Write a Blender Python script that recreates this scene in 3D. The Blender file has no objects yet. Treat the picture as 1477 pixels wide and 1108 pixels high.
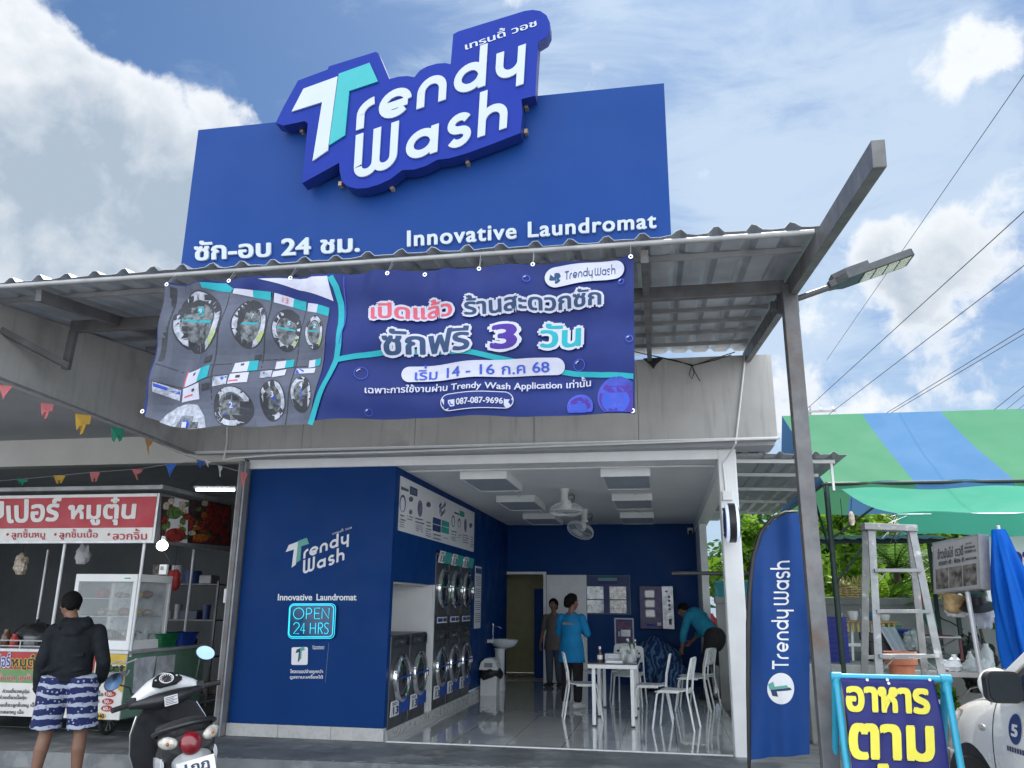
import bpy, bmesh, math, random
from mathutils import Vector, Matrix, noise as mnoise
SC = bpy.context.scene
COL = SC.collection
R = math.radians
rnd = random.Random(7)

# ------------------------------------------------------------------ camera
CAM_LOC = Vector((0.0, 0.0, 1.45))
FPX, CW, CH = 1158.08, 1477.0, 1108.0
PITCH, YAW, ROLL = R(15.3646), R(10.2854), R(0.556)
_fw = Vector((-math.sin(YAW) * math.cos(PITCH), math.cos(YAW) * math.cos(PITCH), math.sin(PITCH)))
_r0 = Vector((math.cos(YAW), math.sin(YAW), 0))
_u0 = _r0.cross(_fw)
_rt = _r0 * math.cos(ROLL) + _u0 * math.sin(ROLL)
_up = -_r0 * math.sin(ROLL) + _u0 * math.cos(ROLL)
cd = bpy.data.cameras.new('camera')
cam = bpy.data.objects.new('camera', cd)
COL.objects.link(cam)
cam.matrix_world = Matrix((( _rt.x, _up.x, -_fw.x, CAM_LOC.x), (_rt.y, _up.y, -_fw.y, CAM_LOC.y), (_rt.z, _up.z, -_fw.z, CAM_LOC.z), (0, 0, 0, 1)))
cd.sensor_fit = 'HORIZONTAL'
cd.sensor_width = 36
cd.lens = 36 * FPX / CW
cd.clip_end = 3000
cd.clip_start = 0.05
SC.camera = cam
SC.view_settings.view_transform = 'Standard'
SC.view_settings.look = 'None'
SC.view_settings.exposure = 0.95
SC.view_settings.gamma = 1.0
SC.cycles.max_bounces = 10
SC.cycles.diffuse_bounces = 6
SC.cycles.glossy_bounces = 4
SC.cycles.transparent_max_bounces = 12

# ------------------------------------------------------------------ sun and sky
SUN_EL, SUN_AZ = R(58), R(10)          # azimuth from +Y towards +X
sun_dir = Vector((math.sin(SUN_AZ) * math.cos(SUN_EL), math.cos(SUN_AZ) * math.cos(SUN_EL), math.sin(SUN_EL)))
sd = bpy.data.lights.new('sun', 'SUN')
sd.energy = 4.0
sd.angle = R(0.5)
sd.color = (1.0, 0.95, 0.87)
sun = bpy.data.objects.new('sun', sd)
COL.objects.link(sun)
sun.rotation_euler = (-sun_dir).to_track_quat('-Z', 'Y').to_euler()
sun.location = (2, 20, 30)


def ray(px, py):
    return (_rt * (px - CW / 2) - _up * (py - CH / 2) + _fw * FPX)


def onY(px, py, Y):
    d = ray(px, py)
    return CAM_LOC + d * ((Y - CAM_LOC.y) / d.y)


def onX(px, py, X):
    d = ray(px, py)
    return CAM_LOC + d * ((X - CAM_LOC.x) / d.x)


def onZ(px, py, Z):
    d = ray(px, py)
    return CAM_LOC + d * ((Z - CAM_LOC.z) / d.z)


def S(r, g, b):
    def f(c):
        c /= 255.0
        return c / 12.92 if c <= 0.04045 else ((c + 0.055) / 1.055) ** 2.4
    return (f(r), f(g), f(b), 1.0)


class NT:
    """tiny node helper"""
    def __init__(s, tree):
        s.t = tree

    def n(s, typ, **kw):
        nd = s.t.nodes.new(typ)
        for k, v in kw.items():
            if k.startswith('i_'):
                key = k[2:]
                key = int(key) if key.isdigit() else key.replace('_', ' ')
                if hasattr(v, 'is_linked') or isinstance(v, bpy.types.NodeSocket):
                    s.t.links.new(v, nd.inputs[key])
                else:
                    nd.inputs[key].default_value = v
            else:
                setattr(nd, k, v)
        return nd

    def m(s, op, a, b=None, c=None, clamp=False):
        nd = s.t.nodes.new('ShaderNodeMath')
        nd.operation = op
        nd.use_clamp = clamp
        for i, v in enumerate((a, b, c)):
            if v is None:
                continue
            if isinstance(v, bpy.types.NodeSocket):
                s.t.links.new(v, nd.inputs[i])
            else:
                nd.inputs[i].default_value = v
        return nd.outputs[0]

    def vm(s, op, a, b=None, out=0):
        nd = s.t.nodes.new('ShaderNodeVectorMath')
        nd.operation = op
        for i, v in enumerate((a, b)):
            if v is None:
                continue
            if isinstance(v, bpy.types.NodeSocket):
                s.t.links.new(v, nd.inputs[i])
            else:
                nd.inputs[i].default_value = v
        return nd.outputs[out]

    def ss(s, v, lo, hi, a=0.0, b=1.0):
        nd = s.t.nodes.new('ShaderNodeMapRange')
        nd.interpolation_type = 'SMOOTHSTEP'
        s.t.links.new(v, nd.inputs[0])
        for i, x in enumerate((lo, hi, a, b)):
            nd.inputs[i + 1].default_value = x
        return nd.outputs[0]

    def mix(s, fac, a, b, typ='MIX'):
        nd = s.t.nodes.new('ShaderNodeMix')
        nd.data_type = 'RGBA'
        nd.blend_type = typ
        for i, v in ((0, fac), (6, a), (7, b)):
            if isinstance(v, bpy.types.NodeSocket):
                s.t.links.new(v, nd.inputs[i])
            else:
                nd.inputs[i].default_value = v
        return nd.outputs[2]

    def noise(s, vec, scale, detail=4, rough=0.5, dist=0.0, out=0):
        nd = s.n('ShaderNodeTexNoise', i_Scale=scale, i_Detail=detail, i_Roughness=rough, i_Distortion=dist)
        if vec is not None:
            s.t.links.new(vec, nd.inputs['Vector'])
        return nd.outputs[out]


world = bpy.data.worlds.new('World')
SC.world = world
world.use_nodes = True


def build_world():
    t = world.node_tree
    t.nodes.clear()
    k = NT(t)
    sky = k.n('ShaderNodeTexSky', sky_type='NISHITA', sun_disc=False, sun_elevation=SUN_EL, sun_rotation=SUN_AZ,
              air_density=1.0, dust_density=1.2, ozone_density=1.6)
    tc = k.n('ShaderNodeTexCoord').outputs['Generated']
    sep = k.n('ShaderNodeSeparateXYZ', i_0=tc)
    x, y, z = sep.outputs
    zc = k.m('ADD', k.m('MAXIMUM', z, 0.0), 0.28)
    uv = k.n('ShaderNodeCombineXYZ', i_0=k.m('DIVIDE', x, zc), i_1=k.m('DIVIDE', y, zc), i_2=0.37).outputs[0]

    def blob(px, py, inner, outer, amt):
        d = ray(px, py).normalized()
        dt = k.vm('DOT_PRODUCT', tc, tuple(d), out=1)
        return k.ss(dt, math.cos(R(outer)), math.cos(R(inner)), 0.0, amt)

    def total(lst):
        s_ = lst[0]
        for q in lst[1:]:
            s_ = k.m('ADD', s_, q)
        return s_
    # cumulus: one fractal in direction space, gathered where the photograph has its banks
    warp = k.vm('ADD', tc, k.vm('MULTIPLY', k.vm('SUBTRACT', k.noise(tc, 9.0, 3, 0.5, out=1), (0.5, 0.5, 0.5)), (0.05, 0.05, 0.05)))
    n1 = k.noise(warp, 6.0, 11, 0.60)
    sh = k.vm('ADD', warp, tuple(Vector((0.35, 0.35, 0.85)).normalized() * 0.035))
    n2 = k.noise(sh, 6.0, 6, 0.56)
    bias = total([blob(30, 330, 5, 15, 0.26), blob(250, 270, 3, 11, 0.20), blob(-60, 120, 3, 9, 0.24), blob(375, 175, 1, 5, 0.20), blob(310, 190, 2, 6, 0.16), blob(130, 200, 2, 7, 0.10),
                  blob(1440, 340, 1, 5, 0.17), blob(1310, 360, 1, 4, 0.12), blob(1170, 380, 2, 6, 0.16), blob(1080, 330, 1, 3, .1), blob(1250, 545, 2, 9, 0.16),
                  blob(1370, 70, 0.5, 4, 0.11), blob(650, -20, 1, 6, 0.12), blob(1000, 265, 0.3, 2, 0.15),
                  blob(300, 30, 4, 12, -0.25), blob(540, 80, 4, 12, -0.2), blob(1050, 230, 5, 16, -0.10)])
    back = k.ss(y, 0.25, -0.35, 0.0, 0.26)         # unseen cloud added behind the camera to fill the shaded facade
    fine = k.m('MULTIPLY_ADD', k.noise(warp, 19.0, 8, 0.62), .22, -.11)
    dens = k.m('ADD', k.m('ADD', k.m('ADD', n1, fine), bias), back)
    al = k.ss(dens, 0.57, 0.69)
    core = k.ss(dens, 0.60, 0.80)
    lit = k.m('MULTIPLY_ADD', k.m('SUBTRACT', n1, n2), 3.0, 0.60)
    lit = k.m('SUBTRACT', lit, total([blob(120, 300, 3, 9, .55), blob(330, 330, 2, 6, .35), blob(1350, 450, 2, 7, .35), blob(60, 230, 1, 4, .2)]), clamp=True)
    # thin high streaks over the right half
    st = k.n('ShaderNodeMapping', i_Vector=tc, i_Scale=(1.6, 3.2, 5.0), i_Rotation=(0.2, 0.5, 0.5)).outputs[0]
    wn = k.noise(st, 2.6, 9, 0.62, 0.6)
    wb = total([blob(1050, 150, 8, 26, 0.17), blob(1330, 380, 6, 22, 0.20), blob(640, 0, 3, 14, .07), blob(900, 300, 4, 16, .06)])
    wisp = k.ss(k.m('ADD', wn, wb), 0.50, 0.92, 0.0, 0.8)
    base = k.n('ShaderNodeVectorMath', operation='SCALE', i_0=sky.outputs[0], i_Scale=SKY_STR).outputs[0]
    base = k.mix(1.0, base, SKY_TINT, 'MULTIPLY')
    hz = k.ss(z, 0.40, 0.02, 0.0, 0.7)
    base = k.mix(hz, base, (0.30, 0.38, 0.47, 1))
    wcol = k.mix(wisp, base, (0.35, 0.42, 0.50, 1))
    shade = k.mix(lit, (0.23, 0.28, 0.34, 1), (0.48, 0.50, 0.52, 1))
    edge = k.mix(core, (0.50, 0.52, 0.545, 1), shade)
    fin = k.mix(al, wcol, edge)
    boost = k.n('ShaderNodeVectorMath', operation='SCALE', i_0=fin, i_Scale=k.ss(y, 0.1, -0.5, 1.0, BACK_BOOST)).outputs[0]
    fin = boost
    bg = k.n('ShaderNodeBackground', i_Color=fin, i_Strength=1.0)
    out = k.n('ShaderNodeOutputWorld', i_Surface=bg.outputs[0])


SKY_STR = 0.05
SKY_TINT = (0.60, 0.84, 1.08, 1)
BACK_BOOST = 3.3  # added gain on the sky out of view, brightens the shaded facade
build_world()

# ------------------------------------------------------------------ materials
def pmat(name, col, rough=0.6, metal=0.0, var=0.12, vs=6.0, bump=0.0, bs=40.0, spec=0.5, coat=0.0, streak=0.0, emit=None, es=1.0, trans=0.0, alpha=1.0, dirt=None, dirt_at=(0.55, 0.75), dirt_s=2.0):
    m = bpy.data.materials.new(name)
    m.use_nodes = True
    t = m.node_tree
    k = NT(t)
    b = t.nodes['Principled BSDF']
    co = k.n('ShaderNodeTexCoord').outputs['Object']
    col = tuple(col[:3]) + (1.0,)
    n = k.noise(co, vs, 6, 0.6)
    lo = tuple(c * (1 - var) for c in col[:3]) + (1,)
    hi = tuple(min(1, c * (1 + var)) for c in col[:3]) + (1,)
    c = k.mix(k.ss(n, 0.3, 0.7), lo, hi)
    if streak:
        sv = k.n('ShaderNodeMapping', i_Vector=co, i_Scale=(9, 9, 0.7)).outputs[0]
        c = k.mix(k.ss(k.noise(sv, 1.5, 5, 0.6), 0.5, 0.75, 0, streak), c, tuple(q * 0.55 for q in col[:3]) + (1,))
    if dirt:
        c = k.mix(k.ss(k.noise(co, dirt_s, 8, 0.65), *dirt_at), c, tuple(dirt[:3]) + (1,))
    t.links.new(c, b.inputs['Base Color'])
    t.links.new(k.ss(k.noise(co, vs * 2.3, 4, 0.6), 0.3, 0.7, max(0.02, rough - 0.08), min(1, rough + 0.08)), b.inputs['Roughness'])
    b.inputs['Metallic'].default_value = metal
    b.inputs['Specular IOR Level'].default_value = spec
    b.inputs['Coat Weight'].default_value = coat
    b.inputs['Transmission Weight'].default_value = trans
    b.inputs['Alpha'].default_value = alpha
    if bump:
        bn = k.n('ShaderNodeBump', i_Strength=bump, i_Distance=0.01, i_Height=k.noise(co, bs, 5, 0.6))
        t.links.new(bn.outputs[0], b.inputs['Normal'])
    if emit:
        b.inputs['Emission Color'].default_value = tuple(emit[:3]) + (1,)
        b.inputs['Emission Strength'].default_value = es
    return m


def tarp_mat(name, col, tl=0.45, rough=0.55, var=0.1, vs=3.0):
    """woven sheet that lets light through"""
    m = pmat(name, col, rough, 0, var, vs, 0.06, 25, spec=.15)
    t = m.node_tree
    k = NT(t)
    b = t.nodes['Principled BSDF']
    o = [n for n in t.nodes if n.type == 'OUTPUT_MATERIAL'][0]
    tr = k.n('ShaderNodeBsdfTranslucent', i_Color=tuple(min(1, c * 1.1) for c in col[:3]) + (1,))
    mx = k.n('ShaderNodeMixShader', i_0=tl, i_1=b.outputs[0], i_2=tr.outputs[0])
    t.links.new(mx.outputs[0], o.inputs[0])
    return m


M = {}
def mk(name, *a, **kw):
    M[name] = pmat(name, *a, **kw)
    return M[name]


mk('white_paint', (0.78, 0.79, 0.79), 0.45, var=0.04, vs=3, bump=0.05)
mk('white_wall', (0.74, 0.75, 0.75), 0.7, var=0.05, vs=2, bump=0.08, streak=0.08)
mk('ceiling_paint', (0.78, 0.79, 0.80), 0.8, var=0.03, vs=2)
mk('fascia', (0.43, 0.42, 0.405), 0.75, var=0.08, vs=1.5, bump=0.12, bs=20, streak=0.45, dirt=(.33, .32, .30), dirt_at=(.56, .68), dirt_s=1.1)
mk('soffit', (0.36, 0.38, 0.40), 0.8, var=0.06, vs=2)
mk('wall_blue', (0.0015, 0.036, 0.165), 0.5, spec=.12, var=0.05, vs=1.2, bump=0.04, bs=14)
mk('wall_blue_back', (0.002, 0.044, 0.18), 0.5, spec=.15, var=0.05, vs=1.2)
mk('board_blue', (0.006, 0.041, 0.19), 0.5, spec=.15, var=0.05, vs=0.8, streak=0.03)
mk('logo_blue', (0.006, 0.024, 0.235), 0.45, spec=.15, var=0.03, vs=2)
mk('casing_blue', (0.008, 0.022, 0.16), 0.4, var=0.05)
mk('letter_white', (0.41, 0.46, 0.54), 0.4, var=0.02)
mk('letter_bright', (0.74, 0.75, 0.77), 0.5, spec=.2, var=0.02)
mk('letter_teal', (0.008, 0.31, 0.33), 0.4, var=0.02)
mk('tile_grey', (0.46, 0.46, 0.45), 0.3, var=0.06)
mk('trim_white', (0.75, 0.76, 0.76), 0.4, var=0.04)
mk('metal_sheet', (0.40, 0.43, 0.47), 0.45, 0.3, 0.14, 3.0, streak=0.1)
mk('steel_dark', (0.135, 0.135, 0.14), 0.5, 0.3, 0.2, 5, bump=0.1, dirt=(0.12, 0.075, 0.05), dirt_at=(0.5, 0.8), dirt_s=4)
mk('steel_grey', (0.28, 0.285, 0.29), 0.5, 0.3, 0.15, 5)
mk('galv', (0.45, 0.46, 0.47), 0.4, 0.7, 0.12, 8)
mk('chrome', (0.75, 0.76, 0.78), 0.15, 1.0, 0.03)
mk('black_plastic', (0.018, 0.019, 0.021), 0.45, var=0.15)
mk('rubber', (0.02, 0.02, 0.02), 0.8, var=0.2, bump=0.1)
mk('pvc_white', (0.72, 0.73, 0.72), 0.4, var=0.05)
mk('cable', (0.015, 0.015, 0.016), 0.6)
mk('dark_concrete', (0.15, 0.16, 0.17), 0.6, var=0.25, vs=2.5, bump=0.2, bs=30, dirt=(0.26, 0.265, 0.27), dirt_at=(.5, .62), dirt_s=2.2)
mk('concrete', (0.30, 0.30, 0.29), 0.85, var=0.2, vs=2, bump=0.25, bs=25, streak=0.25)
mk('asphalt', (0.25, 0.25, 0.25), 0.85, var=0.25, vs=5, bump=0.4, bs=120, dirt=(0.32, 0.31, 0.29), dirt_s=0.8)
mk('wood', (0.33, 0.20, 0.09), 0.6, var=0.25, vs=6)


def floor_tile_mat():
    m = bpy.data.materials.new('polished_tile')
    m.use_nodes = True
    t = m.node_tree
    k = NT(t)
    b = t.nodes['Principled BSDF']
    co = k.n('ShaderNodeTexCoord').outputs['Object']
    br = k.n('ShaderNodeTexBrick', offset=0.0, i_Scale=1.0, i_Mortar_Size=0.004, i_Brick_Width=0.6, i_Row_Height=0.6)
    t.links.new(co, br.inputs['Vector'])
    n = k.noise(co, 1.5, 8, 0.6)
    c = k.mix(k.ss(n, 0.3, 0.7), (0.58, 0.59, 0.60, 1), (0.68, 0.69, 0.70, 1))
    c = k.mix(br.outputs['Fac'], c, (0.22, 0.22, 0.22, 1))
    t.links.new(c, b.inputs['Base Color'])
    t.links.new(k.ss(k.noise(co, 5, 4, 0.6), 0.3, 0.7, 0.03, 0.09), b.inputs['Roughness'])
    b.inputs['Specular IOR Level'].default_value = 0.8
    b.inputs['Coat Weight'].default_value = 0.5
    b.inputs['Coat Roughness'].default_value = 0.03
    return m


M['floor_tile'] = floor_tile_mat()


# ------------------------------------------------------------------ mesh helpers
def wm(o):
    m = o.matrix_basis.copy()
    while o.parent:
        o = o.parent
        m = o.matrix_basis @ m
    return m


class MB:
    def __init__(s):
        s.v, s.f, s.mi, s.mats = [], [], [], []

    def ix(s, mat):
        if isinstance(mat, str):
            mat = M[mat]
        if mat not in s.mats:
            s.mats.append(mat)
        return s.mats.index(mat)

    def add(s, vs, fs, mat):
        o = len(s.v)
        i = s.ix(mat)
        s.v.extend(Vector(v) for v in vs)
        for f in fs:
            s.f.append(tuple(o + q for q in f))
            s.mi.append(i)
        return s

    def box(s, x0, x1, y0, y1, z0, z1, mat):
        vs = [(x, y, z) for z in (z0, z1) for y in (y0, y1) for x in (x0, x1)]
        return s.add(vs, [(0, 2, 3, 1), (4, 5, 7, 6), (0, 1, 5, 4), (2, 6, 7, 3), (0, 4, 6, 2), (1, 3, 7, 5)], mat)

    def bar(s, p, q, w, h, mat, up=(0, 0, 1)):
        p, q = Vector(p), Vector(q)
        d = (q - p).normalized()
        up = Vector(up)
        if abs(d.dot(up)) > 0.98:
            up = Vector((0, 1, 0))
        sx = d.cross(up).normalized() * (w / 2)
        sy = sx.cross(d).normalized() * (h / 2)
        vs = [e + a * sx + b * sy for e in (p, q) for a, b in ((-1, -1), (1, -1), (1, 1), (-1, 1))]
        return s.add(vs, [(3, 2, 1, 0), (4, 5, 6, 7), (0, 1, 5, 4), (1, 2, 6, 5), (2, 3, 7, 6), (3, 0, 4, 7)], mat)

    def tube(s, pts, r, mat, n=8, closed=False, caps=True):
        pts = [Vector(p) for p in pts]
        N = len(pts)
        rs = r if isinstance(r, (list, tuple)) else [r] * N
        vs, fs = [], []
        prev = None
        for i, p in enumerate(pts):
            if closed:
                d = (pts[(i + 1) % N] - pts[i - 1]).normalized()
            else:
                d = (pts[min(i + 1, N - 1)] - pts[max(i - 1, 0)]).normalized()
            if prev is None:
                a = d.cross(Vector((0, 0, 1)))
                if a.length < 0.1:
                    a = d.cross(Vector((0, 1, 0)))
                a.normalize()
            else:
                a = (prev - d * prev.dot(d)).normalized()
            prev = a
            b = d.cross(a)
            for j in range(n):
                t = 2 * math.pi * j / n
                vs.append(p + (a * math.cos(t) + b * math.sin(t)) * rs[i])
        for i in range(N if closed else N - 1):
            i2 = (i + 1) % N
            for j in range(n):
                j2 = (j + 1) % n
                fs.append((i * n + j, i * n + j2, i2 * n + j2, i2 * n + j))
        if caps and not closed:
            fs.append(tuple(range(n - 1, -1, -1)))
            fs.append(tuple((N - 1) * n + j for j in range(n)))
        return s.add(vs, fs, mat)

    def lathe(s, prof, c, mat, n=24, ax=None, ay=None, az=None, sx=1.0, sy=1.0):
        """prof: (radius, height) along az from c"""
        c = Vector(c)
        az = Vector(az or (0, 0, 1)).normalized()
        if ax is None:
            ax = az.cross(Vector((0, 1, 0)))
            if ax.length < 0.1:
                ax = az.cross(Vector((1, 0, 0)))
        ax = Vector(ax).normalized()
        ay = az.cross(ax)
        vs, fs = [], []
        for r_, h in prof:
            for j in range(n):
                t = 2 * math.pi * j / n
                vs.append(c + az * h + ax * (math.cos(t) * r_ * sx) + ay * (math.sin(t) * r_ * sy))
        for i in range(len(prof) - 1):
            for j in range(n):
                j2 = (j + 1) % n
                fs.append((i * n + j, i * n + j2, (i + 1) * n + j2, (i + 1) * n + j))
        if prof[0][0] > 1e-5:
            fs.append(tuple(range(n - 1, -1, -1)))
        if prof[-1][0] > 1e-5:
            fs.append(tuple((len(prof) - 1) * n + j for j in range(n)))
        return s.add(vs, fs, mat)

    def ball(s, c, r, mat, n=14, m=9, **kw):
        rx, ry, rz = r if isinstance(r, (tuple, list)) else (r, r, r)
        prof = [(max(1e-6, math.sin(math.pi * i / m)), -math.cos(math.pi * i / m) * rz) for i in range(m + 1)]
        return s.lathe(prof, c, mat, n, ax=kw.get('ax', (1, 0, 0)), az=kw.get('az'), sx=rx, sy=ry)

    def prism(s, poly, off, mat, side=None):
        """poly: world points of the front face; off: vector to the back face"""
        poly = [Vector(p) for p in poly]
        off = Vector(off)
        n = len(poly)
        side = side or mat
        s.add(poly, [tuple(range(n))], mat)
        s.add([p + off for p in poly], [tuple(range(n - 1, -1, -1))], side)
        s.add(poly + [p + off for p in poly], [(i, (i + 1) % n, n + (i + 1) % n, n + i) for i in range(n)], side)
        return s

    def flat(s, poly, mat):
        return s.add(poly, [tuple(range(len(poly)))], mat)

    def grid(s, fn, nu, nv, mat, cu=False):
        vs = [fn(i / nu, j / nv) for j in range(nv + 1) for i in range(nu + 1)]
        w = nu + 1
        return s.add(vs, [(j * w + i, j * w + i + 1, (j + 1) * w + i + 1, (j + 1) * w + i) for j in range(nv) for i in range(nu)], mat)

    def build(s, name, parent=None, smooth=None, bevel=0.0, kind=None, local=False, thick=0.0, subsurf=0, cut=None, **tags):
        vs = s.v
        loc = Vector((0, 0, 0))
        if parent is not None:
            if not local:
                inv = wm(parent).inverted()
                vs = [inv @ v for v in vs]
        elif not local:
            mn = Vector((min(v.x for v in vs), min(v.y for v in vs), min(v.z for v in vs)))
            mx = Vector((max(v.x for v in vs), max(v.y for v in vs), max(v.z for v in vs)))
            loc = Vector(((mn.x + mx.x) / 2, (mn.y + mx.y) / 2, mn.z))
            vs = [v - loc for v in vs]
        me = bpy.data.meshes.new(name)
        me.from_pydata([tuple(v) for v in vs], [], s.f)
        for m_ in s.mats:
            me.materials.append(m_)
        me.polygons.foreach_set('material_index', s.mi)
        if cut:
            bm = bmesh.new()
            bm.from_mesh(me)
            cut(bm)
            bm.to_mesh(me)
            bm.free()
        if smooth is not None:
            me.shade_smooth()
            me.set_sharp_from_angle(angle=R(smooth))
        me.update()
        o = bpy.data.objects.new(name, me)
        COL.objects.link(o)
        o.location = loc
        if parent is not None:
            o.parent = parent
        if thick:
            md = o.modifiers.new('thickness', 'SOLIDIFY')
            md.thickness = thick
            md.offset = 0
        if subsurf:
            md = o.modifiers.new('smooth', 'SUBSURF')
            md.levels = md.render_levels = subsurf
        if bevel:
            md = o.modifiers.new('bevel', 'BEVEL')
            md.width = bevel
            md.segments = 2
            md.limit_method = 'ANGLE'
            md.angle_limit = R(40)
        if kind:
            o['kind'] = kind
        for kk, vv in tags.items():
            o[kk] = vv
        return o


def thing(name, label, cat, loc=(0, 0, 0), rz=0.0, group=None):
    o = bpy.data.objects.new(name, None)
    COL.objects.link(o)
    o.empty_display_size = 0.2
    o.location = loc
    o.rotation_euler = (0, 0, rz)
    o['label'] = label
    o['category'] = cat
    if group:
        o['group'] = group
    return o


def tag(o, label, cat, group=None):
    o['label'] = label
    o['category'] = cat
    if group:
        o['group'] = group
    return o


def dup(root, loc, rz=0.0, label=None, group=None, scale=None):
    def cp(o, par):
        c = o.copy()
        COL.objects.link(c)
        c.parent = par
        for ch in list(o.children):
            cp(ch, c)
        return c
    r_ = cp(root, None)
    r_.location = loc
    r_.rotation_euler = (0, 0, rz)
    if scale:
        r_.scale = scale
    if label:
        r_['label'] = label
    if group:
        r_['group'] = group
    return r_


# ------------------------------------------------------------------ lettering
_gl = {}
def _mesh_of(body):
    c = bpy.data.curves.new('lettering_source', 'FONT')
    c.body = body
    c.size = 1
    c.resolution_u = 4
    o = bpy.data.objects.new('lettering_source', c)
    me = bpy.data.meshes.new_from_object(o)
    bpy.data.objects.remove(o)
    bpy.data.curves.remove(c)
    return me


def glyph(ch):
    if ch in _gl:
        return _gl[ch]
    def mxx(s_):
        me = _mesh_of(s_)
        v = max((q.co.x for q in me.vertices), default=0)
        bpy.data.meshes.remove(me)
        return v
    if ch == ' ':
        r_ = ([], [], 0.3)
    elif ch == '\u0e2b':                 # this letter's outline crosses itself in the default font: drawn as strokes
        vs, fs, lv = [], [], []
        for i_, pth in enumerate(([(.135, .0), (.135, .46)], arc(.085, .475, .055, .055, 0, 360, 16), [(.135, .06), (.19, .17), (.27, .30), (.35, .42)], arc(.41, .475, .055, .055, 0, 360, 16), [(.29, .33), (.38, .31), (.44, .24), (.45, .15), (.45, .0)])):
            L, Q = ribbon(pth, .068)
            n_ = len(L)
            o_ = len(vs)
            vs += L + Q
            lv += [i_] * (2 * n_)
            fs += [(o_ + i, o_ + n_ + i, o_ + n_ + i + 1, o_ + i + 1) for i in range(n_ - 1)]
        r_ = (vs, fs, .56, lv)
    else:
        me = _mesh_of(ch)
        vs = [(v.co.x, v.co.y) for v in me.vertices]
        fs = [tuple(p.vertices) for p in me.polygons]
        bpy.data.meshes.remove(me)
        adv = mxx(ch + 'H') - mxx('H')
        # islands of faces, each to sit on its own level
        par = list(range(len(vs)))
        def find(a):
            while par[a] != a:
                par[a] = par[par[a]]
                a = par[a]
            return a
        for f in fs:
            for q in f[1:]:
                par[find(q)] = find(f[0])
        ids = {}
        lv = [ids.setdefault(find(i), len(ids)) % 4 for i in range(len(vs))]
        r_ = (vs, fs, adv, lv)
    _gl[ch] = r_
    return r_


UP_V = '\u0e31\u0e34\u0e35\u0e36\u0e37\u0e47'
TONE = '\u0e48\u0e49\u0e4a\u0e4b\u0e4c'


def layout(s, track=0.0):
    """-> verts (x, y, level), faces"""
    V, F = [], []
    x = 0.0
    prev = ''
    for ch in s:
        g = glyph(ch)
        dy = 0.0
        if ch in TONE and prev in UP_V:
            dy = 0.2
        if g[0]:
            o = len(V)
            mark = 4 if (ch in TONE or ch in UP_V or ch in '\u0e38\u0e39') else 0
            for (a, b), l in zip(g[0], g[3]):
                V.append((x + a, b + dy, l + mark))
            F.extend(tuple(o + q for q in f) for f in g[1])
        if g[2] > 0.01:
            x += g[2] + track
        prev = ch
    return V, F


DIR8 = [(math.cos(a * math.pi / 4), math.sin(a * math.pi / 4)) for a in range(8)]


def text(mb, s, quad, mat, onP, nrm, d0=0.002, bold=0.0, halo=0.0, halo_mat=None, step=0.00025, shear=0.0, track=0.0, depth=0.0):
    """flat or raised lettering that fills a picture-measured quad (bl, br, tr, tl), carried onto a surface by onP(px, py) and lifted along nrm"""
    V, F = layout(s, track)
    x0, x1 = min(v[0] for v in V), max(v[0] for v in V)
    y0, y1 = min(v[1] for v in V), max(v[1] for v in V)
    bl, br, tr, tl = [Vector((q[0], q[1], 0)) for q in quad]
    nrm = Vector(nrm).normalized()

    def pt(x, y, lift):
        u, v = (x - x0) / (x1 - x0), (y - y0) / (y1 - y0)
        u += shear * v
        p = bl.lerp(br, u).lerp(tl.lerp(tr, u), v)
        return onP(p.x, p.y) + nrm * lift
    def put(dx, dy, lift, mt):
        mb.add([pt(a + dx, b + dy, lift + l * step) for a, b, l in V], F, mt)
        if depth:
            # raised letter: side walls along boundary edges
            cnt = {}
            for f in F:
                for a, b in zip(f, f[1:] + f[:1]):
                    kk = (min(a, b), max(a, b))
                    cnt[kk] = cnt.get(kk, 0) + 1
            vs, fs = [], []
            for (a, b), c in cnt.items():
                if c == 1:
                    o = len(vs)
                    for q in (a, b):
                        vs.append(pt(V[q][0] + dx, V[q][1] + dy, lift + V[q][2] * step))
                    for q in (b, a):
                        vs.append(pt(V[q][0] + dx, V[q][1] + dy, lift - depth))
                    fs.append((o, o + 1, o + 2, o + 3))
            mb.add(vs, fs, mt)
    lift = d0
    if halo:
        for i, (cx, cy) in enumerate(DIR8):
            put(cx * halo, cy * halo, lift, halo_mat)
            lift += step * 0.7
        lift += step * 6
    if bold:
        for cx, cy in DIR8[1::2] + DIR8[0::4]:
            put(cx * bold, cy * bold, lift, mat)
            lift += step
    else:
        put(0, 0, lift, mat)


def arc(cx, cy, rx, ry, a0, a1, n=10):
    return [(cx + rx * math.cos(R(a0 + (a1 - a0) * i / n)), cy + ry * math.sin(R(a0 + (a1 - a0) * i / n))) for i in range(n + 1)]


def ribbon(path, w):
    """closed outline polygons (quads) of a stroked path"""
    L, Rr = [], []
    N = len(path)
    for i, p in enumerate(path):
        a = path[max(0, i - 1)]
        b = path[min(N - 1, i + 1)]
        dx, dy = b[0] - a[0], b[1] - a[1]
        l = math.hypot(dx, dy) or 1
        nx, ny = -dy / l * w / 2, dx / l * w / 2
        L.append((p[0] + nx, p[1] + ny))
        Rr.append((p[0] - nx, p[1] - ny))
    return L, Rr


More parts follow.
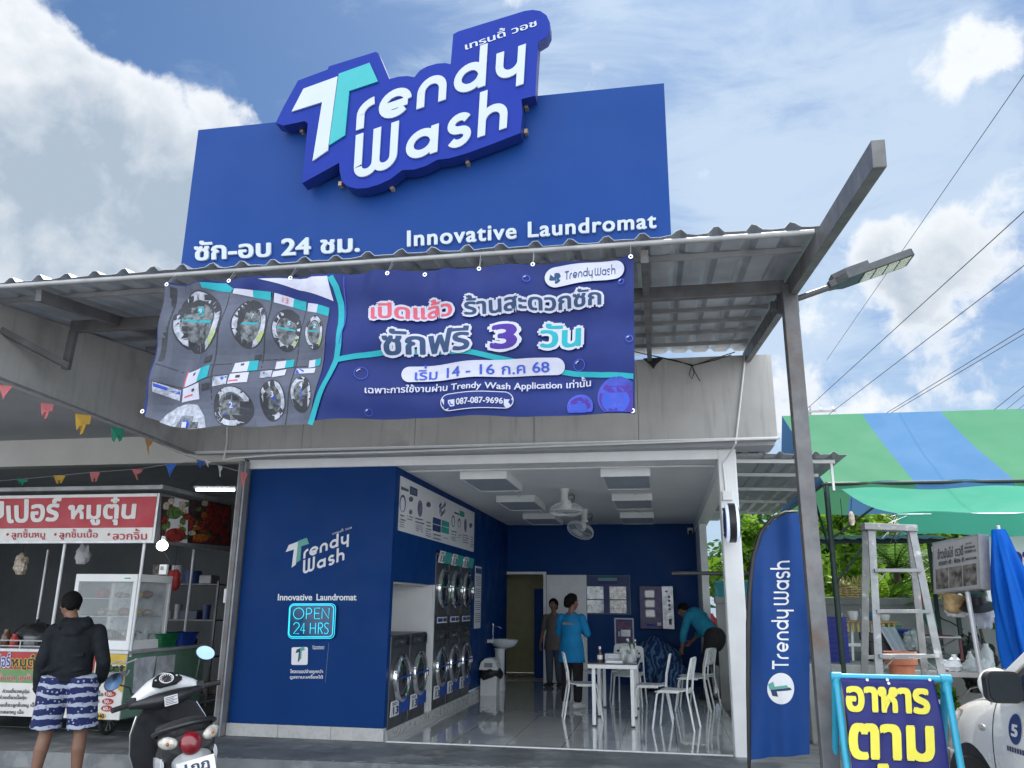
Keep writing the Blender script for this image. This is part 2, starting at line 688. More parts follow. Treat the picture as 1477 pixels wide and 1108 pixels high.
def gl_strokes(ch, w):
    """centre-line strokes of the sign's round sans letters, x-height 1; -> (list of paths, width)"""
    h = w / 2
    if ch == 'r':
        return [[(h, 0), (h, 0.5)] + arc(0.62, 0.5, 0.62 - h, 0.5 - h, 180, 92, 8)], 0.64
    if ch == 'e':
        return [arc(0.58, 0.5, 0.58 - h, 0.5 - h, 0, 318, 22), [(0.2, 0.44), (1.16 - h, 0.44)]], 1.16
    if ch == 'n':
        return [[(h, 0), (h, 0.5)] + arc(0.52, 0.5, 0.52 - h, 0.5 - h, 180, 0, 14) + [(1.04 - h, 0)]], 1.04
    if ch == 'd':
        return [arc(0.56, 0.5, 0.56 - h, 0.5 - h, 0, 360, 26), [(1.14 - h, 0), (1.14 - h, 1.5)]], 1.14
    if ch == 'y':
        return [[(h, 1), (h, 0.5)] + arc(0.52, 0.5, 0.52 - h, 0.5 - h, 180, 360, 14), [(1.04 - h, 1), (1.04 - h, -0.42)]], 1.04
    if ch == 'a':
        return [arc(0.56, 0.5, 0.56 - h, 0.5 - h, 0, 360, 26), [(1.14 - h, 0), (1.14 - h, 1)]], 1.14
    if ch == 's':
        return [arc(0.43, 0.735, 0.43 - h, 0.265 - h * 0.25, 25, 270, 14)[:-1] + arc(0.43, 0.265, 0.43 - h, 0.265 - h * 0.25, 90, -155, 14)], 0.86
    if ch == 'h':
        return [[(h, 0), (h, 1.6)], [(h, 0.5)] + arc(0.52, 0.5, 0.52 - h, 0.5 - h, 180, 0, 14) + [(1.04 - h, 0)]], 1.04
    if ch == 'W':
        H = 1.6
        return [[(h, H), (h, 0.42)] + arc(0.45, 0.45, 0.45 - h, 0.45 - h, 180, 360, 12) + [(0.9 - h, H)],
                [(0.9 - h, 0.5)] + arc(0.45 + 0.9 - w, 0.45, 0.45 - h, 0.45 - h, 180, 360, 12) + [(1.8 - w - h, H)]], 1.8 - w
    if ch == 'T':
        return [[(0, 1.4 - h), (1.0, 1.4 - h)], [(0.5, 0), (0.5, 1.4)]], 1.0
    return [], 0.45


def strokes(mb, word, fmap, mat, lift0=0.0, w=0.27, gap=0.18, depth=0.0, x=0.0, dstep=0.0003):
    """fmap(u, v, lift) -> world point"""
    k = 0
    for ch in word:
        ps, wd = gl_strokes(ch, w)
        for p in ps:
            L, Q = ribbon(p, w)
            n = len(L)
            lf = lift0 + (k % 5) * dstep
            k += 1
            vs = [fmap(x + a, b, lf) for a, b in L] + [fmap(x + a, b, lf) for a, b in Q]
            fs = [(i, n + i, n + i + 1, i + 1) for i in range(n - 1)]
            if depth:
                o = 2 * n
                vs += [fmap(x + a, b, lf - depth) for a, b in L] + [fmap(x + a, b, lf - depth) for a, b in Q]
                for i in range(n - 1):
                    fs += [(i, i + 1, o + i + 1, o + i), (n + i + 1, n + i, o + n + i, o + n + i + 1)]
                fs += [(0, o, o + n, n), (n - 1, 2 * n - 1, o + 2 * n - 1, o + n - 1)]
            mb.add(vs, fs, mat)
        x += wd + gap
    return x


T_WHITE = [(472, 400), (514, 319), (635, 275), (600, 538), (546, 575), (580, 366)]
T_TEAL = [(639, 266), (748, 227), (778, 293), (676, 327), (661, 484), (604, 520)]


def logo(mb, fz, d0, white, teal, depth=0.0, w=0.27):
    """slanted two-line wordmark; fz(zx, zy, lift) -> world (zx, zy in the measured drawing's units)"""
    for poly, mt in ((T_WHITE, white), (T_TEAL, teal)):
        pts = [fz(a, b, d0) for a, b in poly]
        if depth:
            mb.prism(pts, fz(0, 0, d0 - depth) - fz(0, 0, d0), mt)
        else:
            mb.flat(pts, mt)
    f1 = lambda u, v, l: fz(700 + 100 * u + 6 * v, 467 - 34.8 * u - 100 * v, l)
    f2 = lambda u, v, l: fz(688 + 100 * u + 6 * v, 645 - 34.5 * u - 100 * v, l)
    x = strokes(mb, 'r', f1, white, d0, w, 0.1, depth)
    x = strokes(mb, 'e', f1, white, d0, w, 0.1, depth, x=0.78)
    strokes(mb, 'n', f1, white, d0, w, 0.1, depth, x=2.14)
    strokes(mb, 'd', f1, white, d0, w, 0.1, depth, x=3.44)
    strokes(mb, 'y', f1, white, d0, w, 0.1, depth, x=4.92)
    strokes(mb, 'W', f2, white, d0, w, 0.1, depth, x=0.02)
    strokes(mb, 'a', f2, white, d0, w, 0.1, depth, x=1.86)
    strokes(mb, 's', f2, white, d0, w, 0.1, depth, x=3.32)
    strokes(mb, 'h', f2, white, d0, w, 0.1, depth, x=4.42)


def affine3(src, dst):
    """2-D affine through three point pairs"""
    (x0, y0), (x1, y1), (x2, y2) = src
    det = (x1 - x0) * (y2 - y0) - (x2 - x0) * (y1 - y0)
    def f(x, y):
        a = ((x - x0) * (y2 - y0) - (x2 - x0) * (y - y0)) / det
        b = ((x1 - x0) * (y - y0) - (x - x0) * (y1 - y0)) / det
        return tuple(dst[0][i] + a * (dst[1][i] - dst[0][i]) + b * (dst[2][i] - dst[0][i]) for i in (0, 1))
    return f


def cutgrid(sx, axis=(0,)):
    def f(bm):
        for ax in axis:
            lo = min(v.co[ax] for v in bm.verts)
            hi = max(v.co[ax] for v in bm.verts)
            x = lo + sx
            no = [0, 0, 0]
            no[ax] = 1
            while x < hi:
                co = [0, 0, 0]
                co[ax] = x
                bmesh.ops.bisect_plane(bm, geom=bm.verts[:] + bm.edges[:] + bm.faces[:], plane_co=co, plane_no=no, dist=1e-5)
                x += sx
    return f

# ================================================================== the setting
MB().box(-60, 60, -25, 90, -0.45, -0.15, 'asphalt').build('street', kind='structure')
# concrete platform in front of the shops, its worn kerb a little askew
mb = MB()
ap = [(-14, 7.25), (-2.2, 7.93), (1.05, 8.2), (1.05, 9.06), (-14, 9.06)]
mb.prism([(x, y, -0.004) for x, y in ap], (0, 0, -0.3), 'dark_concrete')
mb.build('apron', kind='structure', bevel=0.012)
mb = MB()
mb.prism([(x, y, 0.0) for x, y in [(-14, 9.06), (-4.93, 9.06), (-4.93, 14), (-14, 14)]], (0, 0, -0.3), 'dark_concrete')
mb.build('food_shop_floor', kind='structure')
mb = MB()
for i in range(46):                     # flaking white paint on the kerb
    x = -5.2 + i * 0.115 + rnd.uniform(-.03, .03)
    y = 7.93 + (x + 2.2) * 0.0577 - 0.001
    w, h = rnd.uniform(.02, .1), rnd.uniform(.006, .028)
    if rnd.random() < .25:
        continue
    yy = y + rnd.uniform(0.0, 0.01)
    mb.flat([(x + w * a * rnd.uniform(.8, 1.1), yy - .008 + h * b * 2 + w * a * .0577, 0.0012 + i * 1e-5) for a, b in ((-.6, 0.1), (.4, 0), (.6, .5), (.2, 1), (-.5, .7))], 'letter_white')
mb.build('kerb_paint', kind='structure')
MB().box(-3.03, 0.86, 9.07, 16.5, -0.3, 0.0, 'floor_tile').build('shop_floor', kind='structure')
MB().box(-3.0, 0.66, 9.055, 9.085, -0.02, 0.006, 'trim_white').build('floor_trim', kind='structure')

# ------------------------------------------------------------------ laundromat building
FY = 9.05
bld = thing('laundromat_building', 'open fronted blue laundromat with white pillar and grey concrete parapet', 'building', (-1.5, 9.05, 0))
MB().box(-4.87, -3.03, FY, FY + .08, 0.135, 3.02, 'wall_blue').build('front_wall', bld, bevel=.004)
mb = MB()
for i in range(3):
    x0 = -4.88 + i * .625
    mb.box(x0 + .0015, min(x0 + .6235, -3.025), FY - .012, FY + .08, 0.0, 0.133, 'tile_grey')
mb.build('base_tile', bld, bevel=.002)
# side wall with the washing machine niche
SX = -3.03
mb = MB()
mb.box(SX - .08, SX, FY + .08, 10.95, 1.70, 3.02, 'wall_blue')
mb.box(SX - .08, SX, FY + .081, FY + .1, .135, 1.70, 'wall_blue')
mb.box(SX - .08, SX, 10.95, 13.16, 2.16, 3.02, 'wall_blue')
mb.box(SX - .08, SX, 13.16, 16.35, .135, 3.02, 'wall_blue')
mb.build('side_wall', bld)
mb = MB()
mb.box(SX - .9, SX - .081, FY + .081, 10.80, 1.68, 1.72, 'white_wall')
mb.box(SX - .92, SX - .9, FY + .081, 10.80, .1, 1.68, 'white_wall')
mb.box(SX - .9, SX + .004, 10.82, 10.95, .1, 1.698, 'white_wall')
mb.box(SX - .9, SX - .081, 10.95, 13.16, 2.2, 2.24, 'wall_blue_back')
mb.box(SX - .92, SX - .9, 10.95, 13.16, .1, 2.2, 'wall_blue_back')
mb.build('niche', bld)
mb = MB()
mb.box(SX - .9, SX + .012, FY + .081, 13.16, 0.0, .10, 'tile_grey')
mb.box(SX - .08, SX + .012, 13.16, 16.35, 0.0, .10, 'tile_grey')
mb.build('plinth', bld, bevel=.003)
BY = 16.35
mb = MB()
mb.box(-3.11, -3.06, BY, BY + .1, 0, 3.02, 'wall_blue_back')
mb.box(-3.06, -2.28, BY, BY + .1, 2.05, 3.02, 'wall_blue_back')
mb.box(-2.28, 0.80, BY, BY + .1, 0, 3.02, 'wall_blue_back')
mb.build('back_wall', bld)
mb = MB()
mb.box(-3.11, -3.05, BY - .025, BY + .12, 0, 2.09, 'trim_white')
mb.box(-2.29, -2.23, BY - .025, BY + .12, 0, 2.09, 'trim_white')
mb.box(-3.05, -2.29, BY - .024, BY + .12, 2.04, 2.09, 'trim_white')
mb.build('door_frame', bld, bevel=.004)
# room behind the doorway
mk('store_wall', (0.46, 0.46, 0.28), 0.8, var=.08)
mb = MB()
mb.box(-3.6, -1.4, 18.6, 18.7, 0, 2.6, 'store_wall')
mb.box(-3.66, -3.6, BY + .12, 18.6, 0, 2.6, 'store_wall')
mb.box(-1.4, -1.34, BY + .12, 18.6, 0, 2.6, 'store_wall')
mb.box(-3.66, -1.34, BY + .12, 18.7, 2.6, 2.7, 'ceiling_paint')
mb.box(-3.6, -1.4, BY + .1, 18.6, -.3, -.002, 'tile_grey')
mb.build('store_room', bld)
MB().box(-2.62, -2.3, 17.3, 17.8, 0, 1.78, 'wall_blue').build('store_partition', bld)
mb = MB()                                # the open white door leaf, folded flat to the wall
mb.box(-2.22, -1.43, BY - .05, BY - .012, .01, 2.03, 'trim_white')
for cx in (-2.03, -1.62):
    for z0, z1 in ((.2, .85), (1.0, 1.85)):
        mb.box(cx - .13, cx + .13, BY - .062, BY - .0505, z0, z1, 'white_paint')
        mb.box(cx - .10, cx + .10, BY - .070, BY - .0621, z0 + .03, z1 - .03, 'white_paint')
dl = mb.build('door_leaf', bld, bevel=.006)
MB().bar((-1.5, BY - .09, 1.0), (-1.6, BY - .09, 1.0), .02, .02, 'chrome').build('handle', dl)
MB().box(-3.11, 0.9, FY + .2, 16.45, 3.02, 3.1, 'ceiling_paint').build('ceiling', bld)
mb = MB()
mb.box(-4.9, 0.68, FY - .03, FY + .2, 3.02, 3.13, 'trim_white')
mb.build('lintel', bld, bevel=.005)
pil = MB().box(0.68, 0.875, FY - .03, FY + .19, -.15, 3.13, 'white_paint').build('pillar', bld, bevel=.012)
mb = MB()
mb.box(0.72, 0.84, 14.75, BY, 0, 3.02, 'white_wall')
mb.build('return_wall', bld)
mb = MB()
mb.box(0.69, 0.87, FY + .19, 16.4, 2.86, 3.02, 'trim_white')
mb.build('side_lintel', bld)
# parapet box and roof slab
mb = MB()
xs = [-5.5, -4.1, -2.72, -1.33, -.17, 1.29]
for a, b in zip(xs, xs[1:]):
    mb.box(a + .0015, b - .0015, 8.74, 8.86, 3.17, 4.12, 'fascia')
mb.box(1.2, 1.288, 8.86, 16.6, 3.17, 4.1, 'fascia')
mb.box(-5.5, 1.2, 8.86, 16.6, 3.9, 4.0, 'concrete')
mb.build('parapet', bld, bevel=.006)
mb = MB()
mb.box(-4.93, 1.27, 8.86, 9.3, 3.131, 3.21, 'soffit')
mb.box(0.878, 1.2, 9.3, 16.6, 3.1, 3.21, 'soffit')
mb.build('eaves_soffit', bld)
mb = MB()
mb.prism([(-5.5, 8.73, 3.165), (1.305, 8.73, 3.165), (1.305, 8.70, 3.18), (-5.5, 8.70, 3.18)], (0, 0, .012), 'trim_white')
mb.build('drip_moulding', bld)
mb = MB()
mb.box(-4.985, -4.885, 8.93, 9.05, 0, 3.1, 'steel_grey')
mb.box(-4.962, -4.908, 8.915, 8.93, 0, 3.1, 'steel_dark')
mb.build('corner_post', bld, bevel=.005)
# conduits
mb = MB()
mb.tube([onY(322, 664, 8.70), onY(335, 661, 8.70), onY(400, 656, 8.70), onY(560, 652, 8.70), onY(900, 640, 8.70), onY(1122, 632, 8.70)], .011, 'pvc_white', 6)
mb.tube([onY(322, 664, 8.68), onY(327, 640, 8.72), onY(328, 600, 8.72)], .011, 'pvc_white', 6)
mb.tube([onY(1075, 512, 8.72), onY(1070, 560, 8.72), onY(1061, 640, 8.72), onY(1052, 655, 8.9), onY(1043, 668, 9.0), onY(1047, 710, 9.0)], .011, 'pvc_white', 6)
mb.tube([(-2.98, 9.32, 3.0), (-1.5, 9.32, 3.003), (.3, 9.32, 3.0), (.66, 9.32, 2.99)], .009, 'pvc_white', 6)
mb.build('conduit', bld, smooth=40)
mb = MB()
mb.tube([onY(905, 505, 8.60), onY(935, 512, 8.66), onY(1000, 527, 8.71), onY(1030, 520, 8.71), onY(1055, 512, 8.7)], .006, 'cable', 5)
mb.tube([onY(935, 512, 8.66), onY(975, 520, 8.71), onY(998, 528, 8.71), onY(1060, 508, 8.7)], .006, 'cable', 5)
mb.tube([onY(998, 527, 8.7), onY(994, 540, 8.7), onY(998, 547, 8.7), onY(1001, 538, 8.7), onY(998, 528, 8.7), onY(1005, 542, 8.7), onY(1010, 550, 8.7)], .005, 'cable', 5)
tag(mb.build('tied_cable', smooth=40), 'black cable tied in a loop hanging on the grey parapet', 'cable')

# ------------------------------------------------------------------ steel canopy over the platform
def zs(Y):
    return 4.215 - .13 * (8.74 - Y)


can = thing('steel_canopy', 'sloping corrugated metal canopy on a rusty steel post in front of the shop', 'canopy', (-1.5, 5.77, -.15))
prof = []
x = -5.62
while x < 1.03:
    prof += [(x, 0), (x + .07, 0), (x + .105, .034), (x + .135, .034), (x + .17, 0)]
    x += .228
prof.append((1.04, 0))
mb = MB()
vs, fs = [], []
ys = [4.72, 5.8, 7.0, 8.0, 8.98]
for j, Y in enumerate(ys):
    for (a, h) in prof:
        wob = .006 * math.sin(a * 3.1 + j * 1.7) + (rnd.uniform(-.006, .006) if j == 0 else 0)
        vs.append((a, Y, zs(Y) + h + wob))
n = len(prof)
for j in range(len(ys) - 1):
    for i in range(n - 1):
        fs.append((j * n + i, j * n + i + 1, (j + 1) * n + i + 1, (j + 1) * n + i))
mb.add(vs, fs, 'metal_sheet')
mb.build('roof_sheet', can, thick=.003)
for Y in (5.12, 6.25, 6.72, 7.2, 7.72, 8.3):
    zc = zs(Y) - .024
    MB().bar((-5.2, Y, zc), (1.0, Y, zc), .03, .035, 'steel_grey').build('purlin', can)
MB().tube([(-5.2, 4.70, zs(4.70) - .045), (1.0, 4.70, zs(4.70) - .045)], .018, 'steel_grey', 10).build('edge_pipe', can, smooth=40)
for X in (-4.45, -.02):
    MB().bar((X, 4.85, zs(4.85) - .085), (X, 8.9, zs(8.9) - .085), .05, .085, 'steel_dark').build('rafter', can)
MB().bar((1.035, 3.42, zs(3.42) - .115), (1.035, 8.9, zs(8.9) - .115), .06, .13, 'steel_dark').build('rafter', can, bevel=.004)
MB().bar((-4.9, 5.77, 3.72), (0.98, 5.77, 3.72), .06, .10, 'steel_dark').build('cross_beam', can, bevel=.004)
pc = onY(1138, 430, 5.77)
PX = pc.x
MB().box(PX - .052, PX + .052, 5.71, 5.82, -.15, 3.73, 'steel_dark').build('post', can, bevel=.006)
mb = MB()
mb.bar((-4.88, 5.77, 3.68), (-4.90, 5.77, 3.34), .06, .05, 'steel_dark')
mb.bar((-4.86, 5.74, 3.36), onY(0, 476, 5.3), .05, .05, 'steel_dark')
mb.build('hanging_bracket', can, bevel=.004)
mb = MB()
mb.tube([onY(0, 469, 6.3), onY(105, 461, 6.3)], .03, 'steel_grey', 8)
mb.build('tie_tube', can, smooth=40)
mb = MB()
mb.prism([(-.09, 8.70, 4.12), (.13, 8.70, 4.12), (.05, 8.70, 4.05), (.02, 8.70, 4.0), (-.02, 8.70, 4.05)], (0, .035, 0), 'black_plastic')
mb.build('end_bracket', can)

# ------------------------------------------------------------------ billboard on the canopy
SBY = 5.0
sb = thing('billboard', 'tall royal blue sign board standing on the canopy with white lettering', 'sign', (-1.6, SBY, 3.8))
c4 = [onY(285, 189, SBY), onY(957, 118, SBY), onY(969, 345, SBY), onY(260, 392, SBY)]
x0, x1 = (c4[0].x + c4[3].x) / 2, (c4[1].x + c4[2].x) / 2
zt, zb = (c4[0].z + c4[1].z) / 2, 3.775
MB().box(x0, x1, SBY, SBY + .035, zb, zt, 'board_blue').build('panel', sb, bevel=.004)
mb = MB()
for xx in (x0 + .05, -1.6, x1 - .05):
    mb.box(xx - .02, xx + .02, SBY + .035, SBY + .075, zb, zt - .02, 'steel_grey')
    mb.bar((xx, SBY + .05, zt - .3), (xx, SBY + 1.0, zs(SBY + 1.0) + .05), .03, .03, 'steel_grey')
for zz in (zb + .1, (zb + zt) / 2, zt - .06):
    mb.box(x0 + .03, x1 - .03, SBY + .076, SBY + .11, zz - .02, zz + .02, 'steel_grey')
mb.build('rear_frame', sb)
NF = (0, -1, 0)
oB = lambda px, py: onY(px, py, SBY)
mb = MB()
text(mb, 'ซัก-อบ 24 ชม.', [(283, 377), (519, 364), (519, 338), (283, 350)], 'letter_white', oB, NF, .018, bold=.032, depth=.016)
mb.build('shop_lettering', sb)
mb = MB()
text(mb, 'Innovative Laundromat', [(589, 357), (946, 330), (946, 309), (589, 335)], 'letter_white', oB, NF, .018, bold=.028, depth=.016, track=.06)
mb.build('slogan_lettering', sb)

LGY = 4.86
lg = thing('logo_sign', 'deep blue cut out box sign with slanted white wordmark over the billboard', 'sign', onY(600, 170, LGY))
zq = lambda a, b: (230 + a / 2.4617, b / 2.4617)
def fzbig(a, b, l):
    p = zq(a, b)
    q = onY(p[0], p[1], LGY)
    return Vector((q.x, q.y - l, q.z))
OUT = [(412, 437), (440, 380), (492, 286), (597, 247), (601, 236), (768, 184), (778, 190), (816, 281), (850, 272), (880, 270), (905, 274), (925, 250),
       (950, 236), (985, 226), (1015, 224), (1034, 228), (1043, 122), (1060, 112), (1296, 39), (1325, 35), (1352, 39), (1374, 54), (1386, 80),
       (1386, 108), (1374, 132), (1345, 150), (1339, 240), (1334, 340), (1285, 352), (1289, 400), (1282, 472), (1180, 512), (1090, 545), (1030, 562), (985, 568), (945, 590), (905, 602), (862, 604),
       (820, 636), (780, 655), (735, 668), (700, 670), (668, 662), (648, 645), (640, 610), (638, 578), (506, 651), (527, 437), (515, 430), (440, 446)]
pts = [fzbig(a, b, 0) for a, b in OUT]
MB().prism(pts, (0, .006, 0), 'logo_blue').build('face', lg)
ctr = sum(pts, Vector()) / len(pts)
back = [Vector((p.x, p.y + .007, p.z)) for p in pts]
MB().prism(back, (0, .1, 0), 'casing_blue').build('casing', lg)
mb = MB()
logo(mb, fzbig, .014, 'letter_white', 'letter_teal', depth=.012)
mb.build('wordmark', lg)
mb = MB()
text(mb, 'เทรนดี้ วอช', [zq(1088, 178), zq(1340, 92), zq(1334, 60), zq(1084, 146)], 'letter_white', lambda px, py: onY(px, py, LGY - .002), NF, .002, bold=.022)
mb.build('thai_lettering', lg)
mk('clam_metal', (.35, .27, .2), .5, .4)
for (a, b) in ((508, 466), (644, 656), (827, 668), (1095, 578), (1303, 381), (1302, 470)):
    p = zq(a, b)
    q = onY(p[0], p[1], SBY - .03)
    mb = MB()
    mb.box(q.x - .012, q.x + .012, SBY - .05, SBY - .001, q.z - .016, q.z + .016, 'clam_metal')
    mb.build('bracket', lg)

# ------------------------------------------------------------------ printed vinyl banner hung from the canopy edge
BNY = 4.62
mk('vinyl_blue', (0.007, 0.019, 0.125), 0.5, spec=.22, var=.1, vs=1.5, bump=.06, bs=8)
mk('print_grey', (0.075, 0.085, 0.12), 0.5, spec=.22, var=.2, vs=3)
mk('print_dark', (0.03, 0.033, 0.042), 0.5, spec=.22, var=.2, vs=8)
mk('print_silver', (0.32, 0.34, 0.40), 0.5, spec=.22, var=.35, vs=30)
mk('print_glass', (0.10, 0.11, 0.12), 0.5, spec=.22, var=.8, vs=26)
mk('print_teal', (0.012, 0.28, 0.33), 0.5, spec=.22, var=.05)
mk('print_white', (0.43, 0.44, 0.53), 0.5, spec=.22, var=.04)
mk('print_pink', (0.50, 0.085, 0.13), 0.5, spec=.22, var=.04)
mk('print_navy', (0.022, 0.05, 0.12), 0.5, spec=.22, var=.05)
mk('print_blue', (0.03, 0.07, 0.42), 0.5, spec=.22, var=.1, vs=4)
mk('print_violet', (0.05, 0.02, 0.22), 0.5, spec=.22, var=.1)
mk('print_bubble', (0.04, 0.06, 0.36), 0.5, spec=.22, var=.4, vs=3)
mk('print_lime', (0.28, 0.36, 0.12), 0.5, spec=.22, var=.2)
bn = thing('vinyl_banner', 'dark blue printed vinyl banner with washing machine photo hung from canopy edge', 'banner', (-1.6, BNY, 2.5))
bnl = Vector((-1.6, BNY, 2.5))
oN = lambda px, py: onY(px, py, BNY)


def bdisp(x, z):
    u = (x + 3.2) / 3.1
    v = max(0, min(1, (3.6 - z) / 1.0))
    d = .020 * math.sin(u * 23 + v * 1.5) * (.35 + .65 * v) + .012 * math.sin(u * 47 - v * 4 + 1) * (1 - .3 * v) + .010 * math.sin(z * 17 + u * 6)
    if u < .5:
        d += .014 * math.sin(u * 62 + v * 6) * (1 - u * 2)
    for s0 in (.0, .33, .47, .62, 1.0):        # creases fanning from the eyelets
        dx = (u - s0) / (.03 + .25 * v)
        d += -.012 * math.exp(-dx * dx * 3) * (1 - v) * math.cos(dx * 5)
    return d * 1.5 - .035 * v


def bcut(extra):
    def f(bm):
        cutgrid(.045, (0, 2))(bm)
        for v in bm.verts:
            v.co.y += bdisp(v.co.x + bnl.x, v.co.z + bnl.z)
    return f


L0 = [(240, 409), (235, 450), (226, 500), (216, 550), (206, 597)]
def bedge(u, v):
    i = min(3, int(v * 4))
    t = v * 4 - i
    lx = L0[i][0] * (1 - t) + L0[i + 1][0] * t
    ly = L0[i][1] * (1 - t) + L0[i + 1][1] * t
    rx, ry = 914 + 2.5 * v, 371 + 230 * v
    px = lx + (rx - lx) * u
    py = ly + (ry - ly) * u
    if v > .5:
        sag = math.sin(min(1, u / .24) * math.pi) * 8 if u < .24 else -math.sin((u - .24) / .76 * math.pi) * 1.5
        py += (sag + 8 * (1 - abs(u - .2) / .8) * (u > .06) * 0 + 15 * (1 - u) * (u > .001) * min(1, u / .08)) * (v - .5) * 2
    if v < .25:
        py += (1 - v * 4) * (1.5 * math.sin(u * 6 * math.pi) ** 2)
    return px, py


mb = MB()
def bs_(u, v):
    p = oN(*bedge(u, v))
    p.y += bdisp(p.x, p.z)
    return p
mb.grid(bs_, 130, 36, 'vinyl_blue')
mb.build('sheet', bn, smooth=60)

z5 = lambda a, b: (200 + a / 4.4333, 380 + b / 4.4333)
mbA = MB()
_lay = [0.0]
def paint(pxs, mat, lift=None):
    if lift is None:
        _lay[0] += .00004
        lift = .004 + _lay[0]
    vs = [oN(*p) for p in pxs]
    mbA.flat([(v.x, v.y - lift, v.z) for v in vs], mat)
def band(path, w, mat):
    L, Q = ribbon(path, w)
    for i in range(len(L) - 1):
        paint([L[i], Q[i], Q[i + 1], L[i + 1]], mat)
def ell(cx, cy, rx, ry, n=30, a0=0, a1=360):
    return arc(cx, cy, rx, ry, a0, a1, n)[:-1] if a1 - a0 == 360 else arc(cx, cy, rx, ry, a0, a1, n)
def ring(cx, cy, rx, ry, k0, mat, a0=0, a1=360, n=30):
    A = arc(cx, cy, rx, ry, a0, a1, n)
    B = arc(cx, cy, rx * k0, ry * k0, a0, a1, n)
    _lay[0] += .00004
    for i in range(n):
        vs = [oN(*p) for p in (z5(*A[i]), z5(*A[i + 1]), z5(*B[i + 1]), z5(*B[i]))]
        mbA.flat([(v.x, v.y - .004 - _lay[0], v.z) for v in vs], mat)
Z = lambda pts: [z5(*p) for p in pts]
paint(Z([(180, 140), (400, 130), (610, 175), (1225, 300), (1205, 520), (1160, 760), (1090, 1030), (740, 1045), (500, 1060), (360, 1072), (52, 985), (110, 640), (150, 350)]), 'print_grey')
paint(Z([(780, 112), (1215, 88), (1250, 245), (1060, 175)]), 'print_white')
paint(Z([(205, 150), (240, 155), (180, 640), (140, 635)]), 'print_dark')
for path in ([(582, 185), (545, 430), (505, 700), (482, 1050)], [(872, 190), (840, 430), (790, 690), (742, 1040)], [(1066, 240), (1035, 470), (1000, 700), (946, 1035)],
             [(120, 650), (290, 700), (490, 668), (780, 625), (1000, 605), (1175, 590)], [(105, 765), (300, 805), (490, 745), (780, 690), (1000, 665), (1165, 650)]):
    band([z5(*p) for p in path], 1.6, 'print_dark')
for (cx, cy, rx, ry) in ((385, 375, 165, 200), (725, 395, 118, 160), (955, 428, 86, 140), (1130, 445, 62, 112)):
    paint(Z(ell(cx, cy, rx, ry)), 'print_dark')
    ring(cx, cy, rx * .93, ry * .95, .74, 'print_silver')
    ring(cx + rx * .05, cy, rx * .9, ry * .9, .8, 'print_lime', 25, 62, 6)
    ring(cx, cy, rx * .92, ry * .93, .78, 'print_dark', 200, 236, 6)
    ring(cx, cy, rx * .92, ry * .93, .78, 'print_dark', 318, 340, 4)
    paint(Z(ell(cx, cy + ry * .05, rx * .66, ry * .68)), 'print_glass')
    paint(Z(ell(cx + rx * .1, cy - ry * .33, rx * .2, ry * .17, 6)), 'print_teal')
    band([z5(cx - rx * .6, cy - ry * .06), z5(cx, cy - ry * .02), z5(cx + rx * .56, cy + ry * .04)], 3.2 * rx / 165 + .8, 'print_teal')
for (cx, cy, rx, ry) in ((622, 930, 118, 130), (865, 880, 88, 132), (1050, 840, 64, 118)):
    paint(Z(ell(cx, cy, rx, ry)[:]), 'print_dark')
    ring(cx, cy, rx * .94, ry * .95, .72, 'print_silver')
    ring(cx, cy, rx * .92, ry * .93, .78, 'print_dark', 120, 160, 6)
    paint(Z(ell(cx, cy, rx * .66, ry * .66)), 'print_glass')
    paint(Z(ell(cx + rx * .05, cy - ry * .08, rx * .17, ry * .2, 4)), 'print_blue')
    band([z5(cx - rx * .6, cy + ry * .48), z5(cx + rx * .5, cy + ry * .12)], 1.4, 'print_blue')
paint(Z([(140, 1018), (180, 965), (250, 920), (330, 905), (400, 915), (440, 985), (462, 1062), (360, 1074), (230, 1050)]), 'print_silver')
paint(Z([(262, 1055), (300, 990), (360, 965), (410, 985), (432, 1064), (360, 1072)]), 'print_glass')
paint(Z(ell(330, 1040, 28, 32, 6)), 'print_blue')
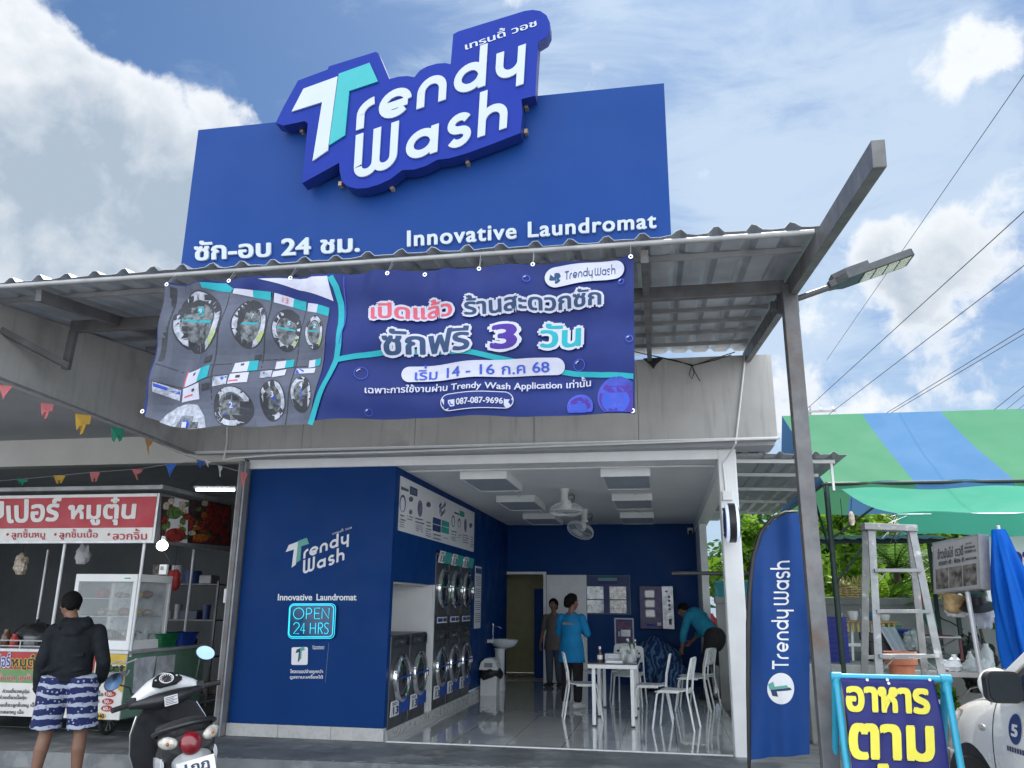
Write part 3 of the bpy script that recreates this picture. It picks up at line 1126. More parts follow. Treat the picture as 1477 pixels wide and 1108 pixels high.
for poly, mt in (([(410, 135), (560, 128), (612, 165), (590, 188), (420, 165)], 'print_teal'), ([(615, 165), (742, 180), (738, 220), (606, 195)], 'print_white'), ([(744, 180), (862, 195), (858, 250), (738, 222)], 'print_teal'),
                 ([(882, 200), (985, 218), (975, 272), (876, 258)], 'print_white'), ([(985, 218), (1066, 240), (1060, 296), (975, 272)], 'print_teal'),
                 ([(1076, 248), (1150, 265), (1140, 318), (1072, 300)], 'print_white'), ([(1150, 265), (1224, 288), (1218, 345), (1140, 318)], 'print_teal'),
                 ([(312, 700), (420, 680), (400, 775), (300, 795)], 'print_white'), ([(420, 680), (490, 665), (480, 745), (400, 775)], 'print_teal'),
                 ([(290, 805), (420, 780), (415, 880), (280, 892)], 'print_white'), ([(120, 770), (275, 815), (262, 880), (112, 830)], 'print_silver'), ([(125, 780), (270, 822), (268, 842), (122, 800)], 'print_blue'),
                 ([(630, 645), (720, 632), (712, 700), (620, 712)], 'print_white'), ([(720, 632), (778, 625), (770, 690), (712, 700)], 'print_teal'),
                 ([(612, 722), (725, 705), (718, 772), (604, 790)], 'print_white'), ([(515, 745), (600, 730), (596, 790), (508, 805)], 'print_silver'), ([(518, 750), (596, 738), (594, 758), (515, 770)], 'print_blue'),
                 ([(884, 630), (945, 622), (938, 672), (876, 680)], 'print_white'), ([(945, 622), (998, 615), (992, 665), (938, 672)], 'print_teal'),
                 ([(866, 695), (952, 682), (946, 722), (860, 734)], 'print_white'), ([(790, 695), (860, 686), (855, 730), (786, 740)], 'print_silver'), ([(793, 700), (856, 690), (854, 706), (791, 716)], 'print_blue'),
                 ([(1090, 620), (1130, 614), (1124, 660), (1084, 666)], 'print_white'), ([(1130, 614), (1170, 608), (1162, 652), (1124, 660)], 'print_teal'),
                 ([(1012, 676), (1130, 668), (1124, 700), (1006, 710)], 'print_white'), ([(1012, 678), (1060, 674), (1056, 704), (1008, 709)], 'print_blue'),
                 ([(360, 708), (380, 704), (378, 722), (358, 726)], 'print_dark'), ([(362, 815), (384, 810), (382, 828), (360, 832)], 'print_dark'),
                 ([(668, 648), (690, 645), (688, 660), (666, 663)], 'print_dark'), ([(650, 730), (676, 727), (674, 745), (648, 748)], 'print_dark'),
                 ([(300, 855), (370, 845), (368, 856), (298, 866)], 'print_pink'), ([(612, 765), (665, 757), (664, 768), (610, 775)], 'print_pink'), ([(312, 690), (320, 690), (300, 795), (292, 795)], 'print_pink'),
                 ([(445, 610), (498, 600), (490, 640), (438, 650)], 'print_dark'), ([(755, 595), (800, 588), (795, 618), (750, 625)], 'print_dark'), ([(440, 790), (490, 782), (486, 820), (436, 830)], 'print_dark')):
    paint(Z(poly), mt)
# teal waves, bubbles, pills
band([z5(*p) for p in ((1235, 92), (1272, 160), (1296, 260), (1306, 400), (1300, 540), (1282, 630), (1235, 740), (1180, 850), (1140, 940), (1105, 1036))], 8.5, 'print_teal')
band([(492, 522), (520, 516), (556, 511), (620, 508), (680, 512), (730, 521), (780, 531), (830, 540), (870, 545), (914, 546)], 7.5, 'print_teal')
band([(497, 400), (500, 470), (494, 500)], 1.5, 'print_bubble')
for cx, cy, r in ((893, 577, 30), (838, 590, 19)):
    for q in (1, .86, .66):
        paint([p for p in ell(cx - (1 - q) * r * .4, cy + (1 - q) * r * .5, r * q, r * q) if p[0] < 914 and p[1] < 600], ('print_bubble', 'print_violet', 'print_blue')[(1, .86, .66).index(q)])
for cx, cy, r in ((524, 541, 9), (836, 528, 8), (760, 404, 5), (535, 597, 5), (908, 492, 5), (896, 408, 4)):
    band(ell(cx, cy, r, r, 20) + [(cx + r, cy)], 1.0, 'print_bubble')
    band(arc(cx, cy, r * .7, r * .7, 200, 260, 5), 1.2, 'print_white')
def pill(ax, ay, ra, bx, by, rb, mat):
    a = math.degrees(math.atan2(by - ay, bx - ax))
    paint(arc(ax, ay, ra, ra, a + 90, a + 270, 14) + arc(bx, by, rb, rb, a - 90, a + 90, 14), mat)
pill(801, 400, 15.5, 887, 389, 13.5, 'print_white')
pill(592, 541.5, 11.5, 803, 529.5, 12, 'print_white')
pill(651, 584, 12.5, 730, 580, 12.5, 'print_white')
pill(651, 584, 11.3, 730, 580, 11.3, 'vinyl_blue')
paint(ell(801, 400, 9.5, 10), 'print_navy')
paint([(795, 399), (798, 395), (802, 394.5), (801, 407), (798, 409), (799.5, 398.6)], 'print_white')
paint([(802, 394.4), (808, 393.5), (809.5, 397), (804.5, 398), (804, 405), (801.2, 407)], 'print_teal')
paint([(650, 581), (660, 580.3), (660, 590), (650, 590.7)], 'print_white')
band([(652.5, 583), (653.5, 587), (657.5, 588.3)], 2, 'print_blue')
mbA.build('print', bn, cut=bcut(0))
mb = MB()
for s_, q, mt, b_, h_ in (
        ('เปิดแล้ว', [(539, 463), (653, 457), (653, 433), (539, 439)], 'print_pink', .03, .13),
        ('ร้านสะดวกซัก', [(672, 456), (867, 443), (867, 417), (672, 430)], 'print_navy', .03, .13),
        ('ซักฟรี', [(557, 515), (680, 509), (680, 474), (557, 479)], 'print_navy', .03, .10),
        ('3', [(713, 507), (745, 505), (745, 470), (713, 472)], 'print_violet', .04, .11),
        ('วัน', [(782, 504), (837, 501), (837, 464), (782, 468)], 'print_teal', .03, .11)):
    text(mb, s_, q, mt, oN, NF, .018, bold=b_, halo=h_, halo_mat='print_white', step=.00012)
text(mb, 'เริ่ม 14 - 16 ก.ค 68', [(600, 550), (793, 538), (793, 517), (600, 528)], 'print_blue', oN, NF, .020, bold=.012, step=.0001)
text(mb, 'เฉพาะการใช้งานผ่าน Trendy Wash Application เท่านั้น', [(532, 574), (853, 563), (853, 545), (532, 557)], 'print_white', oN, NF, .020, bold=.018, step=.0001)
text(mb, '087-087-9696', [(663, 588.5), (728, 586), (728, 577.5), (663, 580)], 'print_white', oN, NF, .019, bold=.03, step=.0001)
text(mb, '13', [z5(925, 252), z5(955, 258), z5(960, 225), z5(930, 220)], 'print_pink', oN, NF, .018, step=.0001)
for i, (cx, cy) in enumerate(((400, 308), (742, 345), (965, 385), (1140, 412))):
    text(mb, '9752'[i], [z5(cx - 9, cy + 14), z5(cx + 9, cy + 14), z5(cx + 9, cy - 14), z5(cx - 9, cy - 14)], 'print_white', oN, NF, .018, step=.0001)
for s_, cx, cy in (('2', 627, 922), ('3', 870, 845), ('4', 1053, 788), ('1', 330, 1048)):
    text(mb, s_, [z5(cx - 9, cy + 18), z5(cx + 9, cy + 18), z5(cx + 9, cy - 18), z5(cx - 9, cy - 18)], 'print_white', oN, NF, .018, step=.0001, bold=.03)
def fw_(u, v, l):
    f = affine3([(0, 0), (13.9, 0), (0, 1.4)], [(815, 405), (893, 394), (815, 392)])
    p = f(u, v)
    q = oN(*p)
    return Vector((q.x, q.y - l, q.z))
xx = strokes(mb, 'Trendy', fw_, 'print_navy', .018, .2, .22, dstep=.0001)
def fw2_(u, v, l):
    return fw_(u, v * .82, l)
strokes(mb, 'W', fw2_, 'print_navy', .018, .2, .22, x=xx + .3, dstep=.0001)
strokes(mb, 'ash', fw_, 'print_navy', .018, .2, .22, x=xx + 2.1, dstep=.0001)
mb.build('lettering', bn, cut=bcut(0))
mb = MB()
for px, py in ((243, 412), (561, 397), (612, 395), (690, 386), (768, 380), (910, 374), (207, 594), (913, 597), (330, 405), (420, 402)):
    q = oN(px, py)
    q.y += bdisp(q.x, q.z) - .004
    MB().lathe([(.012, 0), (.014, .003), (.007, .003), (.007, 0)], q, 'chrome', 10, az=(0, -1, 0)).build('eyelet', bn)
mb = MB()
for px, py in ((243, 411), (561, 396), (690, 385), (768, 379), (910, 373), (330, 404), (420, 400)):
    q = oN(px, py)
    q.y += bdisp(q.x, q.z)
    MB().tube([(q.x, q.y - .006, q.z), (q.x, 4.68, zs(4.7) - .06), (q.x + .005, 4.70, zs(4.7) - .024), (q.x, 4.722, zs(4.7) - .045), (q.x, q.y + .004, q.z)], .0016, 'steel_grey', 5).build('tie', bn)

# ------------------------------------------------------------------ lettering on the blue front wall
oW = lambda px, py: onY(px, py, FY)
wa = affine3([(472, 400), (1298, 160), (690, 640)], [(412.4, 796.3), (503.2, 770.5), (437, 828)])
def fzw(a, b, l):
    q = oW(*wa(a, b))
    return Vector((q.x, q.y - l, q.z))
mk('letter_green', (0.10, 0.36, 0.31), .5, var=.03)
mb = MB()
logo(mb, fzw, .006, 'letter_bright', 'letter_green', depth=.004)
text(mb, 'เทรนดี้ วอช', [wa(1088, 178), wa(1340, 92), wa(1334, 60), wa(1084, 146)], 'letter_bright', oW, NF, .004)
tag(mb.build('wall_wordmark'), 'slanted white and green wordmark fixed to the blue front wall', 'lettering')
mb = MB()
text(mb, 'Innovative', [(401, 866), (450, 866), (450, 857), (401, 857)], 'letter_bright', oW, NF, .004, bold=.03, shear=.012)
text(mb, 'Laundromat', [(457, 866), (514, 866), (514, 857), (457, 857)], 'letter_bright', oW, NF, .004, bold=.03)
tag(mb.build('wall_slogan'), 'small white slogan above the neon sign on the blue front wall', 'lettering')
z8 = lambda a, b: (380 + a / 4.2625, 740 + b / 4.2625)
mk('sticker_white', (0.78, 0.78, 0.8), .5, var=.02)
mk('thin_line', (0.15, 0.18, 0.28), .5)
ds = thing('app_sticker', 'white app icon sticker with thai text low on the blue wall', 'sticker', oW(442, 960))
mb = MB()
r_ = 10
sq = []
for (cx, cy, a0) in ((184, 836, 180), (264, 834, 270), (262, 924, 0), (182, 924, 90)):
    sq += arc(cx, cy, r_, r_, a0, a0 + 90, 5)
mb.flat([oW(*z8(*p)) + Vector((0, -.003, 0)) for p in sq], 'sticker_white')
ia = affine3([(472, 400), (778, 293), (546, 575)], [(198, 862), (256, 842), (212, 918)])
mk('icon_navy', (0.01, 0.03, 0.10), .5)
for poly, mt, l in ((T_WHITE, 'icon_navy', .005), (T_TEAL, 'letter_green', .006)):
    mb.flat([oW(*z8(*ia(*p))) + Vector((0, -l, 0)) for p in poly], mt)
mb.build('icon', ds)
mb = MB()
text(mb, 'Download', [z8(303, 827), z8(374, 828), z8(374, 817), z8(303, 816)], 'letter_bright', oW, NF, .003, bold=.02)
text(mb, 'Application', [z8(303, 840), z8(374, 840), z8(374, 829), z8(303, 829)], 'letter_bright', oW, NF, .003, bold=.02)
text(mb, 'โหลดแอปจ่ายถูกกว่า', [z8(166, 992), z8(366, 990), z8(366, 962), z8(166, 960)], 'letter_bright', oW, NF, .003, bold=.025)
text(mb, 'ดูสถานะเครื่องได้', [z8(164, 1024), z8(366, 1024), z8(366, 992), z8(164, 992)], 'letter_bright', oW, NF, .003, bold=.025)
mb.build('lettering', ds)
MB().tube([oW(*z8(403, 798)) + Vector((0, -.003, 0)), oW(*z8(380, 1045)) + Vector((0, -.003, 0))], .003, 'thin_line', 5).build('divider', ds)

# neon sign
mk('neon', (0.02, 0.4, 0.5), .4, emit=(0.03, 0.62, 0.85), es=0.62)
mk('neon_back', (0.02, 0.07, 0.16), .15, var=.05)
ne = thing('neon_sign', 'glowing cyan neon open sign with rounded border on the blue wall', 'neon sign', oW(448, 896))
NY = FY - .05
oNe = lambda px, py: onY(px, py, NY)
def rrect(x0, y0, x1, y1, r, sl=0.0, n=6):
    p = []
    for cx, cy, a0 in ((x0 + r, y0 + r, 180), (x1 - r, y0 + r, 270), (x1 - r, y1 - r, 0), (x0 + r, y1 - r, 90)):
        p += arc(cx, cy, r, r, a0, a0 + 90, n)
    return [(a + sl * (y1 - b), b) for a, b in p]
bp = rrect(155, 566, 424, 762, 26, .05)
mb = MB()
mb.prism([oNe(*z8(*p)) + Vector((0, .012, 0)) for p in rrect(148, 560, 434, 770, 28, .05)], (0, .008, 0), 'neon_back')
mb.build('backing', ne)
mb = MB()
mb.tube([oNe(*z8(*p)) for p in bp], .006, 'neon', 8, closed=True)
mb.tube([oNe(*z8(*p)) + Vector((0, .004, 0)) for p in rrect(149, 558, 434, 772, 30, .05)], .0035, 'neon', 6, closed=True)
mb.build('border', ne, smooth=50)
mb = MB()
def nstroke(pts):
    mb.tube([oNe(*z8(a + .05 * (670 - b), b)) for a, b in pts], .0045, 'neon', 6)
nstroke(ell(214, 618, 32, 34, 24) + [(246, 618)])
nstroke([(262, 652), (262, 585)] + arc(276, 603, 18, 18, 270, 450, 8) + [(262, 621)])
nstroke([(345, 585), (312, 585), (312, 650), (345, 650)]); nstroke([(312, 617), (340, 617)])
nstroke([(358, 650), (358, 586), (400, 650), (400, 586)])
nstroke(arc(204, 692, 18, 18, 190, 380, 8) + [(188, 742), (222, 742)])
nstroke([(250, 742), (250, 676), (230, 722), (258, 722)])
nstroke([(290, 676), (290, 742)]); nstroke([(290, 708), (322, 708)]); nstroke([(322, 676), (322, 742)])
nstroke([(340, 742), (340, 676)] + arc(350, 692, 16, 16, 270, 450, 8) + [(340, 708)]); nstroke([(350, 708), (366, 742)])
nstroke([(402, 682), (392, 676), (380, 680), (377, 692), (384, 704), (396, 712), (402, 726), (396, 740), (384, 743), (376, 736)])
mb.build('tubes', ne, smooth=50)

# ================================================================== inside the laundromat
mk('machine_grey', (0.075, 0.08, 0.088), 0.38, 0.35, .12, 4)
mk('machine_panel', (0.035, 0.037, 0.042), 0.35, .2)
mk('glass_dark', (0.015, 0.017, 0.02), 0.06, var=.1, spec=.8, coat=.6)
mk('label_white', (0.68, 0.68, 0.70), .5, var=.02)
mk('label_ink', (0.03, 0.03, 0.07), .6)
mk('label_teal', (0.03, 0.33, 0.29), .5)
mk('label_blue', (0.012, 0.06, 0.30), .45)
mk('chair_white', (0.70, 0.71, 0.71), .4, var=.05)
mk('lamp_panel', (0.42, 0.46, 0.52), .5, var=.03)


def washer_body(t, h):
    MB().box(-.8, 0, 0.006, .714, 0, h, 'machine_grey').build('body', t, local=True, bevel=.012)


def door_parts(t, cz, r, cy=.36):
    X_ = (1, 0, 0)
    mb = MB()
    mb.lathe([(r * .74, .012), (r * .76, .05), (r * .86, .062), (r * .97, .05), (r, .022), (r, .001)], (0, cy, cz), 'chrome', 32, az=X_)
    b = mb.build('door_ring', t, local=True, smooth=40)
    mb = MB()
    mb.lathe([(r * .75, .03), (r * .6, .052), (r * .35, .066), (1e-6, .07)], (0, cy, cz), 'glass_dark', 32, az=X_)
    mb.build('glass', b, local=True, smooth=60)
    MB().box(.012, .07, cy + r * .80, cy + r * 1.02, cz - .05, cz + .05, 'chrome').build('door_handle', b, local=True, bevel=.008)


def price_plate(t, name, y0, y1, z0, z1, mat2, txt, split=.5, tilt=0.02):
    mb = MB()
    ym = y0 + (y1 - y0) * split
    mb.prism([(.022, y0, z0), (.022, ym, z0), (.022 + tilt, ym - .01, z1), (.022 + tilt, y0 + .02, z1)], (-.01, 0, 0), 'label_white')
    if mat2:
        mb.prism([(.021, ym + .002, z0), (.021, y1, z0 + .01), (.021 + tilt, y1, z1), (.021 + tilt, ym + .002, z1)], (-.01, 0, 0), mat2)
    mb.build(name, t, local=True)
    mb = MB()
    f = lambda a, b: Vector((.0235 + tilt * b, y0 + .025 + a * (ym - y0 - .05), z0 + b * (z1 - z0)))
    text(mb, txt, [(.25, .12), (1, .12), (1, .62), (.25, .62)], 'label_ink', f, (1, 0, 0), .001, bold=.03)
    for k_ in range(2):
        mb.flat([f(.1, .74 + k_ * .1) + Vector((.001, 0, 0)), f(.85, .74 + k_ * .1) + Vector((.001, 0, 0)), f(.85, .79 + k_ * .1) + Vector((.001, 0, 0)), f(.1, .79 + k_ * .1) + Vector((.001, 0, 0))], 'label_ink')
    mb.build('price_lettering', t, local=True)


def washer_proto(name, label):
    t = thing(name, label, 'washing machine')
    washer_body(t, 1.0)
    mb = MB()
    mb.box(.001, .012, .03, .69, .86, .975, 'machine_panel')
    mb.box(.012, .016, .08, .24, .885, .95, 'machine_grey')
    mb.box(.012, .018, .50, .62, .88, .955, 'glass_dark')
    mb.lathe([(.022, 0), (.022, .02), (1e-6, .021)], (.012, .36, .915), 'chrome', 12, az=(1, 0, 0))
    mb.build('control_panel', t, local=True)
    door_parts(t, .52, .27)
    MB().box(.071, .076, .12, .60, .525, .545, 'label_blue').build('door_strip', t, local=True)
    price_plate(t, 'price_plate', .02, .70, .13, .29, 'label_blue', '13', .42, -.0)
    return t


w0 = washer_proto('washing_machine', 'grey front loading washing machine in the white niche nearest the street')
w0.location = (SX + .012, 9.15, .10)
dup(w0, (SX + .012, 9.885, .10), label='grey front loading washing machine in the white niche beside the white jamb')
for i, nm in enumerate(('next to the white niche', 'middle of the tall row', 'farthest from the street')):
    dup(w0, (SX + .004, 10.965 + i * .727, .10), label='grey lower washing machine under a dryer, ' + nm)

d0_ = thing('dryer', 'grey stacked dryer with teal price plate next to the white niche', 'dryer')
washer_body(d0_, 1.0)
mb = MB()
mb.box(.001, .012, .03, .69, .02, .20, 'machine_panel')
mb.box(.012, .018, .10, .60, .09, .17, 'label_white')
mb.box(.0185, .0195, .12, .36, .105, .155, 'label_blue')
mb.box(.0185, .0195, .40, .58, .105, .155, 'machine_panel')
mb.build('control_panel', d0_, local=True)
door_parts(d0_, .56, .285)
MB().box(.071, .076, .12, .60, .565, .58, 'label_teal').build('door_strip', d0_, local=True)
price_plate(d0_, 'price_plate', .02, .70, .90, 1.06, 'label_teal', '13', .42, .03)
d0_.location = (SX + .004, 10.965, 1.105)
dup(d0_, (SX + .004, 10.965 + .727, 1.105), label='grey stacked dryer in the middle of the tall row')
dup(d0_, (SX + .004, 10.965 + 1.454, 1.105), label='grey stacked dryer farthest from the street')

# instruction board over the machines
PXX = SX + .014
pb = thing('instruction_board', 'long white instruction board with round pictures above the washing machines', 'notice board', (PXX, 11.2, 2.28))
MB().box(SX + .001, PXX, 9.22, 13.22, 2.285, 2.93, 'label_white').build('panel', pb)
oP = lambda px, py: onX(px, py, PXX)
zz = lambda a, b: (560 + a / 8.2056, 680 + b / 8.2056)
mk('board_ink', (0.10, 0.11, 0.16), .6, var=.3, vs=40)
mk('board_navy', (0.02, 0.045, 0.16), .5)
mk('board_photo', (0.16, 0.15, 0.24), .5, var=.8, vs=25)
mb = MB()
lay = [.001]
def pp(pts, mat):
    lay[0] += .00008
    mb.flat([oP(*zz(*p)) + Vector((lay[0], 0, 0)) for p in pts], mat)
for (cx, cy, rx, ry, mt) in ((172, 380, 36, 105, 'board_navy'), (170, 390, 26, 85, 'label_white'), (270, 400, 32, 100, 'label_white'), (268, 330, 26, 32, 'board_ink'), (265, 480, 20, 32, 'board_photo'),
                             (375, 440, 30, 100, 'board_photo'), (475, 395, 26, 34, 'board_ink'), (470, 470, 20, 50, 'label_white'), (768, 590, 20, 70, 'board_navy'), (768, 595, 14, 55, 'label_white'), (838, 610, 18, 55, 'board_ink'), (838, 620, 12, 40, 'label_white'), (912, 640, 16, 82, 'board_photo'), (975, 640, 18, 30, 'board_ink')):
    pp(ell(cx, cy, rx, ry, 20), mt)
for poly, mt in (([(255, 170), (345, 210), (342, 300), (252, 270)], 'board_navy'), ([(270, 195), (330, 220), (328, 275), (268, 255)], 'board_ink'),
                 ([(845, 460), (900, 485), (898, 545), (842, 525)], 'label_teal'), ([(528, 540), (622, 570), (620, 640), (524, 615)], 'board_navy'), ([(630, 572), (720, 605), (718, 668), (628, 640)], 'label_teal'),
                 ([(524, 622), (620, 650), (618, 728), (522, 700)], 'board_navy'), ([(628, 648), (718, 676), (715, 745), (626, 722)], 'label_teal'),
                 ([(150, 175), (240, 215), (240, 245), (150, 215)], 'board_ink'), ([(780, 475), (838, 500), (838, 520), (780, 498)], 'board_ink')):
    pp(poly, mt)
for (x0, x1, y0, sl, nl, dy) in ((135, 205, 505, .28, 2, 50), (130, 200, 590, .28, 3, 26), (220, 300, 520, .28, 2, 34), (315, 425, 545, .26, 2, 42), (320, 420, 625, .26, 4, 22), (440, 505, 590, .26, 3, 40), (435, 500, 700, .26, 3, 26), (525, 640, 735, .25, 2, 45), (645, 710, 780, .25, 1, 20), (740, 800, 700, .25, 2, 36), (740, 800, 770, .25, 3, 18), (815, 860, 745, .25, 2, 28), (868, 945, 745, .25, 4, 28), (955, 1000, 770, .24, 5, 28)):
    for q in range(nl):
        h = dy * .38
        ya, yb = y0 + q * dy, y0 + q * dy + (x1 - x0) * sl
        e = rnd.uniform(.75, 1)
        n_ = 7                                # illegible small print: broken dashes
        for s_ in range(n_):
            if rnd.random() < .12:
                continue
            a0, a1 = s_ / n_ * e, (s_ + .8) / n_ * e
            pp([(x0 + (x1 - x0) * a0, ya + (yb - ya) * a0), (x0 + (x1 - x0) * a1, ya + (yb - ya) * a1), (x0 + (x1 - x0) * a1, ya + (yb - ya) * a1 + h), (x0 + (x1 - x0) * a0, ya + (yb - ya) * a0 + h)], 'board_ink')
la = affine3([(472, 400), (1298, 160), (690, 640)], [(597, 430), (678, 360), (617, 540)])
def fzp(a, b, l):
    q = oP(*zz(*la(a, b)))
    return Vector((q.x + l, q.y, q.z))
logo(mb, fzp, .004, 'board_navy', 'board_navy', w=.3)
mb.build('print', pb)

rp = thing('rules_poster', 'tall narrow white rules poster on the blue side wall', 'poster', (SX + .01, 13.64, 1.06))
MB().box(SX + .001, SX + .009, 13.41, 13.88, 1.065, 2.07, 'label_white').build('panel', rp)
mb = MB()
mb.box(SX + .009, SX + .0105, 13.43, 13.86, 1.95, 2.04, 'board_navy')
for q in range(24):
    z = 1.90 - q * .033
    if q % 6 == 5:
        continue
    y = 13.45
    while y < 13.80:
        w = rnd.uniform(.03, .09)
        mb.box(SX + .009, SX + .0102, y, min(y + w, 13.85), z - .012, z, 'board_ink')
        y += w + .015
mb.build('print', rp)

# wash basin and bin
mk('ceramic', (0.72, 0.73, 0.74), .12, var=.03)
ws = thing('wash_basin', 'white pedestal wash basin with chrome tap against the blue side wall', 'sink', (-2.80, 14.75, 0))
mb = MB()
mb.lathe([(.105, 0), (.10, .05), (.085, .3), (.09, .66), (.11, .70)], (-2.85, 14.75, 0), 'ceramic', 24)
mb.build('pedestal', ws, smooth=40)
mb = MB()
mb.lathe([(.10, .70), (.20, .74), (.255, .80), (.275, .845), (.255, .85), (.2, .80), (.08, .765), (1e-5, .76)], (-2.78, 14.75, 0), 'ceramic', 32, sx=.95, sy=1.0)
mb.box(-3.03, -2.92, 14.5, 15.0, .80, .855, 'ceramic')
mb.build('bowl', ws, smooth=40)
mb = MB()
mb.tube([(-2.98, 14.75, .85), (-2.98, 14.75, 1.06), (-2.96, 14.75, 1.075), (-2.86, 14.75, 1.06), (-2.83, 14.75, 1.03)], .012, 'chrome', 8)
mb.tube([(-2.98, 14.75, 1.06), (-2.98, 14.75, 1.12)], .008, 'chrome', 8)
mb.build('tap', ws, smooth=50)
bi = thing('waste_bin', 'white waste bin with swing lid and black liner beside the wash basin', 'bin', (-2.86, 13.98, 0))
MB().prism([(-3.0, 13.83, 0), (-2.72, 13.83, 0), (-2.72, 14.13, 0), (-3.0, 14.13, 0)], (0, 0, .3), 'pvc_white').build('bin_body', bi, bevel=.02)
mb = MB()
def bagf(u, v):
    a = u * 2 * math.pi
    r_ = .17 + .045 * math.sin(v * math.pi) + .012 * math.sin(a * 9 + v * 3)
    return Vector((-2.86 + r_ * math.cos(a) * (1.0), 13.98 + r_ * math.sin(a), .26 + .15 * v - .03 * math.sin(a * 2)))
mb.grid(bagf, 40, 6, 'black_plastic')
mb.build('liner', bi, smooth=50)
mb = MB()
mb.prism([(-3.02, 13.81, .40), (-2.70, 13.81, .40), (-2.73, 13.83, .52), (-2.80, 13.85, .58), (-2.92, 13.85, .58), (-2.99, 13.83, .52)], (0, .33, 0), 'pvc_white')
mb.box(-2.93, -2.79, 13.806, 13.81, .44, .51, 'steel_grey')
mb.build('lid', bi, bevel=.015)

# wall boards at the back
mb_ = thing('menu_board', 'navy wall board with four bright pictures beside the white door', 'board', (-1.0, BY, 1.3))
MB().box(-1.44, -.57, BY - .03, BY - .001, 1.28, 2.03, 'board_navy').build('panel', mb_)
mb = MB()
for a, b, c_, d_ in ((-1.425, -1.42, 1.29, 2.02), (-.59, -.585, 1.29, 2.02), (-1.42, -.59, 2.012, 2.017), (-1.42, -.59, 1.292, 1.297)):
    mb.box(a, b, BY - .0325, BY - .03, c_, d_, 'letter_green')
mb.box(-1.2, -.83, BY - .0325, BY - .03, 1.92, 1.975, 'letter_green')
mb.box(-1.2, -.83, BY - .0325, BY - .03, 1.865, 1.895, 'print_violet')
mb.build('title_strips', mb_)
mk('lit_photo', (0.5, 0.47, 0.42), .15, var=.7, vs=14, spec=.8)
mk('lit_photo_pale', (0.62, 0.66, 0.7), .15, var=.5, vs=10, spec=.8)
for i, (a, c_) in enumerate(((-1.42, 1.56), (-.98, 1.56), (-1.42, 1.30), (-.98, 1.30))):
    MB().box(a, a + .32, BY - .038, BY - .03, c_ + .01, c_ + .25, ('lit_photo_pale', 'lit_photo')[i % 2]).build('picture', mb_)
vm_ = thing('vending_machine', 'purple and silver wall vending machine with three windows', 'vending machine', (-.08, BY, 1.03))
mk('vend_purple', (0.05, 0.035, 0.15), .4)
mk('vend_silver', (0.42, 0.43, 0.45), .35, .5)
MB().box(-.40, .02, BY - .2, BY - .001, 1.03, 1.82, 'vend_purple').build('cabinet', vm_, bevel=.006)
MB().box(.022, .24, BY - .2, BY - .001, 1.03, 1.82, 'vend_silver').build('coin_panel', vm_, bevel=.006)
for z in (1.60, 1.42, 1.24):
    f = MB().prism([(-.30 + q[0], BY - .214, z + q[1]) for q in rrect(0, 0, .19, .145, .03)], (0, .013, 0), 'label_white').build('window', vm_)
    MB().prism([(-.285 + q[0], BY - .219, z + .015 + q[1]) for q in rrect(0, 0, .16, .115, .02)], (0, .004, 0), 'glass_dark').build('pane', f)
mb = MB()
for i in range(4):
    mb.lathe([(.022, 0), (.022, .012), (1e-6, .014)], (.16, BY - .2, 1.62 - i * .075), 'black_plastic', 14, az=(0, -1, 0))
mb.lathe([(.02, 0), (.02, .01), (1e-6, .012)], (.11, BY - .2, 1.72), 'black_plastic', 12, az=(0, -1, 0))
mb.box(.14, .19, BY - .21, BY - .2, 1.11, 1.22, 'black_plastic')
mb.build('buttons', vm_)
mb = MB()
mb.box(-.28, -.12, BY - .203, BY - .2, 1.08, 1.12, 'print_bubble')
mb.box(-.08, -.01, BY - .203, BY - .2, 1.09, 1.15, 'label_white')
mb.build('decal', vm_)
np_ = thing('notice_poster', 'small framed purple notice on the back wall behind the table jars', 'poster', (-.71, BY, .7))
MB().box(-.9, -.53, BY - .03, BY - .001, .68, 1.22, 'label_white').build('frame', np_)
mb = MB()
mb.box(-.875, -.555, BY - .034, BY - .03, .70, 1.195, 'vend_purple')
mb.box(-.78, -.60, BY - .036, BY - .034, .88, 1.0, 'vend_silver')
mb.prism([(-.78, BY - .0365, 1.13), (-.70, BY - .0365, 1.05), (-.66, BY - .0365, 1.06), (-.74, BY - .0365, 1.15)], (0, .002, 0), 'print_pink')
mb.box(-.83, -.8, BY - .036, BY - .034, .88, .97, 'label_white')
mb.box(-.86, -.57, BY - .036, BY - .034, 1.165, 1.18, 'print_bubble')
mb.build('print', np_)
cc = thing('security_camera', 'small white security camera high in the back corner', 'camera', (.62, BY, 2.85))
MB().box(.57, .67, BY - .05, BY - .001, 2.82, 2.94, 'pvc_white').build('base', cc, bevel=.01)
MB().ball((.62, BY - .07, 2.85), .04, 'black_plastic').build('lens', cc, smooth=60)

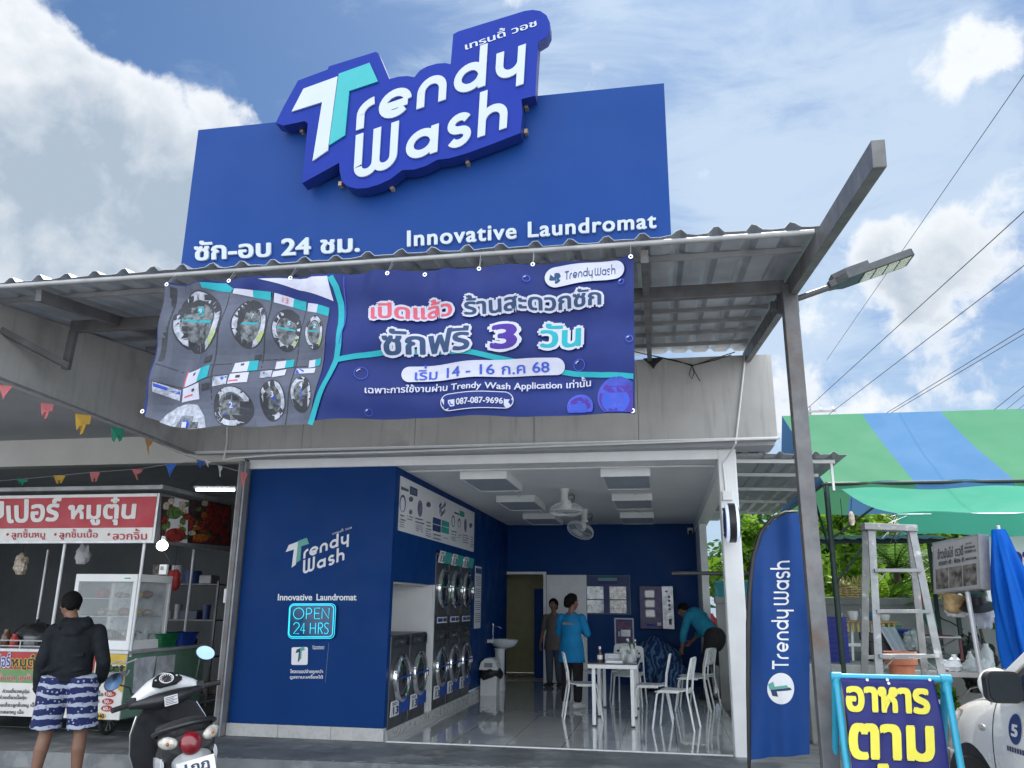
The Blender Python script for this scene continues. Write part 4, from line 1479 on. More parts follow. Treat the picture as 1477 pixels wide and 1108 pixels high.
# ceiling panels
lamp0 = None
for sx_, side in ((-2.07, 'left'), (-.355, 'right')):
    for j, (y0, wh) in enumerate(((9.5, 'nearest the street'), (11.78, 'in the middle'), (14.2, 'at the back'))):
        lb = 'unlit square ceiling light panel %s of the %s row' % (wh, side)
        if lamp0 is None:
            lamp0 = thing('ceiling_panel', lb, 'ceiling light', (0, 0, 0), group='white ceiling panels over the laundromat')
            mb = MB()
            mb.box(-.29, .29, 0, .02, -.1, -.002, 'trim_white'); mb.box(-.29, .29, 1.13, 1.15, -.1, -.002, 'trim_white')
            mb.box(-.29, -.27, .021, 1.129, -.1, -.002, 'trim_white'); mb.box(.27, .29, .021, 1.129, -.1, -.002, 'trim_white')
            mb.build('frame', lamp0, local=True)
            MB().box(-.269, .269, .021, 1.129, -.09, -.03, 'lamp_panel').build('diffuser', lamp0, local=True)
            lamp0.location = (sx_, y0, 3.02)
        else:
            dup(lamp0, (sx_, y0, 3.02), label=lb)
mb = MB()
for sx_ in (-2.0, -.30):
    for ya, yb in ((10.66, 11.77), (12.94, 14.19)):
        mb.box(sx_ - .012, sx_ + .012, ya, yb, 3.0, 3.018, 'pvc_white')
mb.build('conduit', bld)


def ceiling_fan(loc, tip, axis, label):
    """orbit fan: bracket on the ceiling, neck, motor, wire guard and three blades; axis = where it blows"""
    t = thing('orbit_fan', label, 'fan', loc, group='white orbit fans on the ceiling')
    L = Vector(loc)
    tip = Vector(tip)
    ax = Vector(axis).normalized()
    mb = MB()
    mb.lathe([(.075, 0), (.07, -.02), (.055, -.05), (.05, -.17), (.065, -.19), (.06, -.22), (1e-5, -.225)], L, 'pvc_white', 20)
    mb.build('ceiling_mount', t, smooth=40)
    hub = tip - ax * .10
    mb = MB()
    mb.tube([L + Vector((0, 0, -.2)), L.lerp(hub, .6) + Vector((0, 0, -.02)), hub], [.03, .028, .04], 'pvc_white', 10)
    mb.lathe([(1e-5, -.09), (.06, -.08), (.075, -.03), (.07, .03), (.03, .05), (1e-5, .055)], hub, 'pvc_white', 18, az=ax)
    mb.build('motor', t, smooth=40)
    u = ax.cross(Vector((0, 0, 1)))
    if u.length < .1:
        u = Vector((1, 0, 0))
    u.normalize()
    w = ax.cross(u)
    c = tip - ax * .03
    mb = MB()
    Rg = .225
    def P(r_, a, h):
        return c + (u * math.cos(a) + w * math.sin(a)) * r_ + ax * h
    mb.tube([P(Rg, 2 * math.pi * i / 36, 0) for i in range(36)], .006, 'pvc_white', 6, closed=True)
    mb.tube([P(Rg * .98, 2 * math.pi * i / 36, -.03) for i in range(36)], .004, 'pvc_white', 6, closed=True)
    for i in range(36):
        a = 2 * math.pi * i / 36
        mb.tube([P(.05, a, .055), P(.14, a + .12, .05), P(Rg * .96, a + .2, .025), P(Rg, a + .22, 0)], .0018, 'pvc_white', 3, caps=False)
        mb.tube([P(.07, a, -.11), P(.15, a, -.10), P(Rg * .97, a, -.05), P(Rg, a, 0)], .0018, 'pvc_white', 3, caps=False)
    mb.lathe([(.05, .052), (.05, .062), (1e-5, .066)], c, 'pvc_white', 18, az=ax)
    mb.build('guard', t, smooth=60)
    mb = MB()
    for b_ in range(3):
        a0 = b_ * 2 * math.pi / 3
        vs = [P(.03, a0 - .5, -.02), P(.10, a0 - .35, -.03), P(.19, a0 - .1, -.03), P(.2, a0 + .35, -.005), P(.15, a0 + .6, .01), P(.03, a0 + .6, .01)]
        mb.prism(vs, ax * .004, 'lamp_panel')
    mb.build('blade', t)
    mb = MB()
    pts_ = [L + Vector((.06, .02, -.04)) + Vector((.03 + .05 * math.sin(q * .9), 0, -.06 - .05 * math.cos(q * .9) - .003 * q)) for q in range(16)]
    mb.tube(pts_, .004, 'cable', 5)
    mb.build('fan_cable', t, smooth=60)
    return t


ceiling_fan((-1.27, 11.2, 3.02), onY(817, 741, 11.15), (0.0, -.05, -1), 'white orbit fan hanging nearer the street, guard facing down')
ceiling_fan((-1.22, 13.7, 3.02), onY(836, 768, 13.55), (-.25, -.42, -.75), 'white orbit fan behind the first, guard tilted to the street')

# table and chairs
tbl = thing('table', 'white metal table with dark glass top nearest the street', 'table', (-.63, 11.24, 0))
def mk_table(t):
    MB().box(-.315, .315, -.53, .5, .735, .752, 'glass_dark').build('table_top', t, local=True, bevel=.003)
    mb = MB()
    for a, b, c_, d_ in ((-.31, .31, -.525, -.49), (-.31, .31, .465, .498), (-.31, -.28, -.489, .464), (.28, .31, -.489, .464)):
        mb.box(a, b, c_, d_, .685, .734, 'chair_white')
    mb.build('apron_frame', t, local=True, bevel=.004)
    for sx_ in (-.24, .24):
        for y in (-.48, .44):
            l_ = MB().box(sx_ - .022, sx_ + .022, y - .022, y + .022, .02, .684, 'chair_white').build('leg', t, local=True, bevel=.004)
            MB().box(sx_ - .023, sx_ + .023, y - .023, y + .023, 0, .02, 'black_plastic').build('foot', l_, local=True)
mk_table(tbl)
dup(tbl, (-.63, 12.29, 0), label='white metal table standing behind the first, farther from the street')

c0 = thing('chair', 'white chair left of the table, its back to the woman in blue', 'chair', group='white metal chairs round the tables')
def mk_chair(t):
    # seat faces +Y, back at -Y
    def seatf(u, v):
        x = (u - .5) * .40
        y = (v - .5) * .40
        return Vector((x * (1 - .08 * (v < .5)), y, .445 - .012 * math.sin(u * math.pi) + (.012 if v < .1 else 0) - .02 * max(0, v - .85) / .15))
    mb = MB()
    mb.grid(seatf, 12, 12, 'chair_white')
    mb.build('seat', t, local=True, thick=.014, smooth=60)
    def backf(u, v):
        x = (u - .5) * .36
        z = .60 + v * .215
        rx = 1 - .12 * (v - .5) ** 2
        return Vector((x * rx, -.205 - .05 * v - .02 * math.sin(u * math.pi), z))
    mb = MB()
    n_ = 9
    mb2 = MB()
    for i in range(n_):                      # perforated back: slotted grid
        for j in range(6):
            if 0 < i < n_ - 1 and 0 < j < 5 and (i + j) % 2 == 0:
                continue
            a, b = i / n_, (i + 1) / n_
            c_, d_ = j / 6, (j + 1) / 6
            mb.add([backf(a, c_), backf(b, c_), backf(b, d_), backf(a, d_)], [(0, 1, 2, 3)], 'chair_white')
    mb.build('backrest', t, local=True, thick=.012)
    for s_ in (-1, 1):
        mb = MB()
        mb.tube([(s_ * .225, .235, 0.0), (s_ * .195, .175, .40), (s_ * .19, .15, .428), (s_ * .19, -.1, .43)], .0125, 'chair_white', 8)
        mb.build('leg', t, local=True, smooth=50)
        mb = MB()
        mb.tube([(s_ * .215, -.27, 0.0), (s_ * .195, -.195, .43), (s_ * .19, -.21, .60), (s_ * .175, -.255, .80), (s_ * .15, -.26, .825), (0, -.275, .832)], .0125, 'chair_white', 8)
        mb.build('leg', t, local=True, smooth=50)
    mb = MB()
    mb.tube([(-.19, -.195, .425), (.19, -.195, .425)], .011, 'chair_white', 8)
    mb.tube([(-.19, .15, .42), (.19, .15, .42)], .011, 'chair_white', 8)
    mb.build('cross_rail', t, local=True, smooth=50)
mk_chair(c0)
c0.location = (-1.07, 11.45, 0)
c0.rotation_euler = (0, 0, R(-80))
for x, y, rz, lb in ((-.17, 11.48, 88, 'white chair right of the table, tucked in and facing it'),
                     (.12, 10.88, 78, 'white chair nearest the street, turned beside the front table'),
                     (.50, 13.35, 62, 'white chair in front of the bending man, farther of two'),
                     (.42, 12.85, 80, 'white chair in front of the bending man, nearer of two'),
                     (-.52, 13.22, 172, 'white chair at the far end of the tables behind the jars'),
                     (-.62, 13.95, 178, 'white chair against the back, showing just above another chair'),
                     (-1.17, 13.5, -88, 'white chair beyond the woman in blue, seen edge on')):
    dup(c0, (x, y, 0), R(rz), label=lb)

# things on the tables
mk('jar_glass', (0.55, 0.6, 0.6), .08, var=.1, spec=.8, alpha=.55)
mk('bottle_brown', (0.10, 0.045, 0.02), .15, var=.1)
def put(o, label, cat, group=None):
    return tag(o, label, cat, group)
mb = MB(); mb.lathe([(.03, 0), (.032, .01), (.032, .09), (.014, .125), (.014, .16), (1e-5, .162)], (-.80, 10.95, .753), 'bottle_brown', 16)
bt = mb.build('bottle', smooth=40); put(bt, 'small brown bottle with white cap on the near table', 'bottle')
mb = MB(); mb.lathe([(.016, .155), (.016, .185), (1e-5, .187)], (-.80, 10.95, .753), 'label_white', 14); mb.lathe([(.0335, .03), (.0335, .08)], (-.80, 10.95, .753), 'label_white', 16)
mb.build('cap', bt, smooth=40)
mb = MB(); mb.box(-.76, -.52, 11.3, 11.5, .753, .83, 'label_white'); mb.box(-.74, -.54, 11.29, 11.30, .77, .81, 'vend_silver')
put(mb.build('tissue_box', bevel=.008), 'white box behind the brown bottle on the table', 'box')
mb = MB(); mb.prism([(-.72, 10.9, .753), (-.5, 10.9, .753), (-.5, 11.05, .753), (-.72, 11.05, .753)], (0, 0, .018), 'vend_silver')
put(mb.build('tray', bevel=.006), 'low grey tray on the near table', 'tray')
jars = ((-.50, 11.0, .045, .13, 'tall clear jar beside the low tray', 'jar_glass'), (-.41, 10.88, .055, .10, 'squat clear jar at the near corner of the table', 'jar_glass'),
        (-.385, 11.15, .05, .16, 'clear jar holding green stems on the table', 'jar_glass'), (-.47, 11.25, .04, .12, 'clear jar behind the tray', 'jar_glass'))
for x, y, r_, h, lb, mt in jars:
    mb = MB()
    mb.lathe([(r_ * .9, 0), (r_, .01), (r_, h * .75), (r_ * .75, h * .9), (r_ * .78, h), (r_ * .7, h), (r_ * .68, h * .9), (r_ * .9, h * .72), (r_ * .9, .012), (1e-5, .012)], (x, y, .753), mt, 20)
    o = mb.build('jar', smooth=40); put(o, lb, 'jar', 'glass jars on the near table')
mk('leaf_dark', (0.04, 0.09, 0.03), .6, var=.3)
mb = MB()
for q in range(14):
    a, e = rnd.uniform(0, 6.28), rnd.uniform(.05, .13)
    b0 = Vector((-.385, 11.15, .80)); b1 = b0 + Vector((math.cos(a) * e * .6, math.sin(a) * e * .6, .1 + e))
    mb.tube([b0, b1], .0025, 'leaf_dark', 4)
    mb.flat([b1 + Vector((0, 0, .02)), b1 + Vector((.014, 0, 0)), b1 + Vector((0, .003, -.02)), b1 + Vector((-.014, 0, 0))], rnd.choice(['leaf_dark', 'label_white', 'leaf_dark']))
put(mb.build('flower_stems'), 'sprig of small leaves standing in the clear jar', 'flowers')

# laundry heap by the back wall
mk('laundry_blue', (0.02, 0.07, 0.22), .85, var=.5, vs=7)
t_ = M['laundry_blue'].node_tree
k_ = NT(t_)
co_ = k_.n('ShaderNodeTexCoord').outputs['Object']
wv = k_.n('ShaderNodeTexWave', i_Vector=co_, i_Scale=3.0, i_Distortion=16.0, i_Detail=3.0).outputs[1]
t_.links.new(k_.mix(k_.ss(wv, .55, .75), (0.012, 0.045, 0.16, 1), (0.10, 0.20, 0.36, 1)), t_.nodes['Principled BSDF'].inputs['Base Color'])
def lump(c, rx, ry, rz, seed, mat, nu=36, nv=18, amp=.16, fr=3.0, flat=.12):
    mb = MB()
    def f(u, v):
        a, b = u * 2 * math.pi, (v - .5) * math.pi
        d = Vector((math.cos(a) * math.cos(b), math.sin(a) * math.cos(b), math.sin(b)))
        k = 1 + amp * mnoise.noise(d * fr * .5 + Vector((seed, 0, 0))) + amp * .6 * mnoise.noise(d * fr + Vector((seed, 3, 1)))
        p = Vector((d.x * rx * k, d.y * ry * k, d.z * rz * k))
        p.z = max(p.z, -rz * (1 - flat))
        return Vector(c) + p
    mb.grid(f, nu, nv, mat)
    return mb
put(lump((-.12, 15.55, .42), .46, .42, .46, 1, 'laundry_blue').build('laundry_bundle', smooth=70), 'large blue patterned laundry bundle left of the bending man', 'laundry')
put(lump((.16, 15.1, .24), .3, .3, .27, 5, 'laundry_blue').build('laundry_bundle', smooth=70), 'smaller blue patterned laundry bundle at the bending man\'s side', 'laundry')
mk('clear_plastic', (0.55, 0.6, 0.62), .12, var=.2, alpha=.45, spec=.7)
put(lump((.84, 14.35, .32), .14, .14, .34, 9, 'clear_plastic', amp=.3, fr=6).build('plastic_bag', smooth=60), 'clear plastic bag of clothes standing behind the bending man', 'bag')

# blade sign and box on the pillar
rs = thing('blade_sign', 'round double sided blade sign on the white pillar', 'sign', (.77, 8.80, 2.1))
cS = Vector((.765, 8.79, 2.30))
mb = MB()
mb.lathe([(.2, -.035), (.205, -.03), (.205, .03), (.2, .035)], cS, 'black_plastic', 40, az=(1, 0, 0))
mb.build('rim', rs, smooth=40)
mk('lightbox', (.72, .76, .85), .35, emit=(.6, .72, 1), es=.25)
for sgn in (-1, 1):
    mb = MB()
    mb.lathe([(.195, .0355), (.192, .062), (.175, .066), (1e-5, .066)], cS, 'lightbox', 40, az=(sgn, 0, 0))
    f = mb.build('lit_face', rs, smooth=40)
    mb = MB()
    mb.lathe([(.16, .0665), (.16, .075), (1e-5, .0755)], cS, 'board_navy', 36, az=(sgn, 0, 0))
    mb.build('disc', f, smooth=40)
mb = MB()
for dz in (-.12, .12):
    mb.box(.745, .785, 8.96, 9.02, 2.3 + dz - .02, 2.3 + dz + .02, 'black_plastic')
    mb.lathe([(.014, 0), (.014, .02), (1e-5, .022)], (.69, 8.70, 2.3 + dz * 1.1), 'black_plastic', 10, az=(-1, 0, 0))
mb.build('clamp', rs)
mb = MB(); mb.box(.70, .81, 8.965, 9.018, 2.56, 2.665, 'pvc_white')
put(mb.build('junction_box', bevel=.008), 'square white junction box on the pillar above the round sign', 'box')

# ================================================================== the open food shop on the left
fs_ = thing('food_shop', 'dim open food shop under a grey concrete overhang left of the blue wall', 'building', (-8.5, 9.1, 0))
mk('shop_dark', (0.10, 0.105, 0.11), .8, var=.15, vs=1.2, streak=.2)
mk('cream_beam', (0.56, 0.55, 0.52), .75, var=.06, vs=1.5, streak=.08)
def fasX(Y):
    return -5.46 + (8.74 - Y) * .0896
mb = MB()
ys = [8.74, 6.36, 4.4]
for a, b in zip(ys, ys[1:]):
    mb.add([(fasX(Y) + dx, Y + e, z) for Y, e in ((a, -.0015), (b, .0015)) for dx in (0, -.12) for z in (3.17, zs(Y) - .008)],
           [(0, 1, 5, 4), (2, 6, 7, 3), (0, 4, 6, 2), (1, 3, 7, 5), (0, 2, 3, 1), (4, 5, 7, 6)], 'fascia')
mb.build('fascia', fs_, bevel=.005)
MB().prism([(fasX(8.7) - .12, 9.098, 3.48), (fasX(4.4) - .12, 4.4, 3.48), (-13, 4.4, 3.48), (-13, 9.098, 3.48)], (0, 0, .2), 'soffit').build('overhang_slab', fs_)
MB().box(-13, -5.0, 9.1, 9.3, 3.13, 3.54, 'cream_beam').build('front_beam', fs_, bevel=.006)
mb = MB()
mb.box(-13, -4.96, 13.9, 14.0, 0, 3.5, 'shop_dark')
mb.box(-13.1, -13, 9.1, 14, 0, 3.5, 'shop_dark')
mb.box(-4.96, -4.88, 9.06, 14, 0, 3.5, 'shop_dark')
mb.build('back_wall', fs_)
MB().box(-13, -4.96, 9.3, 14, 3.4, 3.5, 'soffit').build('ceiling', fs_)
mb = MB()
edge = [(fasX(Y) + .012, Y, 3.16) for Y in (8.7, 7.5, 6.4, 5, 4.4)]
mb.tube(edge, .012, 'galv', 6)
mb.build('edge_conduit', fs_, smooth=50)
mb = MB()
mb.box(-5.05, -4.99, 9.0, 9.06, 1.44, 1.60, 'pvc_white')
mb.box(-5.035, -5.005, 8.995, 9.0, 1.47, 1.57, 'label_white')
tag(mb.build('wall_socket', bevel=.005), 'small white socket on the grey post beside the blue wall', 'socket')
tb = thing('tube_lamp', 'lit white tube lamp under the food shop ceiling', 'lamp', (-6.15, 10.3, 3.0))
mk('tube_glow', (.9, .95, 1), .4, emit=(.85, .95, 1), es=4.0)
MB().tube([onY(283, 706.5, 10.3), onY(338, 707, 10.3)], .018, 'tube_glow', 10).build('tube', tb, smooth=40)
MB().bar(onY(281, 703, 10.33), onY(341, 703.5, 10.33), .06, .03, 'pvc_white').build('fitting', tb)
mb = MB()
mb.tube([onY(275, 700, 10.33), (-6.0, 10.33, 3.4)], .004, 'cable', 4)
mb.build('wire', tb)

# bunting
mk('flag_pink', (0.55, 0.16, 0.17), .7, var=.1); mk('flag_yellow', (0.55, 0.34, 0.05), .7, var=.1); mk('flag_green', (0.01, 0.22, 0.13), .7, var=.1)
mk('flag_orange', (0.42, 0.23, 0.08), .7, var=.1); mk('flag_blue', (0.02, 0.11, 0.42), .7, var=.1); mk('flag_white', (0.6, 0.6, 0.58), .7, var=.1); mk('string', (.3, .3, .3), .8)
def flag_mesh(parent, p, w, h, mt, kind, yaw):
    """a ragged little cloth pennant hanging from p"""
    d = Vector((math.cos(yaw), math.sin(yaw), 0))
    nrm = Vector((-math.sin(yaw), math.cos(yaw), 0))
    sh = {'tri': [(-.5, 0), (.5, 0), (.12, -.75), (0, -1), (-.1, -.8)], 'tail': [(-.5, 0), (.5, 0), (.45, -.9), (.25, -1), (.1, -.55), (-.15, -1.0), (-.35, -.85)],
          'rag': [(-.4, 0), (.4, 0), (.3, -.3), (.1, -.5), (.22, -1.), (.05, -.9), (-.12, -.45)], 'torn': [(-.5, 0), (.5, 0), (.5, -.45), (.3, -.5), (.15, -.95), (-.05, -1.0), (-.1, -.6), (-.3, -.8), (-.42, -.5)]}[kind]
    mb = MB()
    pts = [Vector(p) + d * (a * w) + Vector((0, 0, b * h)) + nrm * (.25 * w * math.sin(a * 5 + b * 4)) for a, b in sh]
    c_ = sum(pts, Vector()) / len(pts)
    mb.add(pts + [c_], [(i, (i + 1) % len(pts), len(pts)) for i in range(len(pts))], mt)
    mb.build('flag', parent, thick=.0015)
bu = thing('bunting', 'string of ragged coloured pennants along the edge of the overhang', 'bunting', (-5.3, 7, 3.0))
mb = MB()
line = []
for px, py in ((-40, 532), (8, 556), (68, 582), (120, 598), (170, 617), (215, 634), (262, 655), (290, 664), (318, 672), (352, 682)):
    x_ = max(0, min(320, px))
    line.append((px, py))
def onF(px, py):          # the vertical plane of the overhang's edge, a little proud of it
    d = ray(px, py)
    # plane X + .0896*Y = c
    c_ = -5.46 + 8.74 * .0896 + .03
    t_ = (c_ - CAM_LOC.x - .0896 * CAM_LOC.y) / (d.x + .0896 * d.y)
    return CAM_LOC + d * t_
wp = [onF(*p) if p[0] < 300 else onY(p[0], p[1], 8.66) for p in line]
mb.tube(wp, .003, 'string', 5)
mb.build('string', bu)
specs = [None, ('flag_pink', 'tri', .11, .14), ('flag_pink', 'torn', .11, .16), ('flag_yellow', 'torn', .15, .22), ('flag_green', 'tail', .14, .17), ('flag_orange', 'rag', .12, .2), ('flag_white', 'rag', .1, .12), ('flag_blue', 'tri', .13, .12), ('flag_white', 'rag', .08, .16), ('flag_pink', 'tri', .1, .22)]
for p, sp in zip(wp, specs):
    if sp:
        flag_mesh(bu, p, sp[2] * .85, sp[3] * .85, sp[0], sp[1], R(30))
bu2 = thing('bunting', 'second string of ragged pennants hanging above the food cart roof', 'bunting', (-6.5, 8.6, 2.8))
pts2 = [onY(px, py, 8.6) for px, py in ((-30, 696), (32, 691), (86, 686), (137, 681), (198, 677), (247, 669), (300, 664), (350, 668))]
mb = MB(); mb.tube(pts2, .003, 'string', 5); mb.build('string', bu2)
for p, sp in zip(pts2[1:], (('flag_green', 'torn', .14, .1), ('flag_yellow', 'tail', .15, .12), ('flag_pink', 'tail', .13, .15), ('flag_pink', 'rag', .16, .16), ('flag_blue', 'tri', .14, .21), ('flag_white', 'rag', .1, .1))):
    flag_mesh(bu2, p, sp[2] * .85, sp[3] * .85, sp[0], sp[1], R(8))

# ------------------------------------------------------------------ food cart
CY = 8.45
mk('sign_red', (0.42, 0.02, 0.035), .45, var=.06, vs=2)
mk('sign_white', (0.72, 0.70, 0.67), .5, var=.04)
mk('cart_green', (0.16, 0.30, 0.22), .45, .1, .1, 3)
mk('stainless', (0.55, 0.56, 0.57), .45, .4, .06)
mk('menu_red', (0.40, 0.03, 0.03), .5); mk('menu_orange', (0.55, 0.20, 0.03), .5, var=.3, vs=3); mk('menu_green', (0.14, 0.28, 0.10), .5, var=.1)
mk('menu_ink', (0.03, 0.03, 0.04), .6); mk('menu_yellow', (0.62, 0.42, 0.04), .5, var=.1); mk('menu_blue', (0.03, 0.05, 0.28), .5)
mk('meat_red', (0.22, 0.025, 0.02), .5, var=.8, vs=18); mk('clam_pale', (0.5, 0.42, 0.33), .45, var=.5, vs=25); mk('herb_green', (0.09, 0.16, 0.04), .6, var=.7, vs=30); mk('photo_dark', (0.05, 0.03, 0.03), .4, var=.6, vs=9); mk('carrot', (.4, .12, .02), .5, var=.5, vs=25)
fc = thing('food_cart', 'noodle cart with red and white sign roof and printed menu front', 'food cart', (-6.9, 9.1, 0))
oC = lambda px, py: onY(px, py, CY)
xr = oC(226, 748).x
MB().box(-8.6, xr + .06, CY - .05, 10.35, 2.70, 2.75, 'steel_grey').build('roof', fc, bevel=.006)
mb = MB()
mb.box(-8.6, xr, CY, CY + .05, 2.09, 2.66, 'galv')
mb.box(xr - .045, xr - .001, CY + .051, 10.28, 2.10, 2.66, 'galv')
mb.build('sign_frame', fc, bevel=.003)
mb = MB()
z_m = (oC(200, 761)).z
mb.box(-8.58, xr - .03, CY - .006, CY - .001, z_m, 2.62, 'sign_red')
mb.box(-8.58, xr - .03, CY - .006, CY - .001, 2.12, z_m - .002, 'sign_white')
mb.box(-8.58, xr - .03, CY - .008, CY - .001, 2.622, 2.655, 'sign_white')
mb.build('sign_face', fc)
mb = MB()
oC2 = lambda px, py: onY(px, py, CY - .007)
text(mb, 'เปอร์', [(12, 754), (83, 751), (88, 719), (10, 722)], 'sign_white', oC2, NF, .003, bold=.035)
text(mb, 'ซุป', [(-62, 760), (4, 756), (4, 724), (-62, 726)], 'sign_white', oC2, NF, .003, bold=.035)
text(mb, 'หมูตุ๋น', [(100, 757), (193, 757), (197, 717), (100, 720)], 'sign_white', oC2, NF, .003, bold=.035)
for s_, a, b in (('ลูกชิ้นหมู', 17, 65), ('ลูกชิ้นเนื้อ', 86, 141), ('ลวกจิ้ม', 163, 212)):
    text(mb, s_, [(a, 778.5), (b, 778.5), (b, 763), (a, 763)], 'sign_red', oC2, NF, .003, bold=.02)
    q = oC2(a - 6, 771)
    mb.lathe([(.017, .003), (1e-5, .004)], q, 'sign_red', 14, az=(0, -1, 0))
mb.build('sign_lettering', fc)
# picture board on the cart's side
oS = lambda px, py: onX(px, py, xr + .004)
mb = MB()
lf = [.0]
def pS(pts, mt):
    lf[0] += .00015
    mb.flat([oS(*p) + Vector((lf[0], 0, 0)) for p in pts], mt)
pS([(233, 716), (334, 727), (332, 788), (231, 780)], 'photo_dark')
pS([(252, 718), (272, 722), (270, 784), (236, 778)], 'label_white')
pS([(298, 725), (332, 728), (330, 786), (294, 782)], 'meat_red')
for q in range(60):
    cx, cy = rnd.uniform(236, 328), rnd.uniform(721, 782)
    mt = rnd.choice(['clam_pale', 'clam_pale', 'herb_green', 'meat_red']) if cx < 270 else rnd.choice(['herb_green', 'meat_red', 'meat_red', 'carrot', 'clam_pale']) if cx < 300 else rnd.choice(['meat_red', 'meat_red', 'photo_dark'])
    pS(ell(cx, cy, rnd.uniform(2.5, 6), rnd.uniform(2.5, 6), 9), mt)
pS(ell(252, 772, 15, 10), 'meat_red'); pS(ell(288, 776, 11, 6), 'carrot'); pS(ell(250, 740, 11, 9), 'herb_green')
mb.build('side_picture', fc)
for px0, py0, px1, py1, Y in ((84.5, 792, 70, 940, CY + .05), (199, 792, 188.5, 940, CY + .05)):
    a, b = onY(px0, py0, Y), onY(px1, py1, Y)
    MB().tube([(b.x, Y, .85), (b.x, Y, 2.1)], .018, 'stainless', 10).build('post', fc, smooth=40)
a = onY(268, 900, 10.0)
MB().tube([(a.x, 10.0, .85), (a.x, 10.0, 2.12)], .018, 'stainless', 10).build('post', fc, smooth=40)
MB().tube([(-8.3, 10.0, .85), (-8.3, 10.0, 2.12)], .018, 'stainless', 10).build('post', fc, smooth=40)
# counter
zt_ = onY(150, 943, CY).z
zb_ = onY(150, 1038, CY).z
bx = onY(178, 990, CY).x
mb = MB()
mb.box(-8.5, bx, CY + .012, 10.05, zb_, zt_, 'cart_green')
mb.build('counter', fc, bevel=.008)
MB().box(-8.52, bx + .02, CY - .02, 10.08, zt_ + .001, zt_ + .035, 'stainless').build('counter_top', fc, bevel=.004)
mb = MB()
mb.box(-8.5, bx, CY - .004, CY + .011, zb_ + .001, zt_ - .001, 'sign_white')
zr = onY(60, 966, CY).z; zg = onY(60, 986, CY).z
mb.box(-8.49, bx - .38, CY - .006, CY - .0041, zr, zt_ - .002, 'menu_red')
mb.box(-6.62, bx - .40, CY - .0065, CY - .0061, zr + .02, zt_ - .003, 'menu_orange')
mb.box(-8.49, bx - .38, CY - .006, CY - .0041, zg, zr - .001, 'menu_green')
mb.box(bx - .28, bx - .005, CY - .006, CY - .0041, zt_ - .11, zt_ - .003, 'menu_yellow')
mb.prism([onY(182, 960, CY - .0045), onY(176, 1000, CY - .0045), onY(160, 985, CY - .0045)], (0, .0003, 0), 'menu_yellow')
mb.build('menu_panel', fc)
mb = MB()
oM = lambda px, py: onY(px, py, CY - .008)
text(mb, 'เปอร์', [(-8, 963), (15, 961), (15, 943), (-8, 946)], 'menu_blue', oM, NF, .002, bold=.03, halo=.08, halo_mat='sign_white', step=.0001)
text(mb, 'หมูตุ๋น', [(17, 966), (62, 966), (62, 944), (17, 946)], 'menu_ink', oM, NF, .004, bold=.03, halo=.08, halo_mat='menu_yellow', step=.0001)
text(mb, 'ลูกชิ้นหมู ลูกชิ้นเนื้อ', [(-14, 983), (66, 983), (66, 971), (-14, 971)], 'menu_red', oM, NF, .002, bold=.02, halo=.05, halo_mat='sign_white', step=.0001)
for s_, a, b, y in (('ก๋วยเตี๋ยวหมูตุ๋น', 4, 42, 1001), ('ก๋วยเตี๋ยวเนื้อตุ๋น', 0, 38, 1010), ('ก๋วยเตี๋ยวลูกชิ้นหมู เนื้อ', -6, 53, 1021), ('เกาเหลาหมู เนื้อ', -4, 34, 1031), ('เนื้อ', 139, 149, 1004), ('ตุ๋น', 135, 143, 1015)):
    text(mb, s_, [(a, y), (b, y + .3), (b, y - 8), (a, y - 8.5)], 'menu_ink', oM, NF, .002, bold=.02)
for s_, cx, cy in (('50.-', 62, 1019), ('60.-', 60, 1030), ('100.-', 159, 1001), ('50.-', 155.5, 1012), ('60.-', 154, 1022)):
    mb.flat([oM(*p) for p in ell(cx, cy, 8.5, 4.6, 20)], 'menu_red')
    text(mb, s_, [(cx - 5, cy + 2.5), (cx + 5, cy + 2.5), (cx + 5, cy - 2.5), (cx - 5, cy - 2.5)], 'sign_white', oM, NF, .002, bold=.03)
mb.flat([oM(*p) for p in ell(143, 1033, 10, 5, 20)], 'menu_yellow')
text(mb, '3940', [(136, 1036), (150, 1036), (150, 1030), (136, 1030)], 'menu_ink', oM, NF, .002, bold=.03)
mb.build('menu_lettering', fc)
mb = MB()
oG = lambda px, py: onX(px, py, bx + .006)
mk('paper_stained', (0.52, 0.54, 0.58), .7, var=.25, vs=8, dirt=(.12, .13, .14), dirt_at=(.6, .7), dirt_s=7)
mb.flat([oG(*p) for p in ((194, 950), (226, 946), (215, 1000), (190, 1010))], 'paper_stained')
mb.flat([oG(*p) + Vector((.001, 0, 0)) for p in ((227, 947), (253, 944), (250, 980), (222, 984))], 'paper_stained')
mb.build('pasted_paper', fc)
mb = MB()
for z in (.12, .06):
    mb.tube([(-8.5, CY + .02, zt_ + z), (-6.75, CY + .02, zt_ + z)], .008, 'stainless', 6)
for x_ in (-8.2, -7.7, -7.2, -6.76):
    mb.tube([(x_, CY + .02, zt_ + .03), (x_, CY + .02, zt_ + .12)], .007, 'stainless', 6)
mb.build('rail', fc, smooth=50)
def spoked(parent, c, r_, name='wheel'):
    mb = MB()
    C_ = Vector(c)
    mb.tube([C_ + Vector((0, math.cos(a) * r_, math.sin(a) * r_)) for a in [i * math.pi / 16 for i in range(32)]], .022, 'rubber', 8, closed=True)
    w = mb.build(name, parent, smooth=60)
    mb = MB()
    mb.tube([C_ + Vector((-.04, 0, 0)), C_ + Vector((.04, 0, 0))], .025, 'steel_grey', 10)
    for i in range(10):
        a = i * math.pi / 5
        mb.tube([C_, C_ + Vector((0, math.cos(a) * (r_ - .02), math.sin(a) * (r_ - .02)))], .005, 'steel_grey', 4)
    mb.build('rim', w)
